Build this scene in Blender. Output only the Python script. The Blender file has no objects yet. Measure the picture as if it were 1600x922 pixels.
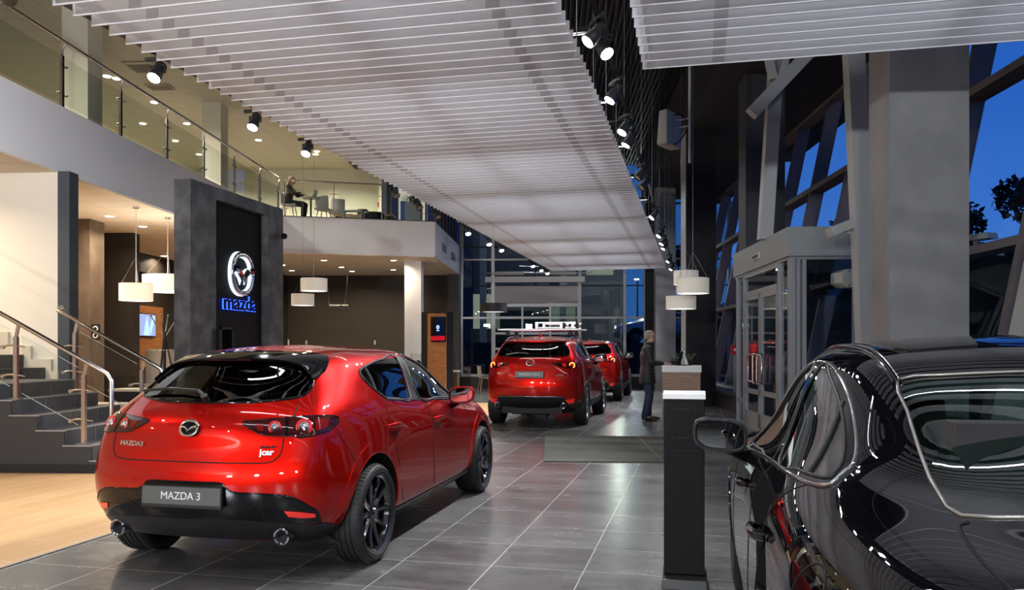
import bpy, bmesh, math, random
from mathutils import Vector, Matrix
from mathutils.bvhtree import BVHTree
random.seed(7)
PI = math.pi
SC = bpy.context.scene
COL = SC.collection
PHI = math.radians(10.32)      # the building's own axes against the tile grid

# ---------------------------------------------------------------- camera
cam = bpy.data.cameras.new('camera'); camo = bpy.data.objects.new('camera', cam); COL.objects.link(camo)
camo.location = (0, 0, 1.399); camo.rotation_euler = (PI/2, 0, math.radians(12.88))
cam.lens = 28.73; cam.sensor_width = 36; cam.shift_y = 0.0531; cam.clip_end = 400
SC.camera = camo
# ---------------------------------------------------------------- view
SC.view_settings.view_transform = 'Standard'; SC.view_settings.look = 'None'
SC.view_settings.exposure = 0.9; SC.view_settings.gamma = 1.0; SC.view_settings.use_curve_mapping = False
cy = SC.cycles
cy.max_bounces = 8; cy.diffuse_bounces = 4; cy.glossy_bounces = 4; cy.transmission_bounces = 6; cy.transparent_max_bounces = 12
cy.caustics_reflective = False; cy.caustics_refractive = False
cy.sample_clamp_indirect = 4.0; cy.sample_clamp_direct = 0.0
cy.use_denoising = True
cy.use_light_tree = True
# ---------------------------------------------------------------- world: dusk sky
W = bpy.data.worlds.new('dusk'); SC.world = W; W.use_nodes = True
nt = W.node_tree; nt.nodes.clear()
wo = nt.nodes.new('ShaderNodeOutputWorld'); bg = nt.nodes.new('ShaderNodeBackground')
tc = nt.nodes.new('ShaderNodeTexCoord'); sp = nt.nodes.new('ShaderNodeSeparateXYZ'); cr = nt.nodes.new('ShaderNodeValToRGB')
nz = nt.nodes.new('ShaderNodeTexNoise'); nz.inputs['Scale'].default_value = 2.5; mx = nt.nodes.new('ShaderNodeMath'); mx.operation = 'MULTIPLY_ADD'
nt.links.new(tc.outputs['Generated'], sp.inputs[0]); nt.links.new(tc.outputs['Generated'], nz.inputs['Vector'])
nt.links.new(nz.outputs['Fac'], mx.inputs[0]); mx.inputs[1].default_value = 0.25; nt.links.new(sp.outputs['Z'], mx.inputs[2])
nt.links.new(mx.outputs[0], cr.inputs[0]); nt.links.new(cr.outputs[0], bg.inputs[0]); nt.links.new(bg.outputs[0], wo.inputs[0])
el = cr.color_ramp.elements
el[0].position = 0.0; el[0].color = (0.01, 0.03, 0.09, 1)
el[1].position = 0.9; el[1].color = (0.008, 0.045, 0.23, 1)
e = el.new(0.16); e.color = (0.045, 0.16, 0.50, 1)
e = el.new(0.42); e.color = (0.018, 0.10, 0.42, 1)
bg.inputs[1].default_value = 0.75
# ---------------------------------------------------------------- materials
MATS = {}
def mat(name, col, rough=0.5, metal=0.0, coat=0.0, spec=0.5, emit=None, estr=0.0, alpha=None, trans=0.0, ior=1.45, noise=None, bump=None, coat_rough=0.03):
    if name in MATS: return MATS[name]
    m = bpy.data.materials.new(name); m.use_nodes = True; n = m.node_tree; b = n.nodes['Principled BSDF']
    b.inputs['Base Color'].default_value = (*col, 1); b.inputs['Roughness'].default_value = rough; b.inputs['Metallic'].default_value = metal
    b.inputs['Coat Weight'].default_value = coat; b.inputs['Coat Roughness'].default_value = coat_rough
    b.inputs['Specular IOR Level'].default_value = spec; b.inputs['IOR'].default_value = ior
    b.inputs['Transmission Weight'].default_value = trans
    if emit: b.inputs['Emission Color'].default_value = (*emit, 1); b.inputs['Emission Strength'].default_value = estr
    if noise:                                   # (scale, second colour, contrast lo, hi, stretch)
        sc, c2, lo, hi, st = noise
        t = n.nodes.new('ShaderNodeTexCoord'); mp = n.nodes.new('ShaderNodeMapping'); mp.inputs['Scale'].default_value = st
        z = n.nodes.new('ShaderNodeTexNoise'); z.inputs['Scale'].default_value = sc; z.inputs['Detail'].default_value = 6
        r = n.nodes.new('ShaderNodeValToRGB'); r.color_ramp.elements[0].position = lo; r.color_ramp.elements[1].position = hi
        r.color_ramp.elements[0].color = (*col, 1); r.color_ramp.elements[1].color = (*c2, 1)
        n.links.new(t.outputs['Object'], mp.inputs[0]); n.links.new(mp.outputs[0], z.inputs[0]); n.links.new(z.outputs['Fac'], r.inputs[0])
        n.links.new(r.outputs[0], b.inputs['Base Color'])
    if bump:                                    # (scale, strength, distance)
        t = n.nodes.new('ShaderNodeTexCoord'); z = n.nodes.new('ShaderNodeTexNoise'); z.inputs['Scale'].default_value = bump[0]; z.inputs['Detail'].default_value = 4
        bp = n.nodes.new('ShaderNodeBump'); bp.inputs['Strength'].default_value = bump[1]; bp.inputs['Distance'].default_value = bump[2]
        n.links.new(t.outputs['Object'], z.inputs[0]); n.links.new(z.outputs['Fac'], bp.inputs['Height']); n.links.new(bp.outputs[0], b.inputs['Normal'])
    MATS[name] = m
    return m
def glassmat(name, tint=(0.8, 0.9, 0.88), rough=0.0, ior=1.45, dens=0.0, refl=1.6):
    """thin pane: Fresnel mix of a mirror and tinted see-through"""
    if name in MATS: return MATS[name]
    m = bpy.data.materials.new(name); m.use_nodes = True; n = m.node_tree; n.nodes.clear()
    o = n.nodes.new('ShaderNodeOutputMaterial'); g = n.nodes.new('ShaderNodeBsdfGlossy'); t = n.nodes.new('ShaderNodeBsdfTransparent')
    f = n.nodes.new('ShaderNodeFresnel'); x = n.nodes.new('ShaderNodeMixShader')
    ma = n.nodes.new('ShaderNodeMath'); ma.operation = 'MULTIPLY_ADD'; ma.inputs[1].default_value = refl; ma.inputs[2].default_value = dens; ma.use_clamp = True
    geo = n.nodes.new('ShaderNodeNewGeometry'); io = n.nodes.new('ShaderNodeMath'); io.operation = 'MULTIPLY_ADD'      # same mirror strength from either side
    io.inputs[1].default_value = 1/ior-ior; io.inputs[2].default_value = ior; n.links.new(geo.outputs['Backfacing'], io.inputs[0]); n.links.new(io.outputs[0], f.inputs[0])
    g.inputs['Roughness'].default_value = rough; t.inputs[0].default_value = (*tint, 1)
    n.links.new(f.outputs[0], ma.inputs[0]); n.links.new(ma.outputs[0], x.inputs[0]); n.links.new(t.outputs[0], x.inputs[1]); n.links.new(g.outputs[0], x.inputs[2]); n.links.new(x.outputs[0], o.inputs[0])
    MATS[name] = m
    return m
def emitmat(name, col, s):
    if name in MATS: return MATS[name]
    m = bpy.data.materials.new(name); m.use_nodes = True; n = m.node_tree; n.nodes.clear()
    o = n.nodes.new('ShaderNodeOutputMaterial'); e = n.nodes.new('ShaderNodeEmission'); e.inputs[0].default_value = (*col, 1); e.inputs[1].default_value = s
    n.links.new(e.outputs[0], o.inputs[0]); MATS[name] = m
    return m
# ---------------------------------------------------------------- mesh building
class MB:
    def __init__(s): s.v = []; s.f = []; s.mi = []; s.sm = []
    def add(s, vs, fs, m=0, smooth=False):
        o = len(s.v); s.v += [tuple(v) for v in vs]
        for f in fs: s.f.append(tuple(i+o for i in f)); s.mi.append(m); s.sm.append(smooth)
        return s
    def box(s, x0, x1, y0, y1, z0, z1, m=0):
        if x0 > x1: x0, x1 = x1, x0
        if y0 > y1: y0, y1 = y1, y0
        if z0 > z1: z0, z1 = z1, z0
        v = [(x, y, z) for z in (z0, z1) for y in (y0, y1) for x in (x0, x1)]
        return s.add(v, [(0, 2, 3, 1), (4, 5, 7, 6), (0, 1, 5, 4), (2, 6, 7, 3), (0, 4, 6, 2), (1, 3, 7, 5)], m)
    def hexa(s, p, m=0):            # 8 points: bottom ring 4, top ring 4
        return s.add(p, [(3, 2, 1, 0), (4, 5, 6, 7), (0, 1, 5, 4), (1, 2, 6, 5), (2, 3, 7, 6), (3, 0, 4, 7)], m)
    def bar(s, a, b, w, h, m=0, up=(0, 0, 1)):   # rectangular bar from a to b
        a = Vector(a); b = Vector(b); d = (b-a).normalized(); u = Vector(up)
        if abs(d.dot(u)) > 0.98: u = Vector((0, 1, 0))
        r = d.cross(u).normalized(); u = r.cross(d)
        q = [(-.5, -.5), (.5, -.5), (.5, .5), (-.5, .5)]
        return s.hexa([a+r*i*w+u*j*h for i, j in q]+[b+r*i*w+u*j*h for i, j in q], m)
    def cyl(s, a, b, r, r2=None, n=16, m=0, cap=True):
        a = Vector(a); b = Vector(b); r2 = r if r2 is None else r2; d = (b-a).normalized()
        u = Vector((0, 0, 1)) if abs(d.z) < .9 else Vector((1, 0, 0)); x = d.cross(u).normalized(); y = d.cross(x)
        v = []
        for c, rr in ((a, r), (b, r2)):
            for i in range(n):
                t = 2*PI*i/n; v.append(c+(x*math.cos(t)+y*math.sin(t))*rr)
        s.add(v, [(i, (i+1) % n, n+(i+1) % n, n+i) for i in range(n)], m, True)
        if cap: s.add(v, [tuple(range(n-1, -1, -1)), tuple(range(n, 2*n))], m)
        return s
    def tube(s, pts, r, n=8, m=0, closed=False, rs=None, flat=1.0):
        pts = [Vector(p) for p in pts]; k = len(pts); v = []; prev = None
        for i, p in enumerate(pts):
            if closed: d = pts[(i+1) % k]-pts[i-1]
            else: d = pts[min(i+1, k-1)]-pts[max(i-1, 0)]
            d.normalize()
            if prev is None:
                u = Vector((0, 0, 1)) if abs(d.z) < .9 else Vector((1, 0, 0)); x = d.cross(u).normalized()
            else:
                x = (prev-d*prev.dot(d)).normalized()
            prev = x; y = d.cross(x); rr = rs[i] if rs else r
            for j in range(n):
                t = 2*PI*j/n; v.append(p+(x*math.cos(t)*flat+y*math.sin(t))*rr)
        f = []
        for i in range(k if closed else k-1):
            for j in range(n):
                f.append((i*n+j, i*n+(j+1) % n, ((i+1) % k)*n+(j+1) % n, ((i+1) % k)*n+j))
        s.add(v, f, m, True)
        if not closed: s.add(v[:n]+v[-n:], [tuple(range(n-1, -1, -1)), tuple(range(n, 2*n))], m)
        return s
    def lathe(s, prof, n=32, c=(0, 0, 0), axis='z', m=0, sx=1.0, mseg=None):   # prof: (r, h)
        v = []; c = Vector(c)
        for r, h in prof:
            for i in range(n):
                t = 2*PI*i/n; a, b = r*math.cos(t)*sx, r*math.sin(t)
                v.append(c+(Vector((a, b, h)) if axis == 'z' else Vector((h, a, b)) if axis == 'x' else Vector((a, h, b))))
        for k in range(len(prof)-1):
            s.add(v[k*n:(k+2)*n], [(i, (i+1) % n, n+(i+1) % n, n+i) for i in range(n)], mseg[k] if mseg else m, True)
        return s
    def prism(s, poly, d0, d1, plane='xz', m=0):   # poly in a plane, extruded along the third axis
        def P(a, b, d): return (a, d, b) if plane == 'xz' else (d, a, b) if plane == 'yz' else (a, b, d)
        n = len(poly); v = [P(a, b, d0) for a, b in poly]+[P(a, b, d1) for a, b in poly]
        return s.add(v, [tuple(range(n-1, -1, -1)), tuple(range(n, 2*n))]+[(i, (i+1) % n, n+(i+1) % n, n+i) for i in range(n)], m)
    def ell(s, c, r, n=16, k=10, m=0):
        v = [(c[0], c[1], c[2]-r[2])]
        for j in range(1, k):
            p = PI*j/k
            for i in range(n):
                t = 2*PI*i/n; v.append((c[0]+r[0]*math.sin(p)*math.cos(t), c[1]+r[1]*math.sin(p)*math.sin(t), c[2]-r[2]*math.cos(p)))
        v.append((c[0], c[1], c[2]+r[2])); f = [(0, 1+(i+1) % n, 1+i) for i in range(n)]
        for j in range(k-2): f += [(1+j*n+i, 1+j*n+(i+1) % n, 1+(j+1)*n+(i+1) % n, 1+(j+1)*n+i) for i in range(n)]
        e = len(v)-1; o = 1+(k-2)*n; f += [(e, o+i, o+(i+1) % n) for i in range(n)]
        return s.add(v, f, m, True)
    def xf(s, M):
        s.v = [tuple(M @ Vector(v)) for v in s.v]; return s
    def join(s, o, m=None):
        k = len(s.v); s.v += o.v; s.f += [tuple(i+k for i in f) for f in o.f]; s.mi += (o.mi if m is None else [m]*len(o.f)); s.sm += o.sm; return s
    def mesh(s, name, mats):
        me = bpy.data.meshes.new(name); me.from_pydata(s.v, [], s.f)
        for m in mats: me.materials.append(m)
        me.polygons.foreach_set('material_index', s.mi); me.polygons.foreach_set('use_smooth', s.sm); me.update()
        return me
def obj(name, mb, mats, parent=None, loc=(0, 0, 0), rz=0.0, bevel=0, smooth=None, norm=True):
    if not isinstance(mats, (list, tuple)): mats = [mats]
    me = mb.mesh(name, mats) if isinstance(mb, MB) else mb
    if not isinstance(mb, MB) and not me.materials:
        for m in mats: me.materials.append(m)
    if norm and isinstance(mb, MB):
        b = bmesh.new(); b.from_mesh(me); bmesh.ops.recalc_face_normals(b, faces=b.faces); b.to_mesh(me); b.free()
    if smooth is not None:
        for p in me.polygons: p.use_smooth = True
        me.set_sharp_from_angle(angle=math.radians(smooth))
    o = bpy.data.objects.new(name, me); COL.objects.link(o); o.location = loc; o.rotation_euler = (0, 0, rz)
    if parent: o.parent = parent
    if bevel:
        md = o.modifiers.new('bevel', 'BEVEL'); md.width = bevel; md.segments = 2; md.limit_method = 'ANGLE'; md.angle_limit = 0.7
    return o
def tag(o, label=None, cat=None, group=None, kind=None):
    if label: o['label'] = label
    if cat: o['category'] = cat
    if group: o['group'] = group
    if kind: o['kind'] = kind
    return o
def thing(name, label, cat, loc=(0, 0, 0), rz=0.0, group=None):
    o = bpy.data.objects.new(name, None); COL.objects.link(o); o.location = loc; o.rotation_euler = (0, 0, rz); o.empty_display_size = .1
    return tag(o, label, cat, group)
def struct(name, mb, mats, bf=False, **k):
    o = obj(name, mb, mats, **k); o['kind'] = 'structure'
    if bf: o.rotation_euler = (0, 0, PHI)
    return o
CP, SP = math.cos(PHI), math.sin(PHI)
def Bw(p, q, z=0.0): return (p*CP-q*SP, p*SP+q*CP, z)          # building axes -> world
KIDS = {}
def copy_tree(o, parent=None, label=None, loc=None, rz=None):
    c = o.copy(); COL.objects.link(c); c.parent = parent
    if label: c['label'] = label
    if loc is not None: c.location = loc
    if rz is not None: c.rotation_euler = (0, 0, rz)
    for ch in [x for x in bpy.data.objects if x.parent == o]: copy_tree(ch, c)
    return c
def text_mb(txt, size, depth=0.004, m=0, align='CENTER', sx=1.0, bold=0.0, shear=0.0):
    """letters standing in the xz plane facing -y, centred on the origin"""
    cu = bpy.data.curves.new('t', 'FONT'); cu.body = txt; cu.size = size; cu.extrude = depth/2; cu.align_x = align; cu.align_y = 'CENTER'; cu.offset = bold; cu.shear = shear
    o = bpy.data.objects.new('t', cu); COL.objects.link(o)
    bpy.context.view_layer.update()
    me = bpy.data.meshes.new_from_object(o.evaluated_get(bpy.context.evaluated_depsgraph_get()))
    b = MB(); b.add([(v.co.x*sx, -v.co.z, v.co.y) for v in me.vertices], [tuple(p.vertices) for p in me.polygons], m)
    bpy.data.objects.remove(o); bpy.data.curves.remove(cu); bpy.data.meshes.remove(me)
    return b
def spline(pts, n=8, closed=False):
    """Catmull-Rom through points of any dimension"""
    k = len(pts); out = []
    for i in range(k if closed else k-1):
        g = lambda j: pts[j % k] if closed else pts[max(0, min(k-1, j))]
        a, b, c, d = g(i-1), g(i), g(i+1), g(i+2)
        for s in range(n):
            t = s/n
            out.append(tuple(.5*((2*b[e])+(-a[e]+c[e])*t+(2*a[e]-5*b[e]+4*c[e]-d[e])*t*t+(-a[e]+3*b[e]-3*c[e]+d[e])*t**3) for e in range(len(b))))
    if not closed: out.append(tuple(pts[-1]))
    return out
# ---------------------------------------------------------------- materials used all over
def paint(name, base, deep, flake=0.0, rough=.28, lvl=.12):
    m = bpy.data.materials.new(name); m.use_nodes = True; n = m.node_tree; b = n.nodes['Principled BSDF']
    b.inputs['Metallic'].default_value = flake; b.inputs['Roughness'].default_value = rough; b.inputs['Coat Weight'].default_value = 1.0; b.inputs['Specular IOR Level'].default_value = lvl; b.inputs['Specular Tint'].default_value = (*base, 1); b.inputs['Coat Roughness'].default_value = .015
    lw = n.nodes.new('ShaderNodeLayerWeight'); lw.inputs[0].default_value = .35; mixn = n.nodes.new('ShaderNodeMix'); mixn.data_type = 'RGBA'
    mixn.inputs[6].default_value = (*base, 1); mixn.inputs[7].default_value = (*deep, 1)
    n.links.new(lw.outputs['Facing'], mixn.inputs[0]); n.links.new(mixn.outputs[2], b.inputs['Base Color'])
    MATS[name] = m
    return m
RED = paint('red_paint', (.58, .008, .004), (.19, .001, .002), .66, .32); LDR = mat('lamp_dark_red', (.16, .004, .004), .12)
BLK = paint('black_paint', (.003, .0025, .004), (.002, .002, .003), .0, .6, 0)
SIL = paint('silver_paint', (.42, .44, .48), (.25, .27, .3), .6, .35)
mat('black_plastic', (.010, .010, .011), .55); mat('satin_black', (.012, .012, .013), .38); GB = mat('gloss_black', (.004, .004, .005), .05, spec=.5)
TY = mat('tyre_rubber', (.016, .016, .017), .62, bump=(60, .2, .002)); CH = mat('chrome', (.85, .86, .88), .08, 1.0); CHD = mat('dark_chrome', (.25, .26, .28), .2, 1.0)
RBK = mat('rim_black', (.07, .07, .075), .14, .9, coat=1.0); RSI = mat('rim_silver', (.42, .43, .45), .22, .9); DISC = mat('brake_steel', (.25, .25, .26), .4, .9)
INN = mat('cabin_trim', (.012, .012, .014), .8); SEAT = mat('seat_cloth', (.025, .024, .025), .6); CREAMSEAT = mat('seat_light', (.42, .40, .37), .6)
CG = glassmat('car_glass', (.30, .34, .33), 0.0, 1.5, .10); CGD = glassmat('privacy_glass', (.07, .08, .085), 0.0, 1.5, .03); CGC = glassmat('front_glass', (.55, .62, .60), 0.0, 1.5, .0)
CGG = glassmat('green_glass', (.42, .62, .56), 0.0, 1.5, .02)
LR = mat('lamp_red', (.55, .01, .01), .12, coat=1.0, emit=(1, .02, .01), estr=.12); LRL = mat('lamp_lit', (.9, .1, .02), .2, coat=1.0, emit=(1, .10, .02), estr=9.0); LC = mat('lamp_clear', (.7, .7, .72), .15, .8, coat=1.0)
LSM = mat('lamp_smoke', (.035, .004, .005), .06, coat=1.0); PL = mat('plate_grey', (.10, .105, .10), .35); WH = mat('white_mark', (.8, .8, .8), .4)
SEAM = mat('panel_gap', (.004, .001, .001), .7); REFL = mat('reflector', (.65, .015, .01), .15, coat=1.0, emit=(1, .02, .01), estr=.12)
BP = MATS['black_plastic']; SBK = MATS['satin_black']
# ---------------------------------------------------------------- floors, walls and other building surfaces
def nodes(name):
    m = bpy.data.materials.new(name); m.use_nodes = True; MATS[name] = m
    return m, m.node_tree, m.node_tree.nodes['Principled BSDF']
def mth(n, op, a, b=None, c=None):
    k = n.nodes.new('ShaderNodeMath'); k.operation = op
    for i, v in enumerate((a, b, c)):
        if v is None: continue
        if isinstance(v, (int, float)): k.inputs[i].default_value = v
        else: n.links.new(v, k.inputs[i])
    return k.outputs[0]
def mixc(n, f, a, b):
    k = n.nodes.new('ShaderNodeMix'); k.data_type = 'RGBA'
    for i, v in ((0, f), (6, a), (7, b)):
        if isinstance(v, (int, float)): k.inputs[i].default_value = v
        elif isinstance(v, tuple): k.inputs[i].default_value = (*v, 1)
        else: n.links.new(v, k.inputs[i])
    return k.outputs[2]
def grid_line(n, x, off, step, half):
    f = mth(n, 'FRACT', mth(n, 'DIVIDE', mth(n, 'SUBTRACT', x, off), step)); d = mth(n, 'MINIMUM', f, mth(n, 'SUBTRACT', 1.0, f))
    return mth(n, 'LESS_THAN', d, half/step)
def tile_floor():
    m, n, b = nodes('floor_tile'); tc = n.nodes.new('ShaderNodeTexCoord'); s = n.nodes.new('ShaderNodeSeparateXYZ'); n.links.new(tc.outputs['Object'], s.inputs[0])
    x, y = s.outputs[0], s.outputs[1]
    gx = grid_line(n, x, -0.708, .6, .0030); gy = grid_line(n, y, 5.117, .6, .0022)
    cx = mth(n, 'FLOOR', mth(n, 'DIVIDE', mth(n, 'SUBTRACT', x, -0.708), .6)); cyy = mth(n, 'FLOOR', mth(n, 'DIVIDE', mth(n, 'SUBTRACT', y, 5.117), .6))
    cb = n.nodes.new('ShaderNodeCombineXYZ'); n.links.new(cx, cb.inputs[0]); n.links.new(cyy, cb.inputs[1]); wn = n.nodes.new('ShaderNodeTexWhiteNoise'); n.links.new(cb.outputs[0], wn.inputs[0])
    va = n.nodes.new('ShaderNodeVectorMath'); va.operation = 'MULTIPLY_ADD'; n.links.new(wn.outputs['Color'], va.inputs[0]); va.inputs[1].default_value = (7, 7, 7); n.links.new(tc.outputs['Object'], va.inputs[2])
    mp = n.nodes.new('ShaderNodeMapping'); mp.inputs['Scale'].default_value = (1.2, 3.4, 1); n.links.new(va.outputs[0], mp.inputs[0])
    z = n.nodes.new('ShaderNodeTexNoise'); z.inputs['Scale'].default_value = 1.6; z.inputs['Detail'].default_value = 7; z.inputs['Roughness'].default_value = .62; n.links.new(mp.outputs[0], z.inputs[0])
    f = mth(n, 'ADD', mth(n, 'MULTIPLY', wn.outputs['Value'], .22), z.outputs['Fac'])
    r = n.nodes.new('ShaderNodeValToRGB'); n.links.new(f, r.inputs[0]); r.color_ramp.elements[0].position = .38; r.color_ramp.elements[1].position = .95
    r.color_ramp.elements[0].color = (.066, .065, .067, 1); r.color_ramp.elements[1].color = (.17, .166, .162, 1)
    g = mth(n, 'MAXIMUM', gx, gy); c = mixc(n, g, r.outputs[0], (.50, .48, .45)); n.links.new(c, b.inputs['Base Color'])
    ro = mth(n, 'ADD', mth(n, 'MULTIPLY', z.outputs['Fac'], .16), .17); n.links.new(ro, b.inputs['Roughness']); b.inputs['Specular IOR Level'].default_value = .55
    bp = n.nodes.new('ShaderNodeBump'); bp.inputs['Strength'].default_value = .12; bp.inputs['Distance'].default_value = .002; n.links.new(z.outputs['Fac'], bp.inputs['Height']); n.links.new(bp.outputs[0], b.inputs['Normal'])
    return m
def wood_floor():
    m, n, b = nodes('wood_floor'); tc = n.nodes.new('ShaderNodeTexCoord'); mp = n.nodes.new('ShaderNodeMapping'); mp.inputs['Rotation'].default_value = (0, 0, math.radians(90)); n.links.new(tc.outputs['Object'], mp.inputs[0])
    br = n.nodes.new('ShaderNodeTexBrick'); n.links.new(mp.outputs[0], br.inputs[0]); br.offset = .37; br.inputs['Scale'].default_value = 1; br.inputs['Brick Width'].default_value = 1.5; br.inputs['Row Height'].default_value = .22
    br.inputs['Mortar Size'].default_value = .0035; br.inputs['Color1'].default_value = (.52, .30, .135, 1); br.inputs['Color2'].default_value = (.62, .39, .19, 1); br.inputs['Mortar'].default_value = (.80, .66, .48, 1); br.inputs['Bias'].default_value = 0
    m2 = n.nodes.new('ShaderNodeMapping'); m2.inputs['Scale'].default_value = (9, .8, 1); n.links.new(tc.outputs['Object'], m2.inputs[0])
    z = n.nodes.new('ShaderNodeTexNoise'); z.inputs['Scale'].default_value = 2.5; z.inputs['Detail'].default_value = 8; n.links.new(m2.outputs[0], z.inputs[0])
    d = mixc(n, mth(n, 'MULTIPLY', z.outputs['Fac'], .55), br.outputs[0], (.36, .19, .08)); n.links.new(d, b.inputs['Base Color']); b.inputs['Roughness'].default_value = .38
    return m
def panel_ceiling(name, col, line, sx, sy, ox=0, oy=0, half=.006):
    m, n, b = nodes(name); tc = n.nodes.new('ShaderNodeTexCoord'); s = n.nodes.new('ShaderNodeSeparateXYZ'); n.links.new(tc.outputs['Object'], s.inputs[0])
    g = mth(n, 'MAXIMUM', grid_line(n, s.outputs[0], ox, sx, half), grid_line(n, s.outputs[1], oy, sy, half)); n.links.new(mixc(n, g, col, line), b.inputs['Base Color']); b.inputs['Roughness'].default_value = .7
    return m
def wood_panel(name, c1, c2, axis=2, sc=1.0, gap=None):
    m, n, b = nodes(name); tc = n.nodes.new('ShaderNodeTexCoord'); mp = n.nodes.new('ShaderNodeMapping'); k = [.9*sc]*3; k[axis] = 9*sc; mp.inputs['Scale'].default_value = k; n.links.new(tc.outputs['Object'], mp.inputs[0])
    z = n.nodes.new('ShaderNodeTexNoise'); z.inputs['Scale'].default_value = 3; z.inputs['Detail'].default_value = 8; z.inputs['Distortion'].default_value = .6; n.links.new(mp.outputs[0], z.inputs[0])
    r = n.nodes.new('ShaderNodeValToRGB'); n.links.new(z.outputs['Fac'], r.inputs[0]); r.color_ramp.elements[0].position = .32; r.color_ramp.elements[1].position = .68
    r.color_ramp.elements[0].color = (*c1, 1); r.color_ramp.elements[1].color = (*c2, 1); out = r.outputs[0]
    if gap:
        s = n.nodes.new('ShaderNodeSeparateXYZ'); n.links.new(tc.outputs['Object'], s.inputs[0]); out = mixc(n, grid_line(n, s.outputs[2], 0, gap, .003), out, (c1[0]*.3, c1[1]*.3, c1[2]*.3))
    n.links.new(out, b.inputs['Base Color']); b.inputs['Roughness'].default_value = .42
    return m
TILE = tile_floor(); WOODF = wood_floor()
SOFF = panel_ceiling('soffit_panels', (.78, .70, .58), (.45, .36, .28), 1.2, .6, half=.008); MCEIL = panel_ceiling('mezzanine_ceiling', (.60, .56, .44), (.40, .36, .27), 1.2, .6, half=.008)
WHT = mat('white_plaster', (.84, .86, .90), .6, bump=(30, .05, .002)); CREAM = mat('cream_wall', (.68, .62, .53), .7, bump=(25, .08, .003)); YELL = mat('yellow_white_wall', (.66, .64, .50), .7)
BRN = mat('brown_wall', (.024, .0175, .013), .6); BRN2 = mat('brown_plaster', (.10, .072, .052), .55, noise=(3.5, (.17, .125, .095), .35, .7, (1, 1, .6))); CHR = mat('charcoal_plaster', (.050, .051, .056), .5, noise=(3.0, (.12, .122, .13), .42, .68, (1, 1, 1)), bump=(12, .15, .003))
CHR2 = mat('charcoal_plain', (.028, .029, .032), .55); BLKM = mat('matt_black', (.008, .008, .009), .7); DKG = mat('dark_grey_wall', (.050, .050, .058), .55)
GRYC = mat('grey_column', (.30, .295, .29), .55, noise=(2.2, (.22, .218, .215), .4, .75, (1, 1, .7))); GRYL = mat('light_grey_metal', (.46, .47, .46), .45); ALU = mat('grey_aluminium', (.36, .365, .37), .38, .35); BRZ = mat('facade_bronze', (.20, .17, .165), .45, .2)
SLAT = mat('slat_white', (.80, .82, .88), .42); SPLICE = mat('splice_grey', (.56, .56, .60), .5)
STEP = mat('step_tile', (.045, .046, .050), .45, noise=(4, (.075, .076, .082), .4, .7, (1, 1, 1))); EDGE = mat('tile_edge', (.30, .29, .28), .4)
SS = mat('stainless', (.62, .58, .54), .22, 1.0); GLS = glassmat('railing_glass', (.93, .96, .945), 0, 1.45, 0, .8); WIN = glassmat('window_glass', (.62, .70, .70), 0, 1.5); WINB = glassmat('facade_glass', (.86, .90, .94), 0, 1.5, 0, .6)
WOODP = wood_panel('orange_wood', (.30, .105, .030), (.52, .24, .085), 2, 1.2); WOODC = wood_panel('counter_wood', (.20, .095, .045), (.36, .20, .11), 2, 1.3); WOODL = mat('light_wood', (.50, .32, .17), .5)
SHADE = mat('lamp_shade', (.80, .77, .68), .8, emit=(1, .93, .80), estr=.10); SHADEW = mat('lamp_shade_lit', (.85, .80, .70), .8, emit=(1, .82, .55), estr=.45); DIFF = emitmat('lamp_diffuser', (1, .93, .82), 3.0); DIFFB = emitmat('lamp_diffuser_dim', (1, .95, .88), 1.1)
DLW = emitmat('downlight_warm', (1, .86, .62), 9.0); DLC = emitmat('downlight_cool', (1, .96, .82), 7.0); LENS = emitmat('spot_lens', (1, .97, .92), 45.0)
# ================================================================ THE BUILDING
def P_of(px, q): return q*math.tan(math.atan((px-800)/1277)-math.radians(2.56))
b = MB(); b.box(-22, 14, -12, 36, -.12, 0); struct('floor', b, TILE)
# wood floor of the lounge: laid 2 mm proud, edge along the tile grid
b = MB(); e1 = 20.6; b.add([(-4.345, -12, .004), (-4.345, e1, .004), (-21, e1, .004), (-21, -12, .004)], [(0, 1, 2, 3)]); wf = struct('floor_lounge', b, WOODF)
b = MB(); b.box(-4.36, -4.335, -12, e1, -.01, .006); b.box(-21, -4.335, e1, e1+.03, -.01, .006); struct('trim_1', b, EDGE)
# ceilings
b = MB()
for i in range(100):
    x = -8+i*.115; b.prism([(x, 8.2), (x+.03, 8.26), (x+.065, 8.26), (x+.095, 8.2), (x+.095, 8.32), (x, 8.32)], -12, 30.5, 'xz')
b.box(-22, 9, -12, 30.5, 8.30, 8.45); struct('ceiling', b, mat('black_corrugated', (.012, .011, .013), .45), bf=True)
b = MB(); b.box(-15, -6.9, -12, 29.4, 7.9, 7.96); struct('ceiling_upstairs', b, MCEIL, bf=True)
b = MB(); b.box(-6.95, -6.85, -12, 29.4, 7.9, 8.3); struct('trim_2', b, mat('bronze_trim', (.16, .13, .10), .6), bf=True)
b = MB(); foot = [(-15, -12), (-7.4, -12), (-7.4, 22.4), (-3.29, 23.6), (-3.18, 29.4), (-15, 29.4)]
b.prism(foot, 4.09, 5.1, 'xy'); struct('wall_mezzanine', b, WHT, bf=True)
b = MB(); b.prism([(-15, -12), (-7.42, -12), (-7.42, 22.42), (-3.32, 23.63), (-3.2, 29.4), (-15, 29.4)], 4.07, 4.09, 'xy'); struct('ceiling_lounge', b, SOFF, bf=True)
b = MB(); b.prism([(-15, -12), (-7.5, -12), (-7.5, 22.35), (-3.4, 23.5), (-3.28, 29.4), (-15, 29.4)], 5.1, 5.12, 'xy'); struct('floor_upstairs', b, mat('dark_floor', (.06, .05, .045), .4), bf=True)
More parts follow.
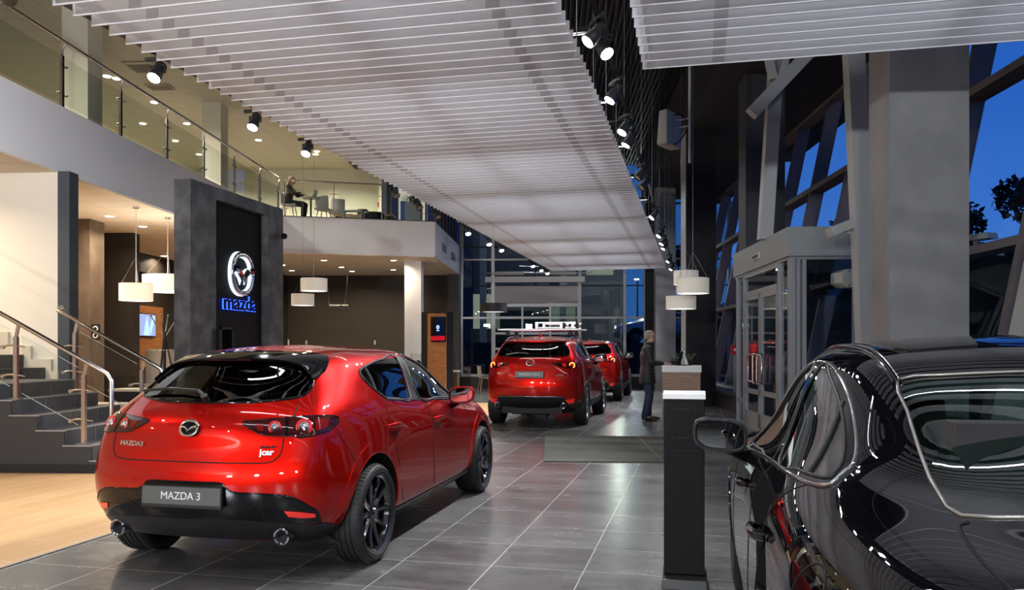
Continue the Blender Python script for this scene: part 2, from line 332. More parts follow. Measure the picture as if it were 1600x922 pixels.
# walls
b = MB(); b.box(-14.2, -14, -12, 29.5, 5.1, 7.95); struct('wall_upstairs_left', b, YELL, bf=True)
b = MB(); b.box(-14, -5.8, 29.2, 29.4, 5.1, 8.2); b.box(-5.85, -5.75, 28.0, 29.4, 5.1, 8.2); struct('wall_upstairs_rear', b, YELL, bf=True)
b = MB(); b.box(-14, -13.2, 4, 9.5, 5.1, 7.9); b.box(-14, -10.6, 9.0, 9.2, 5.1, 7.9); struct('wall_upstairs_partition', b, mat('taupe_wall', (.28, .25, .20), .7), bf=True)
for i, q in enumerate((2.5, 8.7, 14.9, 21.1)):
    b = MB(); b.box(-9.1, -8.6, q, q+.5, 5.1, 7.9); struct('column_%d' % (i+1), b, mat('upstairs_column', (.66, .62, .50), .6), bf=True)
b = MB(); b.box(-12.6, -7.38, 12.0, 12.2, 0, 4.08); struct('wall_left', b, CREAM, bf=True)
b = MB(); b.box(-7.38, -7.20, 11.98, 12.22, 0, 4.08); struct('trim_3', b, mat('blue_grey_post', (.045, .055, .065), .5), bf=True)
b = MB(); b.box(-12.75, -12.6, -12, 12.2, 0, 4.08); struct('wall_stairs', b, CREAM, bf=True)
b = MB(); b.box(-11.6, -11.4, 16, 29.4, 0, 4.08); b.box(-11.4, -11.25, 16, 29.4, 3.55, 4.08); struct('wall_lounge', b, BRN, bf=True)
b = MB(); b.box(-11.6, -3.2, 29.25, 29.4, 0, 4.08); b.box(-9.6, -9.45, 28.6, 29.3, 0, 4.08); struct('wall_rear', b, BRN, bf=True)
b = MB(); b.box(-3.55, -3.16, 28.9, 29.4, 0, 4.07); struct('column_5', b, CHR2, bf=True)
b = MB(); b.box(-9.72, -9.37, 16.3, 16.85, 0, 4.07); b.box(-10.3, -9.72, 16.55, 16.85, 0, 4.07); struct('column_6', b, BRN2, bf=True)
b = MB(); b.box(-10.35, -9.6, 18.3, 18.5, 0, 4.07); b.box(-9.6, -9.5, 18.3, 18.6, 0, 4.07); struct('wall_screen', b, BRN, bf=True)
b = MB(); b.box(P_of(632, 24.6), P_of(658, 24.6), 24.6, 25.1, 0, 4.08); struct('column_7', b, WHT, bf=True)
b = MB(); b.box(-15, 12, -12.2, -12, 0, 8.3); struct('wall_behind', b, mat('back_wall_grey', (.05, .05, .055), .7), bf=True)
# right-hand columns, deep soffit over them
for i, (p0, p1, q0, q1, m) in enumerate([(3.68, 4.52, 9.0, 9.57, GRYC), (3.86, 4.62, 16.2, 16.8, DKG), (3.37, 4.10, 20.24, 20.9, BLKM), (3.59, 4.24, 27.5, 28.0, GRYC), (3.68, 4.52, 1.6, 2.17, GRYC)]):
    b = MB(); b.box(p0, p1, q0, q1, 0, 7.0); struct('column_%d' % (i+8), b, m, bf=True)
b = MB(); b.box(3.36, 3.375, 20.25, 20.9, 0, 7); struct('column_lit_face', b, GRYL, bf=True)  # lit left face of the black column, put on as light grey colour
b = MB(); b.prism([(3.3, 6.85), (6.3, 6.62), (6.3, 8.3), (3.3, 8.3)], -12, 29.4, 'xz'); struct('ceiling_bulkhead', b, mat('bulkhead_dark', (.022, .021, .024), .6), bf=True)
# leaning glass front on the right
LK = .206
def lean(z): return 4.6+LK*(z-.43)
qs = [-10.0+.20+2.1*i for i in range(-1, 19)]; qs = [11.05+2.1*k for k in range(-11, 9)]
TR = [.43, 2.575, 4.73, 6.63]
b = MB()
for q in qs:
    for z0, z1 in zip(TR, TR[1:]): b.hexa([(lean(z0)-.02, q-.05, z0), (lean(z0)+.26, q-.05, z0), (lean(z0)+.26, q+.05, z0), (lean(z0)-.02, q+.05, z0), (lean(z1)-.02, q-.05, z1), (lean(z1)+.26, q-.05, z1), (lean(z1)+.26, q+.05, z1), (lean(z1)-.02, q+.05, z1)])
for z in TR: b.hexa([(lean(z)-.035, -12, z-.05), (lean(z)+.28, -12, z-.05), (lean(z)+.28, 29.4, z-.05), (lean(z)-.035, 29.4, z-.05), (lean(z)-.035, -12, z+.05), (lean(z)+.28, -12, z+.05), (lean(z)+.28, 29.4, z+.05), (lean(z)-.035, 29.4, z+.05)])
w1 = struct('window_1', b, BRZ, bf=True)
b = MB(); g = .22; b.add([(lean(.43)+g, -12, .43), (lean(.43)+g, 29.4, .43), (lean(6.63)+g, 29.4, 6.63), (lean(6.63)+g, -12, 6.63)], [(0, 1, 2, 3)]); obj('window_pane', b, WINB, w1)
b = MB(); b.box(4.55, 5.2, -12, 29.4, 0, .38); struct('wall_right', b, CHR2, bf=True)
b = MB(); b.box(4.0, 4.6, 16.9, 29.2, .36, .43); b.box(4.08, 4.55, 16.9, 29.2, 0, .36); b.box(4.0, 4.6, -8, 8.6, .36, .43); b.box(4.08, 4.55, -8, 8.6, 0, .36); struct('trim_5', b, MATS['satin_black'], bf=True)
b = MB(); b.box(4.5, 4.62, 16.9, 29.2, .43, .47); struct('trim_6', b, GRYL, bf=True)
# rear glass wall with the sectional door
b = MB(); Q = 29.3
xs = [-3.13, -2.0, 1.12, 2.71, 3.44, 4.3, 5.0, 5.9, 6.4]
for x in xs: b.box(x-.05, x+.05, Q-.06, Q+.10, .4, 8.3)
for z, t in ((.45, .06), (2.53, .035), (4.62, .03), (6.6, .03)): b.box(-3.2, 6.5, Q-.05, Q+.08, z-t, z+t)
w2 = struct('window_2', b, ALU, bf=True)
b = MB(); b.box(-.5, -.44, Q-.03, Q+.05, 3.7, 8.3); b.box(-3.2, 6.5, Q-.02, Q+.05, 5.05, 5.10); b.box(-3.2, 6.5, Q-.02, Q+.05, 3.66, 3.70); obj('window_mullion', b, BLKM, w2)
b = MB(); b.box(-3.2, 6.5, Q+.02, Q+.03, .45, 8.3); obj('window_pane', b, WIN, w2)
b = MB(); b.box(-3.2, 6.6, Q-.1, Q+.1, 0, .42); struct('baseboard_rear', b, CHR2, bf=True)
b = MB(); b.box(3.42, 3.9, Q-.35, Q-.05, 0, 8.3); struct('column_13', b, BLKM, bf=True)
d = struct('door_1', MB().box(-2.02, -1.93, Q-.16, Q-.06, 0, 3.9).box(1.05, 1.14, Q-.16, Q-.06, 0, 3.9).box(-1.93, 1.05, Q-.16, Q-.1, 2.93, 3.04), ALU, bf=True)
b = MB(); b.box(-1.93, 1.05, Q-.17, Q-.09, 3.06, 3.66); obj('door_housing', b, mat('door_panel_grey', (.34, .33, .34), .5), d)
for z0, z1 in ((2.56, 2.93), (2.0, 2.50), (1.45, 1.94), (.9, 1.39), (.05, .84)):
    b = MB(); b.box(-1.93, 1.05, Q-.14, Q-.08, z0-.04, z0+.01); b.box(-1.93, 1.05, Q-.14, Q-.08, z1-.01, z1+.03)
    for k in range(4): x = -1.93+2.98*k/3; b.box(x-.03, x+.03, Q-.14, Q-.08, z0, z1)
    s = obj('door_section', b, ALU, d)
    g = MB(); g.box(-1.9, 1.02, Q-.115, Q-.105, z0, z1); obj('section_pane', g, WIN, s)
b = MB(); b.box(-2.25, 1.28, Q-.35, Q-.2, 3.78, 3.98); obj('door_beam', b, GRYL, d)
for x0, x1 in ((-1.95, -.88), (.0, .96)): b = MB(); b.cyl((x0, Q-.3, 4.1), (x1, Q-.3, 4.1), .07, n=16); obj('spring_drum', b, mat('spring_grey', (.40, .39, .37), .6, bump=(80, .6, .01)), d)
b = MB(); b.cyl((-2.2, Q-.3, 4.1), (1.6, Q-.3, 4.1), .018, n=8); obj('spring_shaft', b, ALU, d)
# entrance lobby
b = MB(); p0, q0, q1 = 3.6, 12.35, 15.9
b.box(p0-.05, 5.3, q0-.05, q1, 2.80, 3.22); lob = struct('wall_lobby', b, mat('lobby_grey', (.33, .345, .335), .5), bf=True)
b = MB(); b.box(p0-.02, 5.2, q0+.02, q1-.02, 2.74, 2.80); b.box(p0-.06, 5.3, q0-.06, q1, 2.785, 2.80)
for q in (q0+.04, 12.93, 15.2, 15.75): b.box(p0-.02, p0+.06, q-.04, q+.04, 0, 2.76)
for z in (2.40, 2.72): b.box(p0-.02, p0+.06, 12.93, 15.2, z-.035, z+.035)
for q_a, q_b in ((q0, 12.93), (15.2, 15.75)): b.box(p0-.02, p0+.05, q_a, q_b, .42, .49)
b.box(p0-.02, p0+.05, q0, q1, 0, .06)
for x in (p0+.04, p0+.11, p0+.20, 4.55): b.box(x-.03, x+.03, q0-.02, q0+.06, 0, 2.76)
b.box(p0, 4.9, q0-.02, q0+.06, 0, .08); fr = obj('lobby_frame', b, ALU, lob)
b = MB(); b.box(p0+.01, p0+.02, q0+.05, 13.0, .08, 2.74); b.box(p0+.01, p0+.02, 13.0, 15.2, 2.42, 2.72); b.box(p0+.01, p0+.02, 15.2, 15.75, .08, 2.74); b.box(p0+.22, 4.9, q0+.01, q0+.02, .08, 2.74); obj('lobby_pane', b, WINB, lob)
b = MB(); b.box(p0+.2, 5.0, q0+.1, q1, 2.55, 2.78); b.box(4.9, 5.0, q0, q1, 2.4, 2.8); obj('lobby_ceiling', b, BLKM, lob)
for k, (a, c, hq) in enumerate(((13.0, 14.05, 13.93), (14.07, 15.13, 14.2))):
    b = MB(); b.box(p0-.015, p0+.035, a, a+.09, .02, 2.37); b.box(p0-.015, p0+.035, c-.09, c, .02, 2.37); b.box(p0-.015, p0+.035, a, c, 2.27, 2.37); b.box(p0-.015, p0+.035, a, c, .02, .30); b.box(p0-.015, p0+.035, a, c, .62, .70)
    dd = struct('door_%d' % (k+2), b, ALU, bf=True)
    g = MB(); g.box(p0+.005, p0+.015, a+.09, c-.09, .30, 2.27); obj('door_pane', g, WINB, dd)
    h = MB(); sg = -1 if k == 0 else 1; ha = hq+sg*.32*0
    h.tube([(p0-.01, hq, 1.32), (p0-.09, hq, 1.32), (p0-.10, hq+(-.02 if k == 0 else .02), 1.30), (p0-.10, hq+(-.30 if k == 0 else .30), 1.30), (p0-.10, hq+(-.32 if k == 0 else .32), 1.27), (p0-.10, hq+(-.32 if k == 0 else .32), .86), (p0-.10, hq+(-.30 if k == 0 else .30), .84), (p0-.10, hq, .84), (p0-.09, hq, .82), (p0-.01, hq, .82)], .018, 8); h.tube([(p0-.10, hq, .84), (p0-.10, hq, 1.30)], .018, 8)
    obj('door_handle', h, SS, dd)
b = MB(); b.box(p0-.012, p0, 14.9, 15.1, .0, .0+.001); 
g = MB(); g.box(p0-.075, p0-.05, 13.9, 14.35, 2.93, 3.03); sg_ = obj('lobby_vent', g, mat('vent_beige', (.62, .60, .50), .5), lob)
g = MB()
for k in range(7): g.box(p0-.08, p0-.074, 13.95+k*.055, 13.98+k*.055, 2.95, 3.01)
obj('vent_slot', g, SBK, sg_)
# inclined white steelwork beside the lobby
def brace(name, segs, m=GRYL):
    b = MB()
    for a, c, w, h in segs: b.bar(a, c, w, h, up=(0, 1, 0))
    return struct(name, b, m, bf=True)
brace('beam_1', [((3.55, 13.6, 3.2), (3.78, 13.6, 6.9), .21, .21)]); brace('beam_2', [((3.27, 13.35, 5.20), (4.45, 13.35, 6.45), .20, .20), ((3.38, 13.35, 6.9), (3.62, 13.35, 5.75), .12, .12), ((4.0, 13.35, 6.9), (3.72, 13.35, 5.7), .12, .12)])
brace('beam_3', [((4.27, 11.0, 0), (3.96, 11.0, 6.9), .22, .22)]); brace('beam_4', [((3.75, 11.1, 2.96), (4.3, 11.1, 3.18), .12, .24), ((4.3, 11.1, 2.96), (3.95, 11.1, 2.96), .03, .03)])
brace('beam_5', [((4.62, 8.55, .4), (5.95, 8.55, 6.9), .22, .22)]); brace('beam_6', [((4.6, 6.6, 0), (4.85, 6.6, 1.75), 1.0, .1)], WHT)
# the dark stair block
b = MB(); N0 = [P_of(186, 9.0), P_of(143.5, 9.0), P_of(101.8, 9.0), P_of(59.8, 9.0), P_of(18.5, 9.0)]; dp = (N0[0]-N0[4])/4; N0 += [N0[4]-dp]
prof = []; z = .135; Z = []
for k, p in enumerate(N0): Z.append(.135+.17*k)
poly = [(-12.6, 0), (N0[0], 0)]
for k, p in enumerate(N0):
    poly += [(p, Z[k])]; poly += [(N0[k+1] if k+1 < len(N0) else -12.6, Z[k])]
b.prism(poly, 8.98, 10.76, 'xz')
for px1, zz in ((69, 1.126), (35, 1.32), (92, .93)): b.box(-12.6, P_of(px1, 11.9), 10.9, 11.93, 0, zz)
st = struct('stairs', b, CHR2, bf=True)
for k, p in enumerate(N0):
    x1 = (N0[k+1] if k+1 < len(N0) else -12.6); s = MB(); s.box(x1-.02, p+.012, 9.0, 10.75, Z[k]-.002, Z[k]+.012); s.box(p, p+.012, 9.0, 10.75, Z[k]-.17 if k else 0, Z[k]); o = obj('step', s, STEP, st)
    e = MB(); e.box(p+.004, p+.016, 8.99, 10.75, Z[k]+.004, Z[k]+.014); e.box(x1-.02, p+.012, 8.975, 8.99, Z[k]-.002, Z[k]+.012)
    for q in (9.6, 10.2): e.box(p+.0115, p+.0135, q-.002, q+.002, Z[k]-.17, Z[k]); e.box(x1, p, q-.002, q+.002, Z[k]+.011, Z[k]+.0135)
    obj('step_edge', e, EDGE, o)
b = MB(); b.box(-12.6, N0[0], 8.96, 8.98, 0, .10); struct('baseboard_stairs', b, BLKM, bf=True)
b = MB()
for px0, px1, zz in ((81, 91, 1.07), (48.7, 81, 1.25), (13.6, 48.7, 1.45), (-20, 13.6, 1.66), (-60, -20, 1.86)): b.box(P_of(px0, 11.96), P_of(px1, 11.96), 11.94, 12.0, .4, zz)
struct('baseboard_left', b, mat('beige_stair_lining', (.62, .52, .42), .5), bf=True)
# ---------------------------------------------------------------- car bodies
def pchip(kn, c):
    """monotone cubic through knots kn[i][0] -> kn[i][c]"""
    xs = [k[0] for k in kn]; ys = [k[c] for k in kn]; n = len(xs)
    h = [xs[i+1]-xs[i] for i in range(n-1)]; d = [(ys[i+1]-ys[i])/h[i] for i in range(n-1)]; m = [0]*n
    m[0], m[-1] = d[0], d[-1]
    for i in range(1, n-1):
        if d[i-1]*d[i] <= 0: m[i] = 0
        else:
            w1, w2 = 2*h[i]+h[i-1], h[i]+2*h[i-1]; m[i] = (w1+w2)/(w1/d[i-1]+w2/d[i])
    def f(x):
        if x <= xs[0]: return ys[0]+m[0]*(x-xs[0])
        if x >= xs[-1]: return ys[-1]+m[-1]*(x-xs[-1])
        i = max(j for j in range(n-1) if xs[j] <= x); t = (x-xs[i])/h[i]
        return ((2*t**3-3*t*t+1)*ys[i]+(t**3-2*t*t+t)*h[i]*m[i]+(-2*t**3+3*t*t)*ys[i+1]+(t**3-t*t)*h[i]*m[i+1])
    return f
def inside(p, poly):
    x, y = p; c = False; n = len(poly); j = n-1
    for i in range(n):
        xi, yi = poly[i]; xj, yj = poly[j]
        if (yi > y) != (yj > y) and x < (xj-xi)*(y-yi)/(yj-yi)+xi: c = not c
        j = i
    return c
FR = (0.0, 0.34, 0.67)
class Car:
    def __init__(s, rows, rear, front, crown, bow, stations, pw=2.6):
        """rows: feature lines of the right side from underside to roof edge, knots (y, x, z); rear/front: centreline (y, z) of each row at the two ends;
        crown/bow: knots (y, dz) and (y, dy) of the roof centre against the roof edge"""
        R = len(rows); fx = [pchip(r, 1) for r in rows]; fz = [pchip(r, 2) for r in rows]
        cr = pchip(crown, 1); bo = pchip(bow, 1); V = []; F = []; rings = []
        def put(p): V.append(p); return len(V)-1
        def side(j, t):
            y = rows[j][0][0]+(rows[j][-1][0]-rows[j][0][0])*t
            return (fx[j](y), y, fz[j](y))
        def endpt(j, f, e):
            x, y, z = side(j, 0 if e == 0 else 1); ym, zm = (rear if e == 0 else front)[j]; a = abs(f)
            return (f*x, ym+(y-ym)*a**pw, zm+(z-zm)*a*a)
        n = len(stations)
        for i, t in enumerate(stations):
            e = 0 if i == 0 else 1 if i == n-1 else None; half = []
            x0, y0, z0 = side(0, t)
            for f in FR: half.append(endpt(0, f, e) if e is not None else (f*x0, y0, z0))
            for j in range(R): half.append(side(j, t))
            x8, y8, z8 = side(R-1, t); b, c = bo(y8), cr(y8)
            for f in FR[::-1]: half.append(endpt(R-1, f, e) if e is not None else (f*x8, y8+b*(1-f**2.2), z8+c*(1-f*f)))
            ring = half+[(-p[0], p[1], p[2]) for p in half[1:-1][::-1]]
            rings.append([put(p) for p in ring])
        N = len(rings[0])
        for i in range(n-1):
            for k in range(N): F.append((rings[i][k], rings[i+1][k], rings[i+1][(k+1) % N], rings[i][(k+1) % N]))
        for e, ring in ((0, rings[0]), (1, rings[-1])):
            grid = []
            for j in range(R):
                rt = ring[3+j]; lf = ring[(N-(3+j)) % N]
                if j == 0: mid = [ring[2], ring[1], ring[0], ring[N-1], ring[N-2]]
                elif j == R-1: mid = [ring[3+R], ring[4+R], ring[5+R], ring[6+R], ring[7+R]]
                else: mid = [put(endpt(j, f, e)) for f in (.67, .34, 0, -.34, -.67)]
                grid.append([rt]+mid+[lf])
            for j in range(R-1):
                for k in range(6):
                    q = (grid[j][k], grid[j][k+1], grid[j+1][k+1], grid[j+1][k])
                    F.append(q if e == 1 else q[::-1])
        me = bpy.data.meshes.new('cage'); me.from_pydata(V, [], F); me.update()
        b = bmesh.new(); b.from_mesh(me); bmesh.ops.recalc_face_normals(b, faces=b.faces); b.to_mesh(me); b.free()
        o = bpy.data.objects.new('cage', me); COL.objects.link(o); md = o.modifiers.new('s', 'SUBSURF'); md.levels = 4
        dg = bpy.context.evaluated_depsgraph_get(); fine = bpy.data.meshes.new_from_object(o.evaluated_get(dg))
        md.levels = 3; dg = bpy.context.evaluated_depsgraph_get(); dg.update(); coarse = bpy.data.meshes.new_from_object(o.evaluated_get(dg))
        bpy.data.objects.remove(o)
        s.fn = [v.normal.copy() for v in fine.vertices]; s.fv = [v.co.copy() for v in fine.vertices]; s.fp = [tuple(p.vertices) for p in fine.polygons]
        s.bvh = BVHTree.FromPolygons(s.fv, s.fp)
        s.bm = bmesh.new(); s.bm.from_mesh(coarse)
    # a view is (a, b) -> ray start, ray direction
    def ray(s, v, a, b):
        if v == 'R': return Vector((4, a, b)), Vector((-1, 0, 0))
        if v == 'L': return Vector((-4, a, b)), Vector((1, 0, 0))
        if v == 'rear': return Vector((a, -5, b)), Vector((0, 1, 0))
        if v == 'front': return Vector((a, 12, b)), Vector((0, -1, 0))
        if v == 'top': return Vector((a, b, 5)), Vector((0, 0, -1))
        t = math.radians(v); d = Vector((-math.sin(t), math.cos(t), 0)); r = Vector((math.cos(t), math.sin(t), 0))   # turned view from behind
        return r*a+Vector((0, 0, b))-d*6, d
    def ab(s, v, p):
        if v in ('R', 'L'): return (p[1], p[2])
        if v in ('rear', 'front'): return (p[0], p[2])
        if v == 'top': return (p[0], p[1])
        t = math.radians(v); return (p[0]*math.cos(t)+p[1]*math.sin(t), p[2])
    def hit(s, v, a, b):
        o, d = s.ray(v, a, b); l, n, i, dist = s.bvh.ray_cast(o, d)
        if l is None:
            best = None
            l, n, i, dist = s.bvh.find_nearest(o+d*(4 if v != 'top' else 4))
            w = 6 if isinstance(v, (int, float)) else 5
            l, n, i, dist = s.bvh.find_nearest(o+d*w)
        f = s.fp[i]; ws = [1/((s.fv[k]-l).length+1e-4)**2 for k in f]; nn = Vector((0, 0, 0))
        for k, w in zip(f, ws): nn += s.fn[k]*w
        return l, nn.normalized(), d
    def cut(s, v, poly, test, pad=.06):
        bm = s.bm; n = len(poly)
        o0, d = s.ray(v, 0, 0)
        def near(f, q):
            c = s.ab(v, f.calc_center_median()); return q[0] < c[0] < q[1] and q[2] < c[1] < q[3]
        xs = [p[0] for p in poly]; ys = [p[1] for p in poly]; B = (min(xs)-pad, max(xs)+pad, min(ys)-pad, max(ys)+pad)
        for i in range(n):
            a, b = poly[i], poly[(i+1) % n]; q = (min(a[0], b[0])-pad, max(a[0], b[0])+pad, min(a[1], b[1])-pad, max(a[1], b[1])+pad)
            fs = [f for f in bm.faces if test(f.calc_center_median()) and near(f, q) and (v == 'under' or f.normal.dot(d) < .3)]
            pa, _ = s.ray(v, *a); pb, _ = s.ray(v, *b); no = (pb-pa).cross(d)
            if no.length < 1e-9: continue
            g = set(fs)
            for f in fs: g.update(f.edges); g.update(f.verts)
            bmesh.ops.bisect_plane(bm, geom=list(g), plane_co=pa, plane_no=no.normalized(), dist=1e-5)
        dead = [f for f in bm.faces if near(f, B) and test(f.calc_center_median()) and f.normal.dot(d) < .3 and inside(s.ab(v, f.calc_center_median()), poly)]
        bmesh.ops.delete(bm, geom=dead, context='FACES')
    def patch(s, name, v, poly, m, parent, off=.002, res=.03, mirror=False, norm=True):
        bm = bmesh.new(); f = bm.faces.new([bm.verts.new((a, b, 0)) for a, b in poly])
        for ax in (0, 1):
            lo = min(p[ax] for p in poly); hi = max(p[ax] for p in poly); k = max(1, int((hi-lo)/res))
            for i in range(1, k):
                c = lo+(hi-lo)*i/k; no = (1, 0, 0) if ax == 0 else (0, 1, 0)
                bmesh.ops.bisect_plane(bm, geom=bm.verts[:]+bm.edges[:]+bm.faces[:], plane_co=(c, c, 0), plane_no=no, dist=1e-5)
        ns = []; bm.verts.ensure_lookup_table(); dd = None; cam_d = None
        for w in bm.verts:
            p, n, d = s.hit(v, w.co.x, w.co.y); cam_d = d; o = off
            w.co = p+n*o; ns.append(n)
        bm.normal_update()
        if sum(f.normal.dot(cam_d)*f.calc_area() for f in bm.faces) > 0: bmesh.ops.reverse_faces(bm, faces=bm.faces[:])
        if mirror:
            for w in bm.verts: w.co.x *= -1
            ns = [Vector((-n.x, n.y, n.z)) for n in ns]; bmesh.ops.reverse_faces(bm, faces=bm.faces[:])
        me = bpy.data.meshes.new(name); bm.to_mesh(me); bm.free(); me.materials.append(m)
        for p in me.polygons: p.use_smooth = True
        if norm: me.normals_split_custom_set_from_vertices([tuple(n) for n in ns])
        o = bpy.data.objects.new(name, me); COL.objects.link(o); o.parent = parent
        return o
    def line(s, v, pts, off=0.0, n=6, closed=False, mirror=False, sp=True):
        q = spline(pts, n, closed) if sp else pts
        out = []
        for a, b in q:
            p, nn, d = s.hit(v, a, b); p = p+nn*off
            out.append(Vector((-p.x, p.y, p.z)) if mirror else p)
        return out
    def ribbon(s, name, v, pts, r, m, parent, off=0.0, n=6, closed=False, mirror=False, sp=True, sides=6):
        b = MB(); b.tube(s.line(v, pts, off, n, closed, mirror, sp), r, sides, closed=closed)
        return obj(name, b, m, parent)
    def strip(s, name, v, A, B, m, parent, off=.006, mirror=False, k=3, edge=.012, sp=0):
        """a conforming band between two outlines of equal length, standing proud of the body"""
        if sp: A = spline(A, sp); B = spline(B, sp)
        b = MB(); n = len(A); vs = []
        for i in range(n):
            row = []
            for j in range(k+1):
                t = j/k; a = A[i][0]+(B[i][0]-A[i][0])*t; c = A[i][1]+(B[i][1]-A[i][1])*t; p, nn, d = s.hit(v, a, c)
                if j == 0: row.append(p-nn*edge)
                row.append(p+nn*off)
                if j == k: row.append(p-nn*edge)
            vs += row
        w = k+3
        if mirror: vs = [Vector((-p.x, p.y, p.z)) for p in vs]
        b.add(vs, [(i*w+j, i*w+j+1, (i+1)*w+j+1, (i+1)*w+j) for i in range(n-1) for j in range(w-1)], 0, True)
        return obj(name, b, m, parent, smooth=40)
    def arch(s, yc, zc, r, m, parent):
        """wheel openings on both sides with their liners"""
        for sg, v in ((1, 'R'), (-1, 'L')):
            poly = [(yc+r*math.cos(t), zc+r*math.sin(t)) for t in [PI*i/20 for i in range(21)]]+[(yc-r, .05), (yc+r, .05)]
            s.cut(v, poly, lambda c: c.x*sg > .42 and c.z < 1.0)
            dead = [f for f in s.bm.faces if f.calc_center_median().x*sg > .52 and f.calc_center_median().z < zc and abs(f.calc_center_median().y-yc) < r and f.normal.z < -.3]
            bmesh.ops.delete(s.bm, geom=dead, context='FACES')
            b = MB(); vs = []; K = 24
            for i in range(K+1):
                t = -.35+(PI+.7)*i/K; y, z = yc+r*math.cos(t), zc+r*math.sin(t); p, n, d = s.hit(v, y, max(z, zc-.12))
                x = max(abs(p.x)-.012, .6)
                vs += [(sg*x, y, z), (sg*.5, y, z), (sg*.5, yc, zc)]
            f = []
            for i in range(K): f += [(3*i, 3*i+1, 3*i+4, 3*i+3), (3*i+1, 3*i+2, 3*i+5, 3*i+4)]
            b.add(vs, f); obj('wheel_arch_liner', b, m, parent)
    def finish(s, name, m, inner, parent):
        me = bpy.data.meshes.new(name); s.bm.normal_update(); s.bm.to_mesh(me); me.materials.append(m)
        for p in me.polygons: p.use_smooth = True
        # paint normals from the fine surface, so openings leave no trace in the reflections
        ns = []
        for v in me.vertices:
            l, n, i, dist = s.bvh.find_nearest(v.co); f = s.fp[i]; nn = Vector((0, 0, 0))
            for k in f: nn += s.fn[k]*(1/((s.fv[k]-l).length+1e-4)**2)
            ns.append(tuple(nn.normalized()))
        me.normals_split_custom_set_from_vertices(ns)
        o = bpy.data.objects.new(name, me); COL.objects.link(o); o.parent = parent
        me2 = me.copy(); me2.materials.clear(); me2.materials.append(inner)
        for v, n in zip(me2.vertices, ns): v.co = v.co-Vector(n)*.025
        o2 = bpy.data.objects.new('inner_lining', me2); COL.objects.link(o2); o2.parent = parent
        return o
def rotpts(pts, c, ang, sc=1.0):
    ca, sa = math.cos(ang), math.sin(ang)
    return [(c[0]+(x*ca-y*sa)*sc, c[1]+(x*sa+y*ca)*sc) for x, y in pts]
def emblem_mb(w, h, t, depth=.5):
    """an oval ring with a pair of wings meeting in a V; stands in the xz plane, facing -y"""
    b = MB(); n = 40
    pts = [(w/2*math.copysign(abs(math.cos(a))**.85, math.cos(a)), 0, h/2*math.copysign(abs(math.sin(a))**.85, math.sin(a))) for a in [2*PI*i/n for i in range(n)]]
    b.tube(pts, t, 8, closed=True, flat=depth)
    for sg in (1, -1):
        top = spline([(0, -.10), (.10, .02), (.24, .14), (.47, .19)], 6); bot = spline([(0, -.28), (.12, -.10), (.26, .0), (.47, .03)], 6)
        vs = []
        for (a, c), (a2, c2) in zip(top, bot): vs += [(sg*a*w, -t*.9, c*h), (sg*a*w, t*.3, c*h), (sg*a2*w, t*.3, c2*h), (sg*a2*w, -t*.9, c2*h), (sg*(a+a2)/2*w, -t*1.3, (c+c2)/2*h)]
        f = []
        for i in range(len(top)-1):
            o = i*5; q = o+5; f += [(o+1, o, q, q+1), (o, o+4, q+4, q), (o+4, o+3, q+3, q+4), (o+3, o+2, q+2, q+3), (o+2, o+1, q+1, q+2)]
        b.add(vs, f, 0, False)
    return b
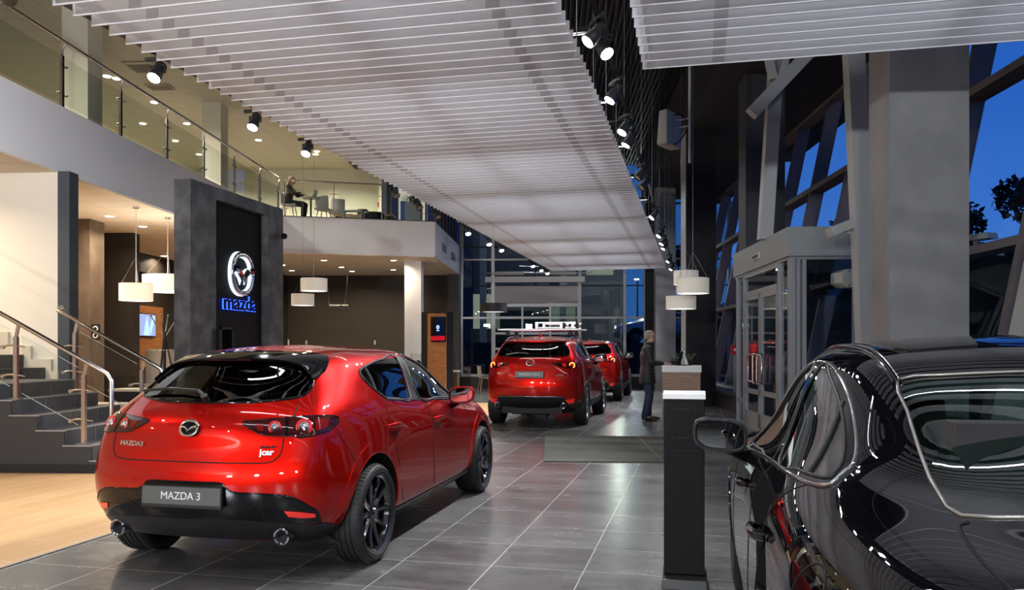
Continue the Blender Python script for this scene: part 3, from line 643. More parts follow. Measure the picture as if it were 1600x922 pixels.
def make_wheel(R, rim, wd, style, mrim, mtyre, mdisc, mcap):
    """axle along x, outer face +x; the rim is the part, tyre, disc and cap its sub-parts"""
    h = wd/2; b = MB()
    b.lathe([(rim+.004, h-.008), (rim-.004, h-.002), (rim-.016, h-.012), (rim-.026, h-.04), (rim-.04, 0), (rim-.03, -h+.03), (rim+.004, -h+.01)], 48, axis='x')
    ri = rim-.018; n = 5
    for k in range(n):
        a0 = 2*PI*k/n+PI/2
        offs = (-1, 1)
        for sd in offs:
            if style == 'twin': ai, ao, wi, wo = .30, .20, .030, .024
            elif style == 'v': ai, ao, wi, wo = .27, .33, .040, .026
            else: ai, ao, wi, wo = .34, .52, .030, .018
            pts = []
            K = 6
            for i in range(K+1):
                t = i/K; r = .055+(ri-.055)*t; ang = a0+sd*(ai+(ao-ai)*t); w2 = wi+(wo-wi)*t
                x = h-.045+.03*t*t-(.012 if t > .9 else 0)
                c = Vector((x, r*math.cos(ang), r*math.sin(ang))); tn = Vector((0, -math.sin(ang), math.cos(ang)))
                pts += [c+tn*w2/2, c+tn*w2*.25+Vector((.012, 0, 0)), c-tn*w2*.25+Vector((.012, 0, 0)), c-tn*w2/2, c-tn*w2*.4-Vector((.035, 0, 0)), c+tn*w2*.4-Vector((.035, 0, 0))]
            b.add(pts, [(i*6+j, i*6+(j+1) % 6, (i+1)*6+(j+1) % 6, (i+1)*6+j) for i in range(K) for j in range(6)])
    b.lathe([(.0, h-.022), (.032, h-.022), (.036, h-.028), (.062, h-.036), (.075, h-.05), (.078, h-.1)], 30, axis='x')
    for k in range(5):
        a = 2*PI*k/5+PI/2+PI/5; b.cyl((h-.04, .052*math.cos(a), .052*math.sin(a)), (h-.026, .052*math.cos(a), .052*math.sin(a)), .009, n=6)
    w = obj('wheel', b, mrim)
    prof = [(rim-.004, -h), (rim+.012, -h-.008), (rim+.04, -h-.016), (R-.045, -h-.014), (R-.016, -h-.002), (R-.004, -h+.014)]
    gx = [-.055, -.02, .02, .055]; sc = wd/.215
    for g in gx: prof += [(R, (g-.006)*sc), (R-.008, (g-.0045)*sc), (R-.008, (g+.0045)*sc), (R, (g+.006)*sc)]
    prof += [(R-.004, h-.014), (R-.016, h+.002), (R-.03, h+.010), (R-.05, h+.015), (R-.052, h+.012), (rim+.04, h+.016), (rim+.014, h+.010), (rim+.004, h+.002), (rim-.004, h-.004)]
    t = MB(); t.lathe(prof, 64, axis='x')
    for i in range(64):                                  # shoulder blocks of the tread
        a = 2*PI*i/64; c, s_ = math.cos(a), math.sin(a)
        for sg in (1, -1): t.bar((sg*(h-.006), (R-.0065)*c, (R-.0065)*s_), (sg*(h-.034), (R+.0005)*c, (R+.0005)*s_), .013, .006, up=(0, c, s_))
    obj('tyre', t, mtyre, w, smooth=30)
    d = MB(); d.lathe([(.07, .0), (.15, .0), (.155, -.006), (.155, -.02), (.15, -.026), (.05, -.026)], 40, axis='x', c=(.02, 0, 0)); d.box(-.03, .05, .08, .16, -.06, .06)
    d.lathe([(.0, -.02), (rim-.03, -.02)], 32, axis='x', c=(-.04, 0, 0), m=1)
    obj('brake_disc', d, [mdisc, MATS['black_plastic']], w)
    c = MB(); c.lathe([(.0, h-.012), (.026, h-.013), (.031, h-.02), (.031, h-.03)], 24, axis='x')
    obj('hub_cap', c, mcap, w)
    return w
def put_wheels(root, proto, track, y0, y1, R):
    first = True
    for y in (y0, y1):
        for sg in (1, -1):
            w = proto if first else proto.copy()
            if not first:
                COL.objects.link(w)
                for ch in [o for o in bpy.data.objects if o.parent == proto]: c = ch.copy(); COL.objects.link(c); c.parent = w
            first = False
            w.parent = root; w.location = (sg*track/2, y, R); w.rotation_euler = (0, 0, 0 if sg > 0 else PI)
# ---------------------------------------------------------------- parts shared by the cars
def mirx(pts): return [(-x, z) for x, z in pts][::-1]
def both(poly_half):            # half outline from the centre line out and round, mirrored
    return poly_half+[(-x, z) for x, z in poly_half[::-1] if abs(x) > 1e-6]
def seat(root, x, y, z, m, w=.5, rear=False):
    b = MB(); b.box(-w/2, w/2, 0, .50, 0, .16); s = obj('seat', b, m, root, (x, y, z), bevel=.05)
    k = MB(); k.hexa([(-w/2+.02, -.02, .1), (w/2-.02, -.02, .1), (w/2-.02, .12, .1), (-w/2+.02, .12, .1), (-w/2+.05, -.20, .66), (w/2-.05, -.20, .66), (w/2-.05, -.10, .66), (-w/2+.05, -.10, .66)])
    obj('backrest', k, m, s, bevel=.04)
    for hx in ((0,) if w < .7 else (-w*.33, w*.33)):
        h = MB(); h.hexa([(-.13, -.24, .70), (.13, -.24, .70), (.13, -.14, .70), (-.13, -.14, .70), (-.11, -.27, .87), (.11, -.27, .87), (.11, -.19, .87), (-.11, -.19, .87)])
        h.cyl((-.06, -.17, .62), (-.06, -.2, .72), .007, n=8); h.cyl((.06, -.17, .62), (.06, -.2, .72), .007, n=8)
        obj('headrest', h, m, s, (hx, 0, 0), bevel=.02)
def cabin(root, xs, yf, yr, z, m, ydash, zd):
    seat(root, -xs, yf, z, m); seat(root, xs, yf, z, m); seat(root, 0, yr, z, m, 1.15)
    d = MB(); d.hexa([(-.66, ydash, zd-.35), (.66, ydash, zd-.35), (.66, ydash+.5, zd-.35), (-.66, ydash+.5, zd-.35), (-.66, ydash+.05, zd-.04), (.66, ydash+.05, zd-.04), (.64, ydash+.45, zd), (-.64, ydash+.45, zd)])
    obj('dashboard', d, INN, root, bevel=.03)
    w = MB(); w.tube([(-xs+.18*math.cos(a), ydash-.12-.06*math.sin(a), zd-.06+.17*math.sin(a)) for a in [2*PI*i/24 for i in range(24)]], .016, 8, closed=True)
    w.bar((-xs-.17, ydash-.12, zd-.06), (-xs+.17, ydash-.12, zd-.06), .03, .02); w.bar((-xs, ydash-.12, zd-.06), (-xs, ydash-.06, zd-.22), .03, .02)
    w.bar((-xs, ydash-.12, zd-.06), (-xs, ydash+.1, zd-.14), .05, .05); obj('steering_wheel', w, INN, root)
    f = MB(); f.box(-.6, .6, yr-.35, ydash+.3, z-.06, z); obj('cabin_floor', f, INN, root)
def mirror(root, x, y, z, cap, m_glass=None, k=1.0):
    """door mirrors on both sides"""
    for sg in (1, -1):
        b = MB(); R_ = []; n = 24
        def ring(sx, sz, yy, dx=0): return [(sg*(x+dx*k+sx*k*math.copysign(abs(math.cos(a))**.6, math.cos(a))), y+yy*k, z+sz*k*math.copysign(abs(math.sin(a))**.65, math.sin(a))+(.012*k*math.cos(a))) for a in [2*PI*i/n for i in range(n)]]
        rs = [ring(.112, .068, -.005), ring(.122, .078, 0), ring(.124, .080, .02), ring(.115, .074, .055), ring(.09, .058, .095), ring(.05, .03, .118, .0), ring(.001, .001, .122)]
        v = [p for r in rs for p in r]; b.add(v, [(i*n+j, i*n+(j+1) % n, (i+1)*n+(j+1) % n, (i+1)*n+j) for i in range(len(rs)-1) for j in range(n)], 0, True)
        mh = obj('door_mirror', b, cap, root, smooth=50)
        r2 = [ring(.112, .068, -.005), ring(.104, .060, .012)]; g = MB(); v = r2[0]+r2[1]
        g.add(v, [(j, (j+1) % n, n+(j+1) % n, n+j) for j in range(n)]); obj('mirror_bezel', g, MATS['satin_black'], mh)
        g = MB(); g.add(ring(.104, .060, .008), [tuple(range(n))]); obj('mirror_glass', g, MATS['mirror'], mh)
        f = MB(); f.tube([(sg*(x-.17*k), y+.10*k, z-.115*k), (sg*(x-.10*k), y+.075*k, z-.095*k), (sg*(x-.04*k), y+.06*k, z-.065*k)], .03*k, 10, flat=.6); obj('mirror_foot', f, GB, mh)
mat('mirror', (.8, .82, .82), .02, 1.0)
def handle(c, root, y0, y1, z, m, chrome=None, dz=-.012, v='R'):
    for sg in (1, -1):
        vw = 'R' if sg > 0 else 'L'; ym = (y0+y1)/2-.02
        cup = [(ym+.075*math.cos(a), z-.008+.045*math.sin(a)) for a in [2*PI*i/16 for i in range(16)]]
        h = c.patch('door_handle_cup', vw, cup, GB if m is BLK else m, root, off=.0015, res=.04)
        b = MB(); pts = []; rs = []
        for t in [i/8 for i in range(9)]:
            y = y0+(y1-y0)*t; p, n, d = c.hit(vw, y, z+dz*t); pts.append(p+n*(.004+.034*math.sin(PI*min(max(t, .0), 1))**.5)); rs.append(.008+.010*math.sin(PI*t)**.5)
        b.tube(pts, .016, 10, rs=rs, flat=.55); o = obj('door_handle', b, m, root)
        if chrome:
            g = MB(); g.tube([p+Vector((sg*.006, 0, .009)) for p in pts[1:-1]], .004, 6); obj('handle_trim', g, chrome, o)
def lamp_ring(c, lamp, v, x, z, r, mring, mcore, mirror=False, depth=.014, sz=1.0):
    p, n, d = c.hit(v, x, z); ax = (n*.5-d*.5).normalized()
    if mirror: p = Vector((-p.x, p.y, p.z)); ax = Vector((-ax.x, ax.y, ax.z))
    u = ax.cross(Vector((0, 0, 1))).normalized(); w = u.cross(ax)
    b = MB(); b.tube([p+ax*.004+(u*math.cos(a)+w*math.sin(a)*sz)*r for a in [2*PI*i/28 for i in range(28)]], r*.15, 8, closed=True)
    o = obj('lamp_ring', b, mring, lamp)
    g = MB(); k = 20
    rings = [(r*.86, .003), (r*.68, .010), (r*.55, .002), (r*.25, .010), (.001, .012)]
    vs = [p+ax*h+(u*math.cos(2*PI*i/k)+w*math.sin(2*PI*i/k)*sz)*rr for rr, h in rings for i in range(k)]
    g.add(vs, [(j*k+i, j*k+(i+1) % k, (j+1)*k+(i+1) % k, (j+1)*k+i) for j in range(len(rings)-1) for i in range(k)], 0, False); obj('lamp_reflector', g, mcore, lamp)
def plate(root, txt, y, z0, z1, w=.53, tilt=0.06, size=.062, sx=1.0):
    b = MB(); b.box(-w/2, w/2, -.012, .012, -(z1-z0)/2, (z1-z0)/2)
    o = obj('number_plate_frame', b, SBK, root, (0, y, (z0+z1)/2), bevel=.004); o.rotation_euler = (-tilt, 0, 0)
    p = MB(); p.box(-w/2+.008, w/2-.008, -.015, -.011, -(z1-z0)/2+.022, (z1-z0)/2-.007); q = obj('plate', p, PL, o)
    t = text_mb(txt, size, .003, sx=sx, bold=.0); obj('lettering', t, WH, o, (0, -.0165, .006))
    return o
def badge(c, root, txt, v, x, z, size, m=None, sx=1.15, bold=.001):
    p, n, d = c.hit(v, x, z); t = text_mb(txt, size, .004, sx=sx, bold=bold)
    o = obj('badge', t, m or CH, root); o.location = p+n*.003
    a = math.atan2(n.x, -n.y); o.rotation_euler = (-math.asin(max(-1, min(1, -n.z)))*0-math.asin(max(-1, min(1, n.z))), 0, a)
    return o
def emblem(c, root, x, z, w, h, t, v='rear', backing=True):
    p, n, d = c.hit(v, x, z); tilt = -math.asin(max(-1, min(1, n.z)))
    if backing:
        g = MB(); g.lathe([(.001, -.012), (w*.5, -.010), (w*.54, .0), (w*.54, .02)], 36, axis='y'); g.xf(Matrix.Diagonal((1, 1, h/w, 1)))
        k = obj('emblem_backing', g, GB, root); k.location = p+n*.004; k.rotation_euler = (tilt, 0, 0)
    o = obj('emblem', emblem_mb(w, h, t), CH, root); o.location = p+n*.020; o.rotation_euler = (tilt, 0, 0)
def disc(c, root, name, v, a, b_, r, m):
    p, n, d = c.hit(v, a, b_); b = MB(); b.cyl(p-n*.002, p+n*.0025, r, n=14); return obj(name, b, m, root)
def A(x, y, deg): t = math.radians(deg); return x*math.cos(t)+y*math.sin(t)
# ---------------------------------------------------------------- the red hatchback
def hatch_rows():
    return [
     [(.34,.60,.22),(.6,.66,.20),(1.0,.72,.20),(2.2,.74,.19),(3.4,.72,.20),(4.2,.60,.24)],
     [(.24,.70,.30),(.42,.77,.29),(.65,.84,.28),(1.3,.86,.24),(2.2,.85,.23),(3.1,.86,.24),(3.8,.84,.26),(4.25,.66,.27)],
     [(.17,.745,.48),(.36,.835,.47),(.6,.882,.46),(.9,.895,.46),(1.4,.875,.42),(2.3,.865,.40),(3.0,.87,.42),(3.6,.89,.46),(4.0,.86,.46),(4.33,.66,.42)],
     [(.16,.75,.66),(.34,.82,.665),(.6,.868,.67),(.9,.890,.68),(1.5,.872,.64),(2.3,.862,.62),(3.0,.87,.64),(3.6,.885,.66),(4.0,.85,.64),(4.34,.64,.56)],
     [(.20,.73,.83),(.36,.79,.84),(.6,.832,.86),(1.0,.866,.86),(1.6,.868,.82),(2.4,.864,.80),(3.0,.86,.80),(3.6,.86,.80),(4.02,.78,.75),(4.30,.6,.66)],
     [(.24,.715,.95),(.40,.76,.975),(.65,.795,.995),(1.0,.822,1.0),(1.6,.825,.97),(2.4,.82,.94),(3.1,.80,.92),(3.6,.76,.90),(4.0,.68,.84),(4.2,.5,.74)],
     [(.37,.645,1.06),(.55,.70,1.09),(.8,.725,1.12),(1.15,.75,1.12),(1.8,.742,1.08),(2.4,.735,1.05),(2.95,.72,1.01),(3.25,.70,.96),(3.6,.67,.93),(4.0,.6,.86),(4.15,.45,.78)],
     [(.57,.565,1.20),(.75,.62,1.23),(1.0,.668,1.26),(1.3,.683,1.27),(1.9,.672,1.26),(2.4,.660,1.22),(2.8,.665,1.10),(3.15,.665,1.0),(3.6,.6,.955),(4,.5,.88),(4.13,.4,.79)],
     [(.68,.50,1.335),(.95,.575,1.37),(1.3,.600,1.385),(1.9,.59,1.385),(2.35,.575,1.345),(2.8,.585,1.19),(3.2,.60,1.01),(3.6,.5,.97),(4.0,.4,.89),(4.12,.3,.80)],
    ]
def make_hatch():
    st = [0,.025,.06,.10,.15,.20,.255,.31,.37,.43,.49,.55,.61,.665,.72,.77,.82,.87,.92,.96,1.0]
    rear = [(.16,.25),(.07,.33),(.02,.48),(.01,.66),(.08,.80),(.08,.95),(.20,1.05),(.42,1.21),(.54,1.365)]
    front = [(4.40,.24),(4.44,.28),(4.46,.42),(4.46,.54),(4.42,.64),(4.36,.70),(4.30,.75),(4.25,.79),(4.22,.81)]
    crown = [(.68,.030),(1.3,.050),(2.0,.052),(2.4,.05),(3.2,.03),(4.1,.02)]
    bow = [(.68,-.14),(1.0,0),(1.9,0),(2.4,.10),(3.2,.22),(3.6,.12),(4.1,.1)]
    c = Car(hatch_rows(), rear, front, crown, bow, st)
    root = thing('hatchback_car', 'glossy red hatchback with black wheels, the nearest of the red cars, seen from behind', 'car')
    return c, root
HC, HR = make_hatch()
WB0, WB1 = .82, 3.545
HR.location = (-2.955, 4.23, 0)
mat('seal_black', (.010, .010, .011), .6)
def hatch_details(c, root):
    # openings
    rw = [(1.02,1.205),(1.05,1.258),(1.30,1.302),(1.55,1.325),(1.87,1.335),(1.745,1.022),(1.45,1.036),(1.235,1.054),(1.10,1.125)]
    fw = [(2.045,1.335),(2.25,1.318),(2.45,1.27),(2.62,1.195),(2.80,1.09),(2.94,.985),(2.90,.962),(2.4,.990),(1.945,1.012)]
    for sg, v in ((1, 'R'), (-1, 'L')):
        for p in (rw, fw): c.cut(v, p, lambda q: q.x*sg > .4)
    rg = both([(0,1.072),(.15,1.073),(.30,1.076),(.42,1.086),(.53,1.100),(.572,1.125),(.572,1.175),(.53,1.235),(.46,1.29),(.36,1.318),(.15,1.328),(0,1.33)])
    c.cut('rear', rg, lambda q: q.y < 1.0)
    ws = [(0,1.0),(.3,1.0),(.56,.995),(.60,1.02),(.54,1.18),(.50,1.32),(.3,1.365),(0,1.375)]
    c.cut('front', both(ws), lambda q: q.y > 2.2)
    c.arch(.85, .325, .392, BP, root); c.arch(3.565, .325, .385, BP, root)
    # glass
    for mi in (False, True):
        a = c.patch('side_window', 'R', rw, CGD, root, off=-.003, mirror=mi); c.patch('side_window', 'R', fw, CGC, root, off=-.003, mirror=mi)
        c.patch('window_pillar', 'R', [(1.88,1.337),(2.035,1.337),(1.935,1.010),(1.755,1.020)], SBK, root, off=.003, mirror=mi)
        c.ribbon('quarter_divider', 'R', [(1.13,1.28),(1.135,1.20),(1.12,1.115)], .011, SBK, root, mirror=mi)
        c.ribbon('window_seal', 'R', rw, .010, MATS['seal_black'], root, closed=True, n=3, mirror=mi); c.ribbon('window_seal', 'R', fw, .012, MATS['seal_black'], root, closed=True, n=3, mirror=mi)
        c.ribbon('belt_trim', 'R', [(1.22,1.046),(1.45,1.026),(1.8,1.008),(2.4,.975),(2.93,.948)], .006, CHD, root, off=.004, mirror=mi)
        c.ribbon('door_gap', 'R', [(1.96,1.0),(2.02,.95),(2.085,.86),(2.09,.75),(2.07,.62),(2.09,.42),(2.12,.31)], .0032, SEAM, root, mirror=mi)
        c.ribbon('door_gap', 'R', [(1.15,1.07),(1.155,.98),(1.165,.88),(1.19,.76),(1.26,.58),(1.33,.40),(1.38,.31)], .0032, SEAM, root, mirror=mi)
        c.ribbon('door_gap', 'R', [(3.04,.93),(3.12,.80),(3.165,.62),(3.165,.45),(3.13,.31)], .0032, SEAM, root, mirror=mi)
        c.ribbon('door_gap', 'R', [(1.38,.31),(2.2,.298),(3.13,.31)], .0032, SEAM, root, mirror=mi)
        c.strip('sill_trim', 'R', [(1.20,.262),(2.2,.262),(3.17,.268)], [(1.20,.225),(2.2,.222),(3.17,.228)], BP, root, off=.008, mirror=mi, sp=6)
        c.ribbon('sill_line', 'R', [(1.22,.266),(2.2,.266),(3.17,.272)], .006, CHD, root, off=.008, mirror=mi)
        c.ribbon('bumper_gap', 'R', [(.43,.895),(.50,.79),(.575,.655)], .003, SEAM, root, mirror=mi)
        c.ribbon('bumper_gap', 'R', [(3.95,.62),(4.05,.72),(4.10,.76)], .003, SEAM, root, mirror=mi)
        for yc, ra in ((.85, .393), (3.565, .386)):
            T = [-.05+(PI+.10)*i/28 for i in range(29)]
            c.strip('arch_flare', 'R', [(yc+ra*math.cos(t), .325+ra*math.sin(t)) for t in T], [(yc+(ra+.075)*math.cos(t), .325+(ra+.075)*math.sin(t)) for t in T], RED, root, off=.006, mirror=mi, k=4)
            c.ribbon('arch_lip', 'R', [(yc+ra*math.cos(t), .325+ra*math.sin(t)) for t in T], .008, RED, root, sp=False, mirror=mi, sides=8)
        f = MB(); s_ = -1 if mi else 1; f.box(s_*.70, s_*.84, 1.225, 1.24, .15, .34); obj('mud_flap', f, BP, root, bevel=.006)
    c.patch('rear_window', 'rear', rg, CGD, root, off=-.002)
    c.ribbon('rear_window_seal', 'rear', rg, .010, GB, root, closed=True, n=3)
    c.patch('windscreen', 'front', both(ws), CGC, root, off=-.002)
    # roof spoiler with side blades
    Ao = [(.572,.585),(.545,.610),(.47,.628),(.36,.600),(.18,.555),(0,.540)]; Bo = [(.578,.70),(.555,.80),(.50,.86),(.36,.84),(.18,.80),(0,.78)]
    Ao = Ao+[(-x, y) for x, y in Ao[-2::-1]]; Bo = Bo+[(-x, y) for x, y in Bo[-2::-1]]
    Ao = spline(Ao, 4); Bo = spline(Bo, 4); b = MB(); vs = []
    for (ax, ay), (bx, by) in zip(Ao, Bo):
        p0, n0, _ = c.hit('top', ax, ay); row = []
        lip = p0+Vector((0, -.050, .004)); row += [p0-n0*.01+Vector((0, -.0, -.02)), lip+Vector((0, 0, -.012)), lip]
        for t in (.25, .5, .75, 1.0):
            p, n, _ = c.hit('top', ax+(bx-ax)*t, ay+(by-ay)*t); row.append(p+n*(.010*(1-t)+.002))
        p, n, _ = c.hit('top', bx, by); row.append(p-n*.01); vs += row
    w = 8; b.add(vs, [(i*w+j, i*w+j+1, (i+1)*w+j+1, (i+1)*w+j) for i in range(len(Ao)-1) for j in range(w-1)], 0, True)
    sp = obj('roof_spoiler', b, GB, root, smooth=45)
    b = MB(); b.box(-.16, .16, .497, .503, 1.338, 1.350); obj('high_brake_light', b, LSM, root, (0, -.004, -.012))
    # hatch lid
    hs = [(.575,1.06),(.582,.997),(.572,.90),(.568,.807),(.553,.769),(.50,.738),(.32,.734),(0,.735)]
    c.ribbon('tailgate_gap', 'rear', hs+[(-x, z) for x, z in hs[-2::-1]], .004, SEAM, root)
    # tail lamps
    lo = [(.312,.143,.965),(.403,.178,.978),(.538,.245,.990),(.652,.332,.997),(.741,.481,.988),(.766,.50,.955),(.754,.400,.911),(.723,.317,.894),(.685,.255,.882),(.646,.219,.876),(.615,.206,.886),(.465,.148,.893),(.395,.137,.917)]
    for mi in (False, True):
        l = c.patch('tail_lamp', 25, [(A(x, y, 25), z) for x, y, z in lo], LSM, root, off=.005, res=.015, mirror=mi)
        lamp_ring(c, l, 25, A(.505, .183, 25), .936, .034, LR, LC, mi); lamp_ring(c, l, 25, A(.652, .262, 25), .936, .043, LR, LC, mi)
        q = c.patch('lamp_segment', 25, [(A(.70,.31,25),.975),(A(.735,.42,25),.972),(A(.735,.40,25),.925),(A(.70,.31,25),.91)], LDR, l, off=.008, mirror=mi)
        q = c.patch('lamp_segment', 25, [(A(.39,.16,25),.955),(A(.44,.17,25),.955),(A(.44,.17,25),.915),(A(.41,.16,25),.918)], LDR, l, off=.008, mirror=mi)
        c.patch('lamp_gap', 25, [(A(.560,.205,25),.992),(A(.578,.205,25),.992),(A(.578,.205,25),.888),(A(.560,.205,25),.888)], GB, l, off=.0075, mirror=mi)
        c.ribbon('lamp_edge', 25, [(A(x, y, 25), z) for x, y, z in lo], .004, GB, l, closed=True, n=3, mirror=mi, off=.003)
    emblem(c, root, 0, .925, .112, .090, .0085)
    badge(c, root, 'MAZDA3', 'rear', -.41, .826, .038, sx=1.25, bold=.0018); badge(c, root, 'skyactiv', 'rear', .492, .826, .024, sx=1.25); badge(c, root, 'jcar', 'rear', .487, .794, .048, WH, bold=.002)
    # lower bumper
    top = [(0,.622),(.12,.622),(.235,.620),(.275,.590),(.325,.567),(.46,.560),(.60,.548),(.67,.520),(.715,.480),(.75,.44),(.745,.36)]
    low = [(.60,.372),(.42,.392),(.2,.398),(0,.399)]
    c.patch('bumper_insert', 'rear', both(top+low), GB, root, off=.004, res=.025)
    c.ribbon('insert_edge', 'rear', [(-x, z) for x, z in top[:0:-1]]+top, .005, GB, root, off=.003, n=4)
    a1 = [(x, z) for x, z in [(-.735,.352),(-.62,.372),(-.42,.394),(-.2,.401),(0,.402),(.2,.401),(.42,.394),(.62,.372),(.735,.352)]]; b1 = [(x, .272) for x, z in a1]
    c.strip('lower_valance', 'rear', a1, b1, SBK, root, off=.007, sp=4)
    for mi in (False, True):
        c.strip('lower_valance_side', 'R', [(.28,.360),(.36,.345),(.48,.315),(.60,.292)], [(.28,.25),(.36,.25),(.48,.255),(.60,.262)], SBK, root, off=.008, mirror=mi, sp=4)
        r = [(.590,.458),(.66,.448),(.725,.430),(.728,.405),(.66,.410),(.611,.420)]
        c.patch('bumper_reflector', 25, [(A(x, .13+(x-.59)*.9, 25), z) for x, z in r], REFL, root, off=.009, res=.02, mirror=mi)
        c.patch('insert_pocket', 'rear', [(.33,.465),(.40,.50),(.44,.465),(.56,.462),(.60,.43),(.40,.43)], GB, root, off=.006, mirror=mi)
        e = MB(); s_ = -1 if mi else 1; e.lathe([(.036, .158), (.044, .150), (.053, .158), (.047, .175), (.047, .32), (.04, .33), (.036, .17), (.036, .158)], 32, c=(s_*.555, 0, .296), axis='y')
        ex = obj('exhaust_tip', e, CH, root); g = MB(); g.cyl((s_*.555, .20, .296), (s_*.555, .21, .296), .041, n=24); obj('exhaust_bore', g, SEAM, ex)
        g = c.patch('exhaust_recess', 'rear', [(s_*(.545+.075*math.cos(a)), .300+.055*math.sin(a)) for a in [2*PI*i/20*s_ for i in range(20)]], SEAM, root, off=.0085, res=.03)
        disc(c, root, 'parking_sensor', 'rear', s_*.36, .623, .010, RED); disc(c, root, 'parking_sensor', 'rear', s_*.65, .497, .010, SBK)
    u = MB(); u.box(-.45, .45, .32, 1.0, .255, .30); u.cyl((-.4, .55, .29), (.4, .55, .29), .07); u.box(-.6, .6, 1.0, 3.9, .17, .22); obj('underbody', u, BP, root)
    plate(root, 'MAZDA 3', .012, .468, .598, .53)
    # wiper
    w = MB()
    for p, q in (((.0, 1.085), (-.07, 1.118)), ((-.07, 1.118), (-.30, 1.128)), ((-.30, 1.128), (-.52, 1.110))):
        a_, n_, _ = c.hit('rear', *p); b_, m_, _ = c.hit('rear', *q); w.bar(a_+n_*.03, b_+m_*.03, .022, .018)
    a_, n_, _ = c.hit('rear', 0, 1.085); w.cyl(a_-n_*.005, a_+n_*.04, .022, n=14); obj('rear_wiper', w, MATS['satin_black'], root, bevel=.003)
    handle(c, root, 1.075, 1.325, .868, RED); handle(c, root, 2.09, 2.34, .838, RED)
    mirror(root, .93, 2.63, 1.0, RED, k=.95)
    cabin(root, .36, 1.95, 1.05, .36, SEAT, 2.75, .93)
    c.finish('body', RED, INN, root)
    pw = make_wheel(.322, .250, .215, 'v', RBK, TY, DISC, RBK)
    put_wheels(root, pw, 1.57, .82, 3.545, .322)
hatch_details(HC, HR)
# ---------------------------------------------------------------- the red crossovers
def make_suv():
    rows = [
     [(.38,.62,0.300),(.7,.70,0.270),(1.2,.74,0.250),(2.3,.76,0.240),(3.4,.74,0.250),(4.25,.62,0.300)],
     [(.24,.76,0.400),(.45,.84,0.360),(.7,.87,0.340),(1.4,.88,0.310),(2.3,.87,0.300),(3.2,.88,0.310),(3.9,.86,0.330),(4.35,.70,0.340)],
     [(.17,.80,0.580),(.4,.885,0.560),(.7,.915,0.560),(1.0,.92,0.560),(1.5,.90,0.520),(2.3,.89,0.500),(3.1,.90,0.520),(3.65,.92,0.560),(4.05,.88,0.560),(4.42,.72,0.540)],
     [(.17,.80,0.820),(.4,.875,0.820),(.8,.905,0.840),(1.5,.895,0.800),(2.3,.885,0.780),(3.1,.89,0.800),(3.65,.905,0.810),(4.05,.86,0.790),(4.42,.70,0.710)],
     [(.22,.785,1.040),(.45,.85,1.060),(.9,.885,1.070),(1.6,.885,1.040),(2.4,.88,1.020),(3.1,.875,1.010),(3.65,.87,0.970),(4.05,.82,0.930),(4.38,.66,0.850)],
     [(.26,.765,1.170),(.5,.82,1.200),(1.0,.85,1.210),(1.7,.85,1.190),(2.4,.845,1.160),(3.1,.83,1.140),(3.6,.79,1.070),(4.0,.72,1.020),(4.3,.56,0.940)],
     [(.34,.715,1.275),(.6,.765,1.315),(1.1,.785,1.325),(1.8,.78,1.305),(2.4,.77,1.275),(2.95,.75,1.245),(3.3,.73,1.138),(3.65,.69,1.098),(4.05,.62,1.038),(4.25,.5,0.958)],
     [(.50,.65,1.435),(.8,.69,1.465),(1.3,.70,1.485),(1.9,.695,1.475),(2.4,.68,1.435),(2.8,.685,1.295),(3.2,.68,1.155),(3.65,.62,1.098),(4.05,.52,1.038),(4.22,.42,0.957)],
     [(.56,.585,1.555),(.9,.62,1.590),(1.4,.625,1.610),(2.0,.615,1.610),(2.45,.60,1.560),(2.85,.60,1.380),(3.28,.61,1.150),(3.65,.52,1.105),(4.05,.42,1.035),(4.2,.32,0.955)]]
    rear = [(.22,.33),(.08,.42),(.02,.58),(.0,.82),(.06,1.04),(.08,1.16),(.18,1.275),(.36,1.44),(.40,1.575)]
    front = [(4.48,.30),(4.53,.36),(4.55,.52),(4.55,.68),(4.52,.80),(4.46,.88),(4.40,.93),(4.35,.96),(4.32,.98)]
    st = [0,.025,.06,.10,.15,.20,.255,.31,.37,.43,.49,.55,.61,.665,.72,.77,.82,.87,.92,.96,1.0]
    c = Car(rows, rear, front, [(.56,.035),(1.3,.055),(2.4,.055),(3.3,.03),(4.2,.02)], [(.56,-.15),(1.0,0),(2.0,0),(2.45,.08),(3.3,.20),(3.7,.1),(4.2,.1)], st)
    return c
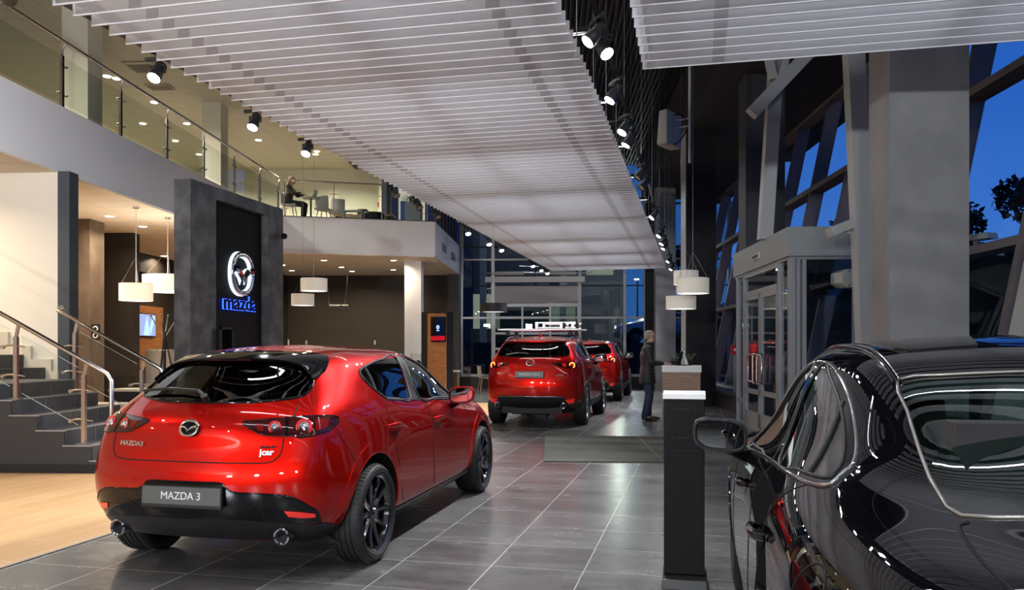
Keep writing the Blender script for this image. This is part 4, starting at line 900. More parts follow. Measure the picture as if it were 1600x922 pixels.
def suv_details(c, root):
    rw = [(.74,1.350),(.80,1.419),(1.05,1.495),(1.5,1.534),(2.0,1.540),(1.86,1.230),(1.45,1.240),(1.0,1.265),(.86,1.305)]
    fw = [(2.08,1.540),(2.35,1.510),(2.6,1.419),(2.85,1.345),(3.04,1.215),(3.0,1.185),(2.5,1.205),(2.0,1.225),(1.95,1.230)]
    for sg, v in ((1, 'R'), (-1, 'L')):
        for p in (rw, fw): c.cut(v, p, lambda q: q.x*sg > .4)
    rg = both([(0,1.26),(.25,1.26),(.45,1.27),(.62,1.285),(.66,1.31),(.645,1.38),(.60,1.46),(.545,1.51),(.35,1.54),(0,1.55)])
    c.cut('rear', rg, lambda q: q.y < 1.0)
    ws = both([(0,1.12),(.3,1.12),(.56,1.115),(.60,1.14),(.56,1.33),(.52,1.50),(.3,1.57),(0,1.58)])
    c.cut('front', ws, lambda q: q.y > 2.2)
    c.arch(.94, .36, .385, BP, root); c.arch(3.64, .36, .385, BP, root)
    for mi in (False, True):
        s_ = -1 if mi else 1
        c.patch('side_window', 'R', rw, CGD, root, off=-.003, mirror=mi, res=.05); c.patch('side_window', 'R', fw, CGC, root, off=-.003, mirror=mi, res=.05)
        c.patch('window_pillar', 'R', [(2.01,1.52),(2.07,1.52),(1.94,1.17),(1.87,1.17)], SBK, root, off=.003, mirror=mi)
        c.ribbon('window_seal', 'R', rw, .011, SBK, root, closed=True, n=2, mirror=mi); c.ribbon('window_seal', 'R', fw, .012, SBK, root, closed=True, n=2, mirror=mi)
        c.ribbon('belt_trim', 'R', [(.88,1.29),(1.2,1.25),(1.8,1.225),(2.5,1.195),(3.02,1.175)], .008, CHD, root, off=.004, mirror=mi, n=3)
        for g in ([(1.95,1.15),(2.02,1.0),(2.02,.6),(2.05,.36)], [(1.05,1.18),(1.10,1.0),(1.22,.82),(1.36,.55),(1.42,.38)], [(3.10,1.05),(3.17,.85),(3.18,.6),(3.14,.38)]):
            c.ribbon('door_gap', 'R', g, .004, SEAM, root, mirror=mi, n=3)
        for yc in (.94, 3.64):
            t0, t1 = (-.28, PI+.30)
            Ao = [(yc+.380*math.cos(t), .36+.380*math.sin(t)) for t in [t0+(t1-t0)*i/24 for i in range(25)]]; Bo = [(yc+.455*math.cos(t), .36+.455*math.sin(t)) for t in [t0+(t1-t0)*i/24 for i in range(25)]]
            c.strip('arch_cladding', 'R', Ao, Bo, BP, root, off=.012, mirror=mi)
        c.strip('sill_cladding', 'R', [(1.33,.45),(2.3,.43),(3.22,.45)], [(1.33,.30),(2.3,.28),(3.22,.30)], BP, root, off=.014, mirror=mi, sp=4)
        c.ribbon('sill_trim', 'R', [(1.40,.445),(2.3,.425),(3.18,.445)], .009, CHD, root, off=.016, mirror=mi, n=3)
        rr = MB(); pts = []
        for t in [i/12 for i in range(13)]:
            y = .72+1.85*t; p, n, d = c.hit('top', .60, y); pts.append((s_*.60, y, p.z+.004+.045*math.sin(PI*t)**.35))
        rr.tube(pts, .016, 8, flat=.8); obj('roof_rail', rr, CH, root)
    c.patch('rear_window', 'rear', rg, CGD, root, off=-.002, res=.05); c.ribbon('rear_window_seal', 'rear', rg, .012, GB, root, closed=True, n=2)
    c.patch('windscreen', 'front', ws, CGC, root, off=-.002, res=.06)
    Ao = [(.60,.66),(.55,.60),(.42,.50),(.2,.43),(0,.415)]; Bo = [(.605,.80),(.56,.76),(.42,.72),(.2,.70),(0,.70)]
    Ao = Ao+[(-x, y) for x, y in Ao[-2::-1]]; Bo = Bo+[(-x, y) for x, y in Bo[-2::-1]]; Ao = spline(Ao, 3); Bo = spline(Bo, 3); b = MB(); vs = []
    for (ax, ay), (bx, by) in zip(Ao, Bo):
        p0, n0, _ = c.hit('top', ax, ay); lip = p0+Vector((0, -.075, .0)); row = [p0-n0*.01+Vector((0, 0, -.03)), lip+Vector((0, 0, -.018)), lip]
        for t in (.25, .6, 1.0): p, n, _ = c.hit('top', ax+(bx-ax)*t, ay+(by-ay)*t); row.append(p+n*(.008*(1-t)))
        vs += row
    w = 6; b.add(vs, [(i*w+j, i*w+j+1, (i+1)*w+j+1, (i+1)*w+j) for i in range(len(Ao)-1) for j in range(w-1)], 0, True); obj('roof_spoiler', b, RED, root, smooth=45)
    b = MB(); b.hexa([(-.02, 1.0, 1.64), (.02, 1.0, 1.64), (.02, 1.14, 1.64), (-.02, 1.14, 1.64), (-.005, .99, 1.715), (.005, .99, 1.715), (.005, 1.04, 1.71), (-.005, 1.04, 1.71)]); obj('roof_antenna', b, RED, root)
    # lamps
    lo = [(.40,1.14),(.47,1.155),(.60,1.17),(.72,1.175),(.80,1.17),(.86,1.15),(.85,1.115),(.80,1.075),(.70,1.06),(.60,1.065),(.50,1.095)]
    for mi in (False, True):
        l = c.patch('tail_lamp', 20, [(A(x, .10+max(0, x-.45)*.55, 20), z) for x, z in lo], LSM, root, off=.006, res=.03, mirror=mi)
        lamp_ring(c, l, 20, A(.735, .22, 20), 1.115, .046, LRL, LR, mi)
        c.patch('lamp_segment', 20, [(A(.56,.14,20),1.15),(A(.64,.17,20),1.155),(A(.63,.17,20),1.085),(A(.58,.15,20),1.085)], LR, l, off=.010, mirror=mi)
        c.ribbon('lamp_edge', 20, [(A(x, .10+max(0, x-.45)*.55, 20), z) for x, z in lo], .005, GB, l, closed=True, n=2, mirror=mi)
        r = [(.63,.50),(.78,.525),(.79,.45),(.70,.43)]
        c.patch('bumper_reflector', 20, [(A(x, .08+(x-.6)*.5, 20), z) for x, z in r], REFL, root, off=.012, mirror=mi)
        s_ = -1 if mi else 1
        e = MB(); e.lathe([(.040, .055), (.045, .050), (.050, .055), (.050, .3), (.04, .3), (.04, .07)], 24, c=(s_*.60, 0, .40), axis='y'); ex = obj('exhaust_tip', e, CH, root)
        g = MB(); g.cyl((s_*.60, .09, .40), (s_*.60, .1, .40), .041, n=20); obj('exhaust_bore', g, SEAM, ex)
    # lid crease, pocket for the plate, lower lip
    hs = [(.66,1.28),(.685,1.18),(.67,1.02),(.66,.86),(.64,.745),(.58,.715),(.3,.705),(0,.705)]
    c.ribbon('tailgate_gap', 'rear', hs+[(-x, z) for x, z in hs[-2::-1]], .005, SEAM, root)
    hs = [(.64,.88),(.5,.835),(.3,.83),(0,.83)]
    c.ribbon('tailgate_crease', 'rear', hs+[(-x, z) for x, z in hs[-2::-1]], .008, RED, root)
    hs = [(.48,.90),(.40,.99),(.29,1.04),(0,1.045)]
    c.ribbon('plate_recess_edge', 'rear', hs+[(-x, z) for x, z in hs[-2::-1]], .012, RED, root)
    a1 = [(-.80,.46),(-.70,.46),(-.62,.52),(-.5,.55),(0,.555),(.5,.55),(.62,.52),(.70,.46),(.80,.46)]; b1 = [(x, .335 if abs(x) > .3 else .34) for x, z in a1]
    c.strip('lower_cladding', 'rear', a1, b1, BP, root, off=.012, sp=3)
    a2 = [(-.62,.525),(-.5,.555),(0,.56),(.5,.555),(.62,.525)]; c.ribbon('cladding_trim', 'rear', a2, .013, CHD, root, off=.012)
    for mi in (False, True): c.strip('cladding_corner', 'R', [(.26,.47),(.36,.46),(.48,.42)], [(.26,.34),(.36,.33),(.48,.30)], BP, root, off=.013, mirror=mi, sp=3)
    emblem(c, root, 0, 1.155, .14, .115, .011, backing=False)
    plate(root, 'MAZDA CX-5', -.018, .885, 1.01, .53)
    badge(c, root, 'CX-5', 'rear', -.56, .965, .05); badge(c, root, 'AWD', 'rear', .53, .935, .05)
    w = MB(); ps = [(.0,1.265),(-.06,1.305),(-.25,1.32),(-.48,1.285)]
    for p, q in zip(ps, ps[1:]): a_, n_, _ = c.hit('rear', *p); b_, m_, _ = c.hit('rear', *q); w.bar(a_+n_*.03, b_+m_*.03, .024, .018)
    obj('rear_wiper', w, CHD, root)
    handle(c, root, 1.15, 1.38, 1.06, RED); handle(c, root, 2.15, 2.38, 1.04, RED)
    mirror(root, .97, 2.50, 1.22, CHD, k=1.05)
    cabin(root, .38, 1.95, 1.0, .50, SEAT, 2.8, 1.08)
    u = MB(); u.box(-.55, .55, .22, 1.0, .24, .36); u.cyl((-.4, .4, .30), (.3, .4, .30), .09); u.bar((-.7, .94, .36), (.7, .94, .36), .09, .09); u.box(-.6, .6, 1.0, 3.9, .22, .28); u.box(.1, .2, .5, .9, .14, .3); u.box(-.25, -.15, .5, .9, .15, .3)
    obj('underbody', u, BP, root)
    c.finish('body', RED, INN, root)
    pw = make_wheel(.358, .245, .225, 'v', RSI, TY, DISC, RSI); put_wheels(root, pw, 1.60, .94, 3.64, .358)
SUV = make_suv()
SR = thing('crossover_suv', 'red crossover SUV with a ski rack, in the middle of the three red cars', 'car', (-2.94, 14.25, 0))
suv_details(SUV, SR)
SR2 = copy_tree(SR, None, 'red crossover SUV farthest back, half hidden behind the one with the ski rack', (-2.95, 21.5, 0))
# rack with two board carriers, carried by the nearer crossover's roof
rk = thing('roof_rack', 'silver roof rack with clamped ski carriers on the roof of the middle red crossover', 'roof rack', (-2.94, 14.25+.9, 1.70))
for y in (0, .75):
    b = MB(); b.bar((-.80, y, .075), (.80, y, .075), .075, .032); obj('crossbar', b, mat('rack_alu', (.72, .72, .73), .35, .6), rk, bevel=.01)
    for x in (-.60, .60):
        g = MB(); g.hexa([(x-.05, y-.05, -.035), (x+.05, y-.05, -.035), (x+.05, y+.05, -.035), (x-.05, y+.05, -.035), (x-.025, y-.04, .06), (x+.025, y-.04, .06), (x+.025, y+.04, .06), (x-.025, y+.04, .06)]); obj('rack_foot', g, BP, rk, bevel=.01)
for x0, w in ((-.05, .52), (.42, .30)):
    c = thing('ski_carrier', None, None); c.parent = rk; c.location = (0, 0, 0)
    for y in (0, .75):
        b = MB(); b.box(x0, x0+w, y-.03, y+.03, .095, .12); b.box(x0+.02, x0+w-.02, y-.028, y+.028, .185, .215); b.box(x0-.02, x0+.035, y-.035, y+.035, .09, .215); b.box(x0+w-.02, x0+w+.03, y-.035, y+.035, .09, .2, 1)
        obj('carrier_jaw', b, [MATS['rack_alu'], BP], c, bevel=.006)
# ---------------------------------------------------------------- the black saloon close to the camera
def make_sedan():
    rows = [
     [(.36,.66,.24),(.8,.72,.22),(1.4,.74,.20),(2.6,.76,.19),(3.8,.74,.20),(4.6,.62,.24)],
     [(.24,.76,.34),(.5,.85,.31),(.9,.875,.28),(1.6,.875,.25),(2.6,.87,.24),(3.6,.875,.25),(4.3,.85,.27),(4.7,.68,.28)],
     [(.16,.79,.50),(.45,.88,.50),(.9,.915,.50),(1.2,.92,.50),(1.8,.90,.46),(2.6,.895,.44),(3.4,.90,.46),(3.95,.915,.50),(4.4,.87,.48),(4.76,.68,.46)],
     [(.15,.79,.70),(.45,.87,.72),(.9,.905,.74),(1.3,.905,.74),(1.9,.895,.70),(2.6,.89,.68),(3.4,.895,.68),(3.95,.90,.70),(4.4,.85,.66),(4.76,.66,.58)],
     [(.18,.77,.86),(.45,.84,.89),(.9,.885,.92),(1.3,.89,.92),(1.9,.885,.88),(2.6,.88,.86),(3.4,.875,.85),(3.95,.865,.84),(4.4,.79,.78),(4.7,.62,.68)],
     [(.22,0.720,.97),(.5,0.775,1.0),(.9,0.815,1.01),(1.3,0.830,1.0),(1.9,0.835,.98),(2.6,0.830,.96),(3.4,0.810,.94),(3.95,0.765,.92),(4.35,0.680,.85),(4.6,0.500,.75)],
     [(.25,0.630,1.03),(.6,0.670,1.05),(1.0,0.715,1.075),(1.5,0.760,1.10),(2.0,0.765,1.08),(2.6,0.755,1.05),(3.2,0.735,1.02),(3.6,0.700,.97),(4.0,0.660,.945),(4.35,0.580,.87),(4.56,0.440,.77)],
     [(.25,0.520,1.055),(.6,0.560,1.075),(.95,0.600,1.110),(1.35,0.660,1.220),(1.8,0.680,1.305),(2.3,0.680,1.300),(2.75,0.680,1.220),(3.1,0.690,1.100),(3.5,0.640,0.985),(4.0,0.570,0.965),(4.35,0.480,0.890),(4.54,0.380,0.790)],
     [(.25,0.380,1.070),(.58,0.420,1.090),(.85,0.470,1.130),(1.25,0.555,1.270),(1.7,0.580,1.395),(2.3,0.590,1.415),(2.75,0.590,1.355),(3.15,0.610,1.180),(3.52,0.580,1.005),(4.0,0.460,0.980),(4.35,0.380,0.900),(4.52,0.300,0.800)]]
    rear = [(.18,.27),(.06,.36),(.0,.52),(.0,.72),(.03,.88),(.05,.98),(.08,1.045),(.09,1.075),(.10,1.09)]
    front = [(4.80,.26),(4.85,.30),(4.87,.46),(4.87,.58),(4.83,.68),(4.78,.74),(4.72,.78),(4.66,.81),(4.62,.83)]
    st = [0,.02,.045,.08,.115,.15,.19,.235,.28,.33,.385,.44,.50,.56,.61,.66,.71,.76,.82,.88,.94,.975,1.0]
    c = Car(rows, rear, front, [(.25,.02),(.7,.03),(1.3,.045),(2.2,.04),(3.0,.04),(3.5,.03),(4.5,.02)], [(.25,-.15),(.7,-.10),(1.1,-.05),(1.7,-.06),(2.3,0),(2.8,.10),(3.5,.22),(4.0,.1),(4.5,.1)], st)
    return c
DC = make_sedan()
DR = thing('sedan_car', 'glossy black saloon car nearest the camera, cut off by the edge of the photo', 'car', (1.07, 1.10, 0))
BLKG = mat('seal_black', (.006, .006, .006), .7)
def sedan_details(c, root):
    dlo = [(3.06,.925),(2.95,1.02),(2.80,1.13),(2.58,1.25),(2.32,1.330),(2.05,1.352),(1.72,1.330),(1.43,1.255),(1.14,1.125),(1.088,1.086),(1.095,1.052),(1.43,1.031),(2.0,.998),(2.6,.955)]
    rw = [(2.02,1.335),(1.74,1.312),(1.46,1.238),(1.20,1.125),(1.135,1.085),(1.15,1.066),(1.43,1.048),(1.79,1.030)]
    fw = [(2.98,.955),(2.85,1.07),(2.70,1.165),(2.50,1.26),(2.30,1.315),(2.15,1.333),(1.91,1.020),(2.4,.985),(2.7,.965)]
    for sg, v in ((1, 'R'), (-1, 'L')):
        for p in (rw, fw): c.cut(v, p, lambda q: q.x*sg > .4)
    rg = both([(0,1.285),(.25,1.310),(.42,1.345),(.528,1.375),(.542,1.20),(.558,1.0),(.575,.78),(.572,.64),(.45,.585),(.25,.54),(0,.525)])
    c.cut('top', rg, lambda q: q.z > .9)
    ws = both([(0,1.02),(.3,1.02),(.57,1.02),(.60,1.04),(.56,1.20),(.51,1.34),(.3,1.39),(0,1.40)])
    c.cut('front', ws, lambda q: q.y > 2.4)
    c.arch(1.08, .335, .36, BP, root); c.arch(3.91, .335, .36, BP, root)
    for mi in (False, True):
        s_ = -1 if mi else 1
        c.patch('side_window', 'R', rw, CG, root, off=-.003, mirror=mi); c.patch('side_window', 'R', fw, CGC, root, off=-.003, mirror=mi)
        c.patch('window_pillar', 'R', [(2.04,1.338),(2.14,1.336),(1.90,1.018),(1.80,1.026)], GB, root, off=.004, mirror=mi)
        c.ribbon('quarter_divider', 'R', [(1.455,1.245),(1.36,1.15),(1.275,1.055)], .008, BLKG, root, mirror=mi)
        c.ribbon('window_seal', 'R', rw, .006, BLKG, root, closed=True, n=3, mirror=mi); c.ribbon('window_seal', 'R', fw, .006, BLKG, root, closed=True, n=3, mirror=mi)
        c.ribbon('window_trim', 'R', dlo, .0055, CH, root, closed=True, n=6, mirror=mi, off=.004, sides=8)
        c.ribbon('window_trim_edge', 'R', dlo, .010, BLKG, root, closed=True, n=6, mirror=mi, off=-.005, sides=8)
        c.ribbon('door_gap', 'R', [(1.86,1.0),(1.95,.93),(2.02,.80),(2.02,.5),(2.03,.28)], .0025, SEAM, root, mirror=mi)
        c.ribbon('door_gap', 'R', [(1.16,1.05),(1.30,1.00),(1.37,.92),(1.42,.78),(1.50,.60),(1.56,.30)], .0025, SEAM, root, mirror=mi)
        c.ribbon('door_gap', 'R', [(3.12,.92),(3.25,.80),(3.28,.6),(3.26,.28)], .0025, SEAM, root, mirror=mi)
        c.ribbon('roof_moulding', 'top', [(.535,1.36),(.538,1.7),(.545,2.1),(.545,2.5),(.555,2.85)], .010, GB, root, mirror=mi, off=.003)
        c.ribbon('roof_moulding_edge', 'top', [(.522,1.36),(.525,1.7),(.532,2.1),(.532,2.5),(.542,2.85)], .0035, CHD, root, mirror=mi, off=.006)
        c.strip('sill_trim', 'R', [(1.45,.265),(2.5,.26),(3.52,.265)], [(1.45,.23),(2.5,.225),(3.52,.23)], CH, root, off=.008, mirror=mi, sp=5)
        for yc in (1.08, 3.91):
            c.ribbon('arch_lip', 'R', [(yc+.361*math.cos(t), .335+.361*math.sin(t)) for t in [-.1+(PI+.2)*i/24 for i in range(25)]], .007, BLK, root, sp=False, mirror=mi, sides=8)
        lo = [(.33,.90),(.5,.945),(.66,.96),(.78,.95),(.84,.92),(.83,.87),(.74,.835),(.62,.835),(.48,.86)]
        l = c.patch('tail_lamp', 25, [(A(x, .05+max(0, x-.5)*.75, 25), z) for x, z in lo], LSM, root, off=.006, res=.03, mirror=mi)
        lamp_ring(c, l, 25, A(.70, .20, 25), .895, .045, LR, LC, mi)
        e = MB(); e.lathe([(.045, .07), (.05, .06), (.055, .07), (.055, .3), (.045, .3), (.045, .09)], 28, c=(s_*.60, 0, .33), axis='y'); obj('exhaust_tip', e, CH, root)
    c.ribbon('fuel_flap_gap', 'L', [(.66+.095*math.cos(a), .875+.085*math.sin(a)) for a in [2*PI*i/20 for i in range(20)]], .0028, SEAM, root, closed=True, sp=False)
    c.patch('rear_window', 'top', rg, CGG, root, off=-.002)
    c.ribbon('rear_window_trim', 'top', rg, .0045, mat('trim_silver', (.30, .29, .27), .35, .6), root, closed=True, n=2, off=.002)
    wb = c.patch('window_heater_band', 'top', [(-.53,1.36),(-.40,1.33),(-.2,1.295),(0,1.275),(.2,1.295),(.40,1.33),(.53,1.36),(.53,1.30),(.2,1.235),(0,1.215),(-.2,1.235),(-.53,1.30)], mat('glass_frit', (.012, .016, .016), .25), root, off=-.006)
    c.patch('windscreen', 'front', ws, CGC, root, off=-.002)
    ts = [(.572,.60),(.592,.585),(.604,.50),(.610,.38),(.607,.28),(.60,.20)]
    for mi in (False, True): c.ribbon('boot_lid_gap', 'top', ts, .0035, SEAM, root, mirror=mi)
    hs = [(.60,1.03),(.585,.90),(.57,.80),(.5,.77),(0,.765)]; c.ribbon('boot_lid_gap', 'rear', hs+[(-x, z) for x, z in hs[-2::-1]], .0035, SEAM, root)
    plate(root, 'MAZDA 6', .0, .50, .615, .52)
    emblem(c, root, 0, .92, .13, .10, .009)
    f = MB(); f.hexa([(-.03, 1.42, 1.425), (.03, 1.42, 1.425), (.03, 1.60, 1.435), (-.03, 1.60, 1.435), (-.004, 1.405, 1.49), (.004, 1.405, 1.49), (.004, 1.47, 1.485), (-.004, 1.47, 1.485)])
    handle(c, root, 1.27, 1.50, .872, BLK, CH); handle(c, root, 2.40, 2.63, .838, BLK, CH)
    mirror(root, .975, 2.77, 1.005, MATS['mirror_cap'], k=1.0)
    cabin(root, .38, 2.15, 1.25, .36, SEAT, 3.0, .93)
    s = MB(); s.hexa([(-.56, .60, .98), (.56, .60, .98), (.56, 1.10, .98), (-.56, 1.10, .98), (-.56, .60, 1.02), (.56, .60, 1.02), (.56, 1.10, 1.02), (-.56, 1.10, 1.02)]); obj('parcel_shelf', s, INN, root)
    u = MB(); u.box(-.55, .55, .25, 1.4, .19, .28); u.box(-.6, .6, 1.4, 4.2, .17, .22); obj('underbody', u, BP, root)
    c.finish('body', BLK, INN, root)
    pw = make_wheel(.332, .245, .225, 'v', RSI, TY, DISC, RSI); put_wheels(root, pw, 1.50, 1.08, 3.91, .332)
mat('mirror_cap', (.05, .045, .05), .2, .5, coat=1.0)
sedan_details(DC, DR)
# ---------------------------------------------------------------- the silver car on the raised street outside
def far_car(root):
    V = SUV2; c = V; sil = SIL
    rw = [(.74,1.39),(.80,1.42),(1.05,1.48),(1.5,1.52),(2.0,1.525),(1.86,1.23),(1.45,1.24),(1.0,1.265),(.86,1.30)]
    fw = [(2.08,1.525),(2.35,1.49),(2.6,1.42),(2.85,1.33),(3.04,1.215),(3.0,1.185),(2.5,1.205),(2.0,1.225),(1.95,1.23)]
    c.arch(.94, .36, .385, BP, root); c.arch(3.64, .36, .385, BP, root)
    for mi in (False, True):
        c.patch('side_window', 'R', rw, GB, root, off=.004, mirror=mi, res=.08); c.patch('side_window', 'R', fw, GB, root, off=.004, mirror=mi, res=.08)
        for yc in (.94, 3.64):
            T = [-.28+(PI+.58)*i/16 for i in range(17)]
            c.strip('arch_cladding', 'R', [(yc+.380*math.cos(t), .36+.380*math.sin(t)) for t in T], [(yc+.44*math.cos(t), .36+.44*math.sin(t)) for t in T], BP, root, off=.012, mirror=mi, k=1)
        c.patch('head_lamp', 'R', [(4.05,.90),(4.32,.86),(4.34,.78),(4.10,.80)], LC, root, off=.008, mirror=mi)
        c.ribbon('door_gap', 'R', [(1.95,1.15),(2.02,1.0),(2.02,.6),(2.05,.36)], .006, SEAM, root, mirror=mi, n=3); c.ribbon('door_gap', 'R', [(3.10,1.05),(3.17,.85),(3.18,.6),(3.14,.38)], .006, SEAM, root, mirror=mi, n=3)
        c.strip('sill_cladding', 'R', [(1.33,.43),(2.3,.41),(3.22,.43)], [(1.33,.30),(2.3,.28),(3.22,.30)], BP, root, off=.014, mirror=mi, k=1)
    mirror(root, .97, 2.50, 1.22, SIL, k=1.05)
    c.finish('body', sil, INN, root)
    pw = make_wheel(.365, .27, .225, 'v', RSI, TY, DISC, RSI); put_wheels(root, pw, 1.62, .94, 3.64, .365)
SUV2 = make_suv()
_x, _y, _z = Bw(7.94, 43.9, 1.72)
CR = thing('crossover_suv', 'silver crossover SUV parked on the raised street outside the glass', 'car', (_x+0.0, _y, _z), PHI+math.radians(100))
far_car(CR)
# ================================================================ HANGING BAFFLES AND THE TRACK SPOTS
def baffle(name, label, x0, x1, y0, n, step, z0, splices, rails, wires):
    t = thing(name, label, 'ceiling panel', ((x0+x1)/2, y0, z0))
    cx = (x0+x1)/2; b = MB(); s = MB()
    for i in range(n):
        y = i*step; b.box(x0-cx, x1-cx, y-.006, y+.006, 0, .115)
        for x in splices: s.box(x-cx-.055, x-cx+.055, y-.010, y+.010, .008, .107)
    obj('slats', b, SLAT, t); obj('splice_plate', s, SPLICE, t)
    L = (n-1)*step
    for x in rails: r = MB(); r.box(x-cx-.03, x-cx+.03, -.1, L+.1, .125, .20); obj('carrier_rail', r, MATS['satin_black'], t)
    for x, y in wires: r = MB(); r.cyl((x-cx, y-y0, .2), (x-cx, y-y0, 8.22-z0), .0045, n=6); obj('hanging_wire', r, mat('wire_steel', (.35, .36, .38), .35, .9), t)
    return t
baffle('baffle_ceiling', 'long white slatted ceiling panel hanging above the red cars', -4.95, -1.08, 1.26, 127, .21, 4.10, (-4.37, -1.60), (-4.92, -3.0, -1.35), [(-1.16, 4+1.3*i) for i in range(17)]+[(-4.92, 9+4*i) for i in range(5)])
baffle('baffle_ceiling', 'short white slatted ceiling panel hanging above the black saloon car', -.53, 5.2, -4.0, 58, .21, 4.10, (.18, 3.3), (-.4, 2.2, 4.9), [(-.45, 1+1.3*i) for i in range(6)]+[(.9, 7.9)])
def spot_proto():
    t = thing('track_spotlight', None, None)
    b = MB(); b.box(-.14, .14, -.02, .02, -.035, .0); b.box(.10, .14, -.02, .02, -.05, -.03); obj('adapter', b, MATS['satin_black'], t, bevel=.004)
    a = MB(); a.cyl((0, 0, -.03), (0, 0, -.085), .012, n=10); a.box(-.075, .075, -.01, .01, -.095, -.08); a.box(-.075, -.068, -.012, .012, -.16, -.08); a.box(.068, .075, -.012, .012, -.16, -.08); obj('bracket', a, MATS['satin_black'], t)
    h = MB(); h.lathe([(.001, .085), (.046, .085), (.052, .07), (.052, .0), (.066, -.10), (.066, -.125), (.060, -.125), (.056, -.10)], 28, c=(0, 0, -.13))
    for k in range(5): h.lathe([(.048, .072-.013*k), (.0555, .070-.013*k), (.0555, .066-.013*k), (.048, .064-.013*k)], 28, c=(0, 0, -.13))
    o = obj('lamp_head', h, mat('spot_housing', (.03, .03, .032), .4), t)
    l = MB(); l.cyl((0, 0, -.13-.108), (0, 0, -.13-.106), .0565, n=28); obj('lens', l, LENS, o)
    return t, o
SPW = 230.0
def spots(items, group, tilt, first, pw=1.0):
    for i, (x, y, rz, tl, lab, on) in enumerate(items):
        t = copy_tree(first, None); t['label'] = lab; t['category'] = 'spotlight'; t['group'] = group; t.location = (x, y, 4.231); t.rotation_euler = (0, 0, math.radians(rz))
        hd = [c for c in bpy.data.objects if c.parent == t and c.name.startswith('lamp_head')][0]
        c_ = Vector((0, 0, -.13)); R = Matrix.Rotation(math.radians(-tl-12), 4, 'X'); hd.matrix_local = Matrix.Translation(c_) @ R @ Matrix.Translation(-c_)
        if not on:
            ln = [c for c in bpy.data.objects if c.parent == hd and c.name.startswith('lens')]
            for k in ln: k.data = OFFLENS
            continue
        d = bpy.data.lights.new('spot_beam', 'SPOT'); d.energy = SPW*(pw(lab) if callable(pw) else pw); d.spot_size = math.radians(82); d.spot_blend = .55; d.shadow_soft_size = .05; d.color = (.97, .98, 1.0)
        lo = bpy.data.objects.new('spot_beam', d); COL.objects.link(lo); lo.parent = hd; lo.location = (0, 0, -.13-.125)
P0, _h = spot_proto()
g = MB(); g.cyl((0, 0, -.13-.108), (0, 0, -.13-.106), .0565, n=28); OFFLENS = g.mesh('lens_off', [mat('lens_off', (.3, .3, .3), .2)])
rt = [(6.96, -60, 32, 'lower left lamp of the nearest pair on the right-hand track', 1), (7.27, 50, 28, 'lower right lamp of the nearest pair on the right-hand track', 1), (8.6, -60, 24, 'single lit track spotlight just beyond the nearest pair', 1),
      (9.9, -50, 22, 'upper lamp of the second pair on the right-hand track', 1), (10.5, -70, 20, 'lower lamp of the second pair on the right-hand track', 1), (12.6, -60, 30, 'dark unlit spotlight head beside the white heater unit', 0), (13.4, -50, 30, 'dark unlit spotlight head one step beyond its twin', 0),
      (16.5, -60, 30, 'lit track spotlight above the row of three lamp shades', 1), (19.2, -55, 26, 'lit track spotlight, first of a tight cluster of three', 1), (20.6, -60, 22, 'lit track spotlight in the middle of a tight cluster', 1), (21.6, -60, 22, 'lit track spotlight, last of a tight cluster of three', 1),
      (24.8, -60, 24, 'far lit track spotlight above the lamp shades', 1), (27.2, -55, 20, 'farthest lit spotlight on the right-hand track', 1)]
spots([(-.85, y, rz, tl, lab, on) for y, rz, tl, lab, on in rt], 'spotlights on the right-hand track', 0, P0)
lt = [(6.95, 0, 24, 'very bright spotlight nearest the camera on the left-hand track', 1), (8.72, 0, 20, 'second lit spotlight along the left-hand track', 1), (10.05, 0, 20, 'third lit spotlight along the left-hand track', 1), (13.2, 60, 30, 'black unlit spotlight over the upstairs corner railing', 0), (14.4, 60, 30, 'black unlit spotlight above the grey upstairs planter', 0), (15.5, 60, 30, 'black unlit spotlight just beyond the grey upstairs planter', 0),
      (17.8, 30, 20, 'lit spotlight against the rear glass, nearest of three', 1), (19.7, 30, 18, 'lit spotlight against the rear glass, middle of three', 1), (21.0, 30, 18, 'lit spotlight against the rear glass, last of three', 1), (25.2, 30, 18, 'small lit spotlight at the far end of the long slatted panel', 1), (26.6, 30, 18, 'second last spotlight under the far end of the long slatted panel', 1), (27.7, 30, 18, 'last spotlight under the far end of the long slatted panel', 1)]
spots([(-5.1, y, rz, tl, lab, on) for y, rz, tl, lab, on in lt], 'spotlights on the left-hand track', 0, P0)
bt = [(-.85, 4.3, 0, -30, 'first added unseen spotlight behind the frame edge, right-hand track'), (-.85, 2.6, 0, -30, 'second added unseen spotlight behind the frame edge, right-hand track'), (-.85, .3, 0, -30, 'third added unseen spotlight overhead of the camera, right-hand track'), (-.85, -2.0, 0, -40, 'last added unseen spotlight behind the camera, right-hand track'),
      (-5.1, 5.2, 50, -105, 'first added spotlight out of frame, washing the upstairs fascia'), (-5.1, 3.2, 40, -103, 'second added spotlight out of frame, washing the upstairs fascia'), (-5.1, 1.0, 20, -46, 'third added spotlight out of frame on the left-hand track'), (-5.1, -1.5, 0, -46, 'last added spotlight out of frame on the left-hand track')]
spots([(x, y, rz, tl, lab, 1) for x, y, rz, tl, lab in bt], 'added spotlights behind the camera', 0, P0, lambda l: 1.3 if 'fascia' in l else .4)  # unseen spots added out of frame as fill and fascia wash
for o in [c for c in bpy.data.objects if c.parent == _h] + [c for c in bpy.data.objects if c.parent == P0] + [P0]: bpy.data.objects.remove(o)
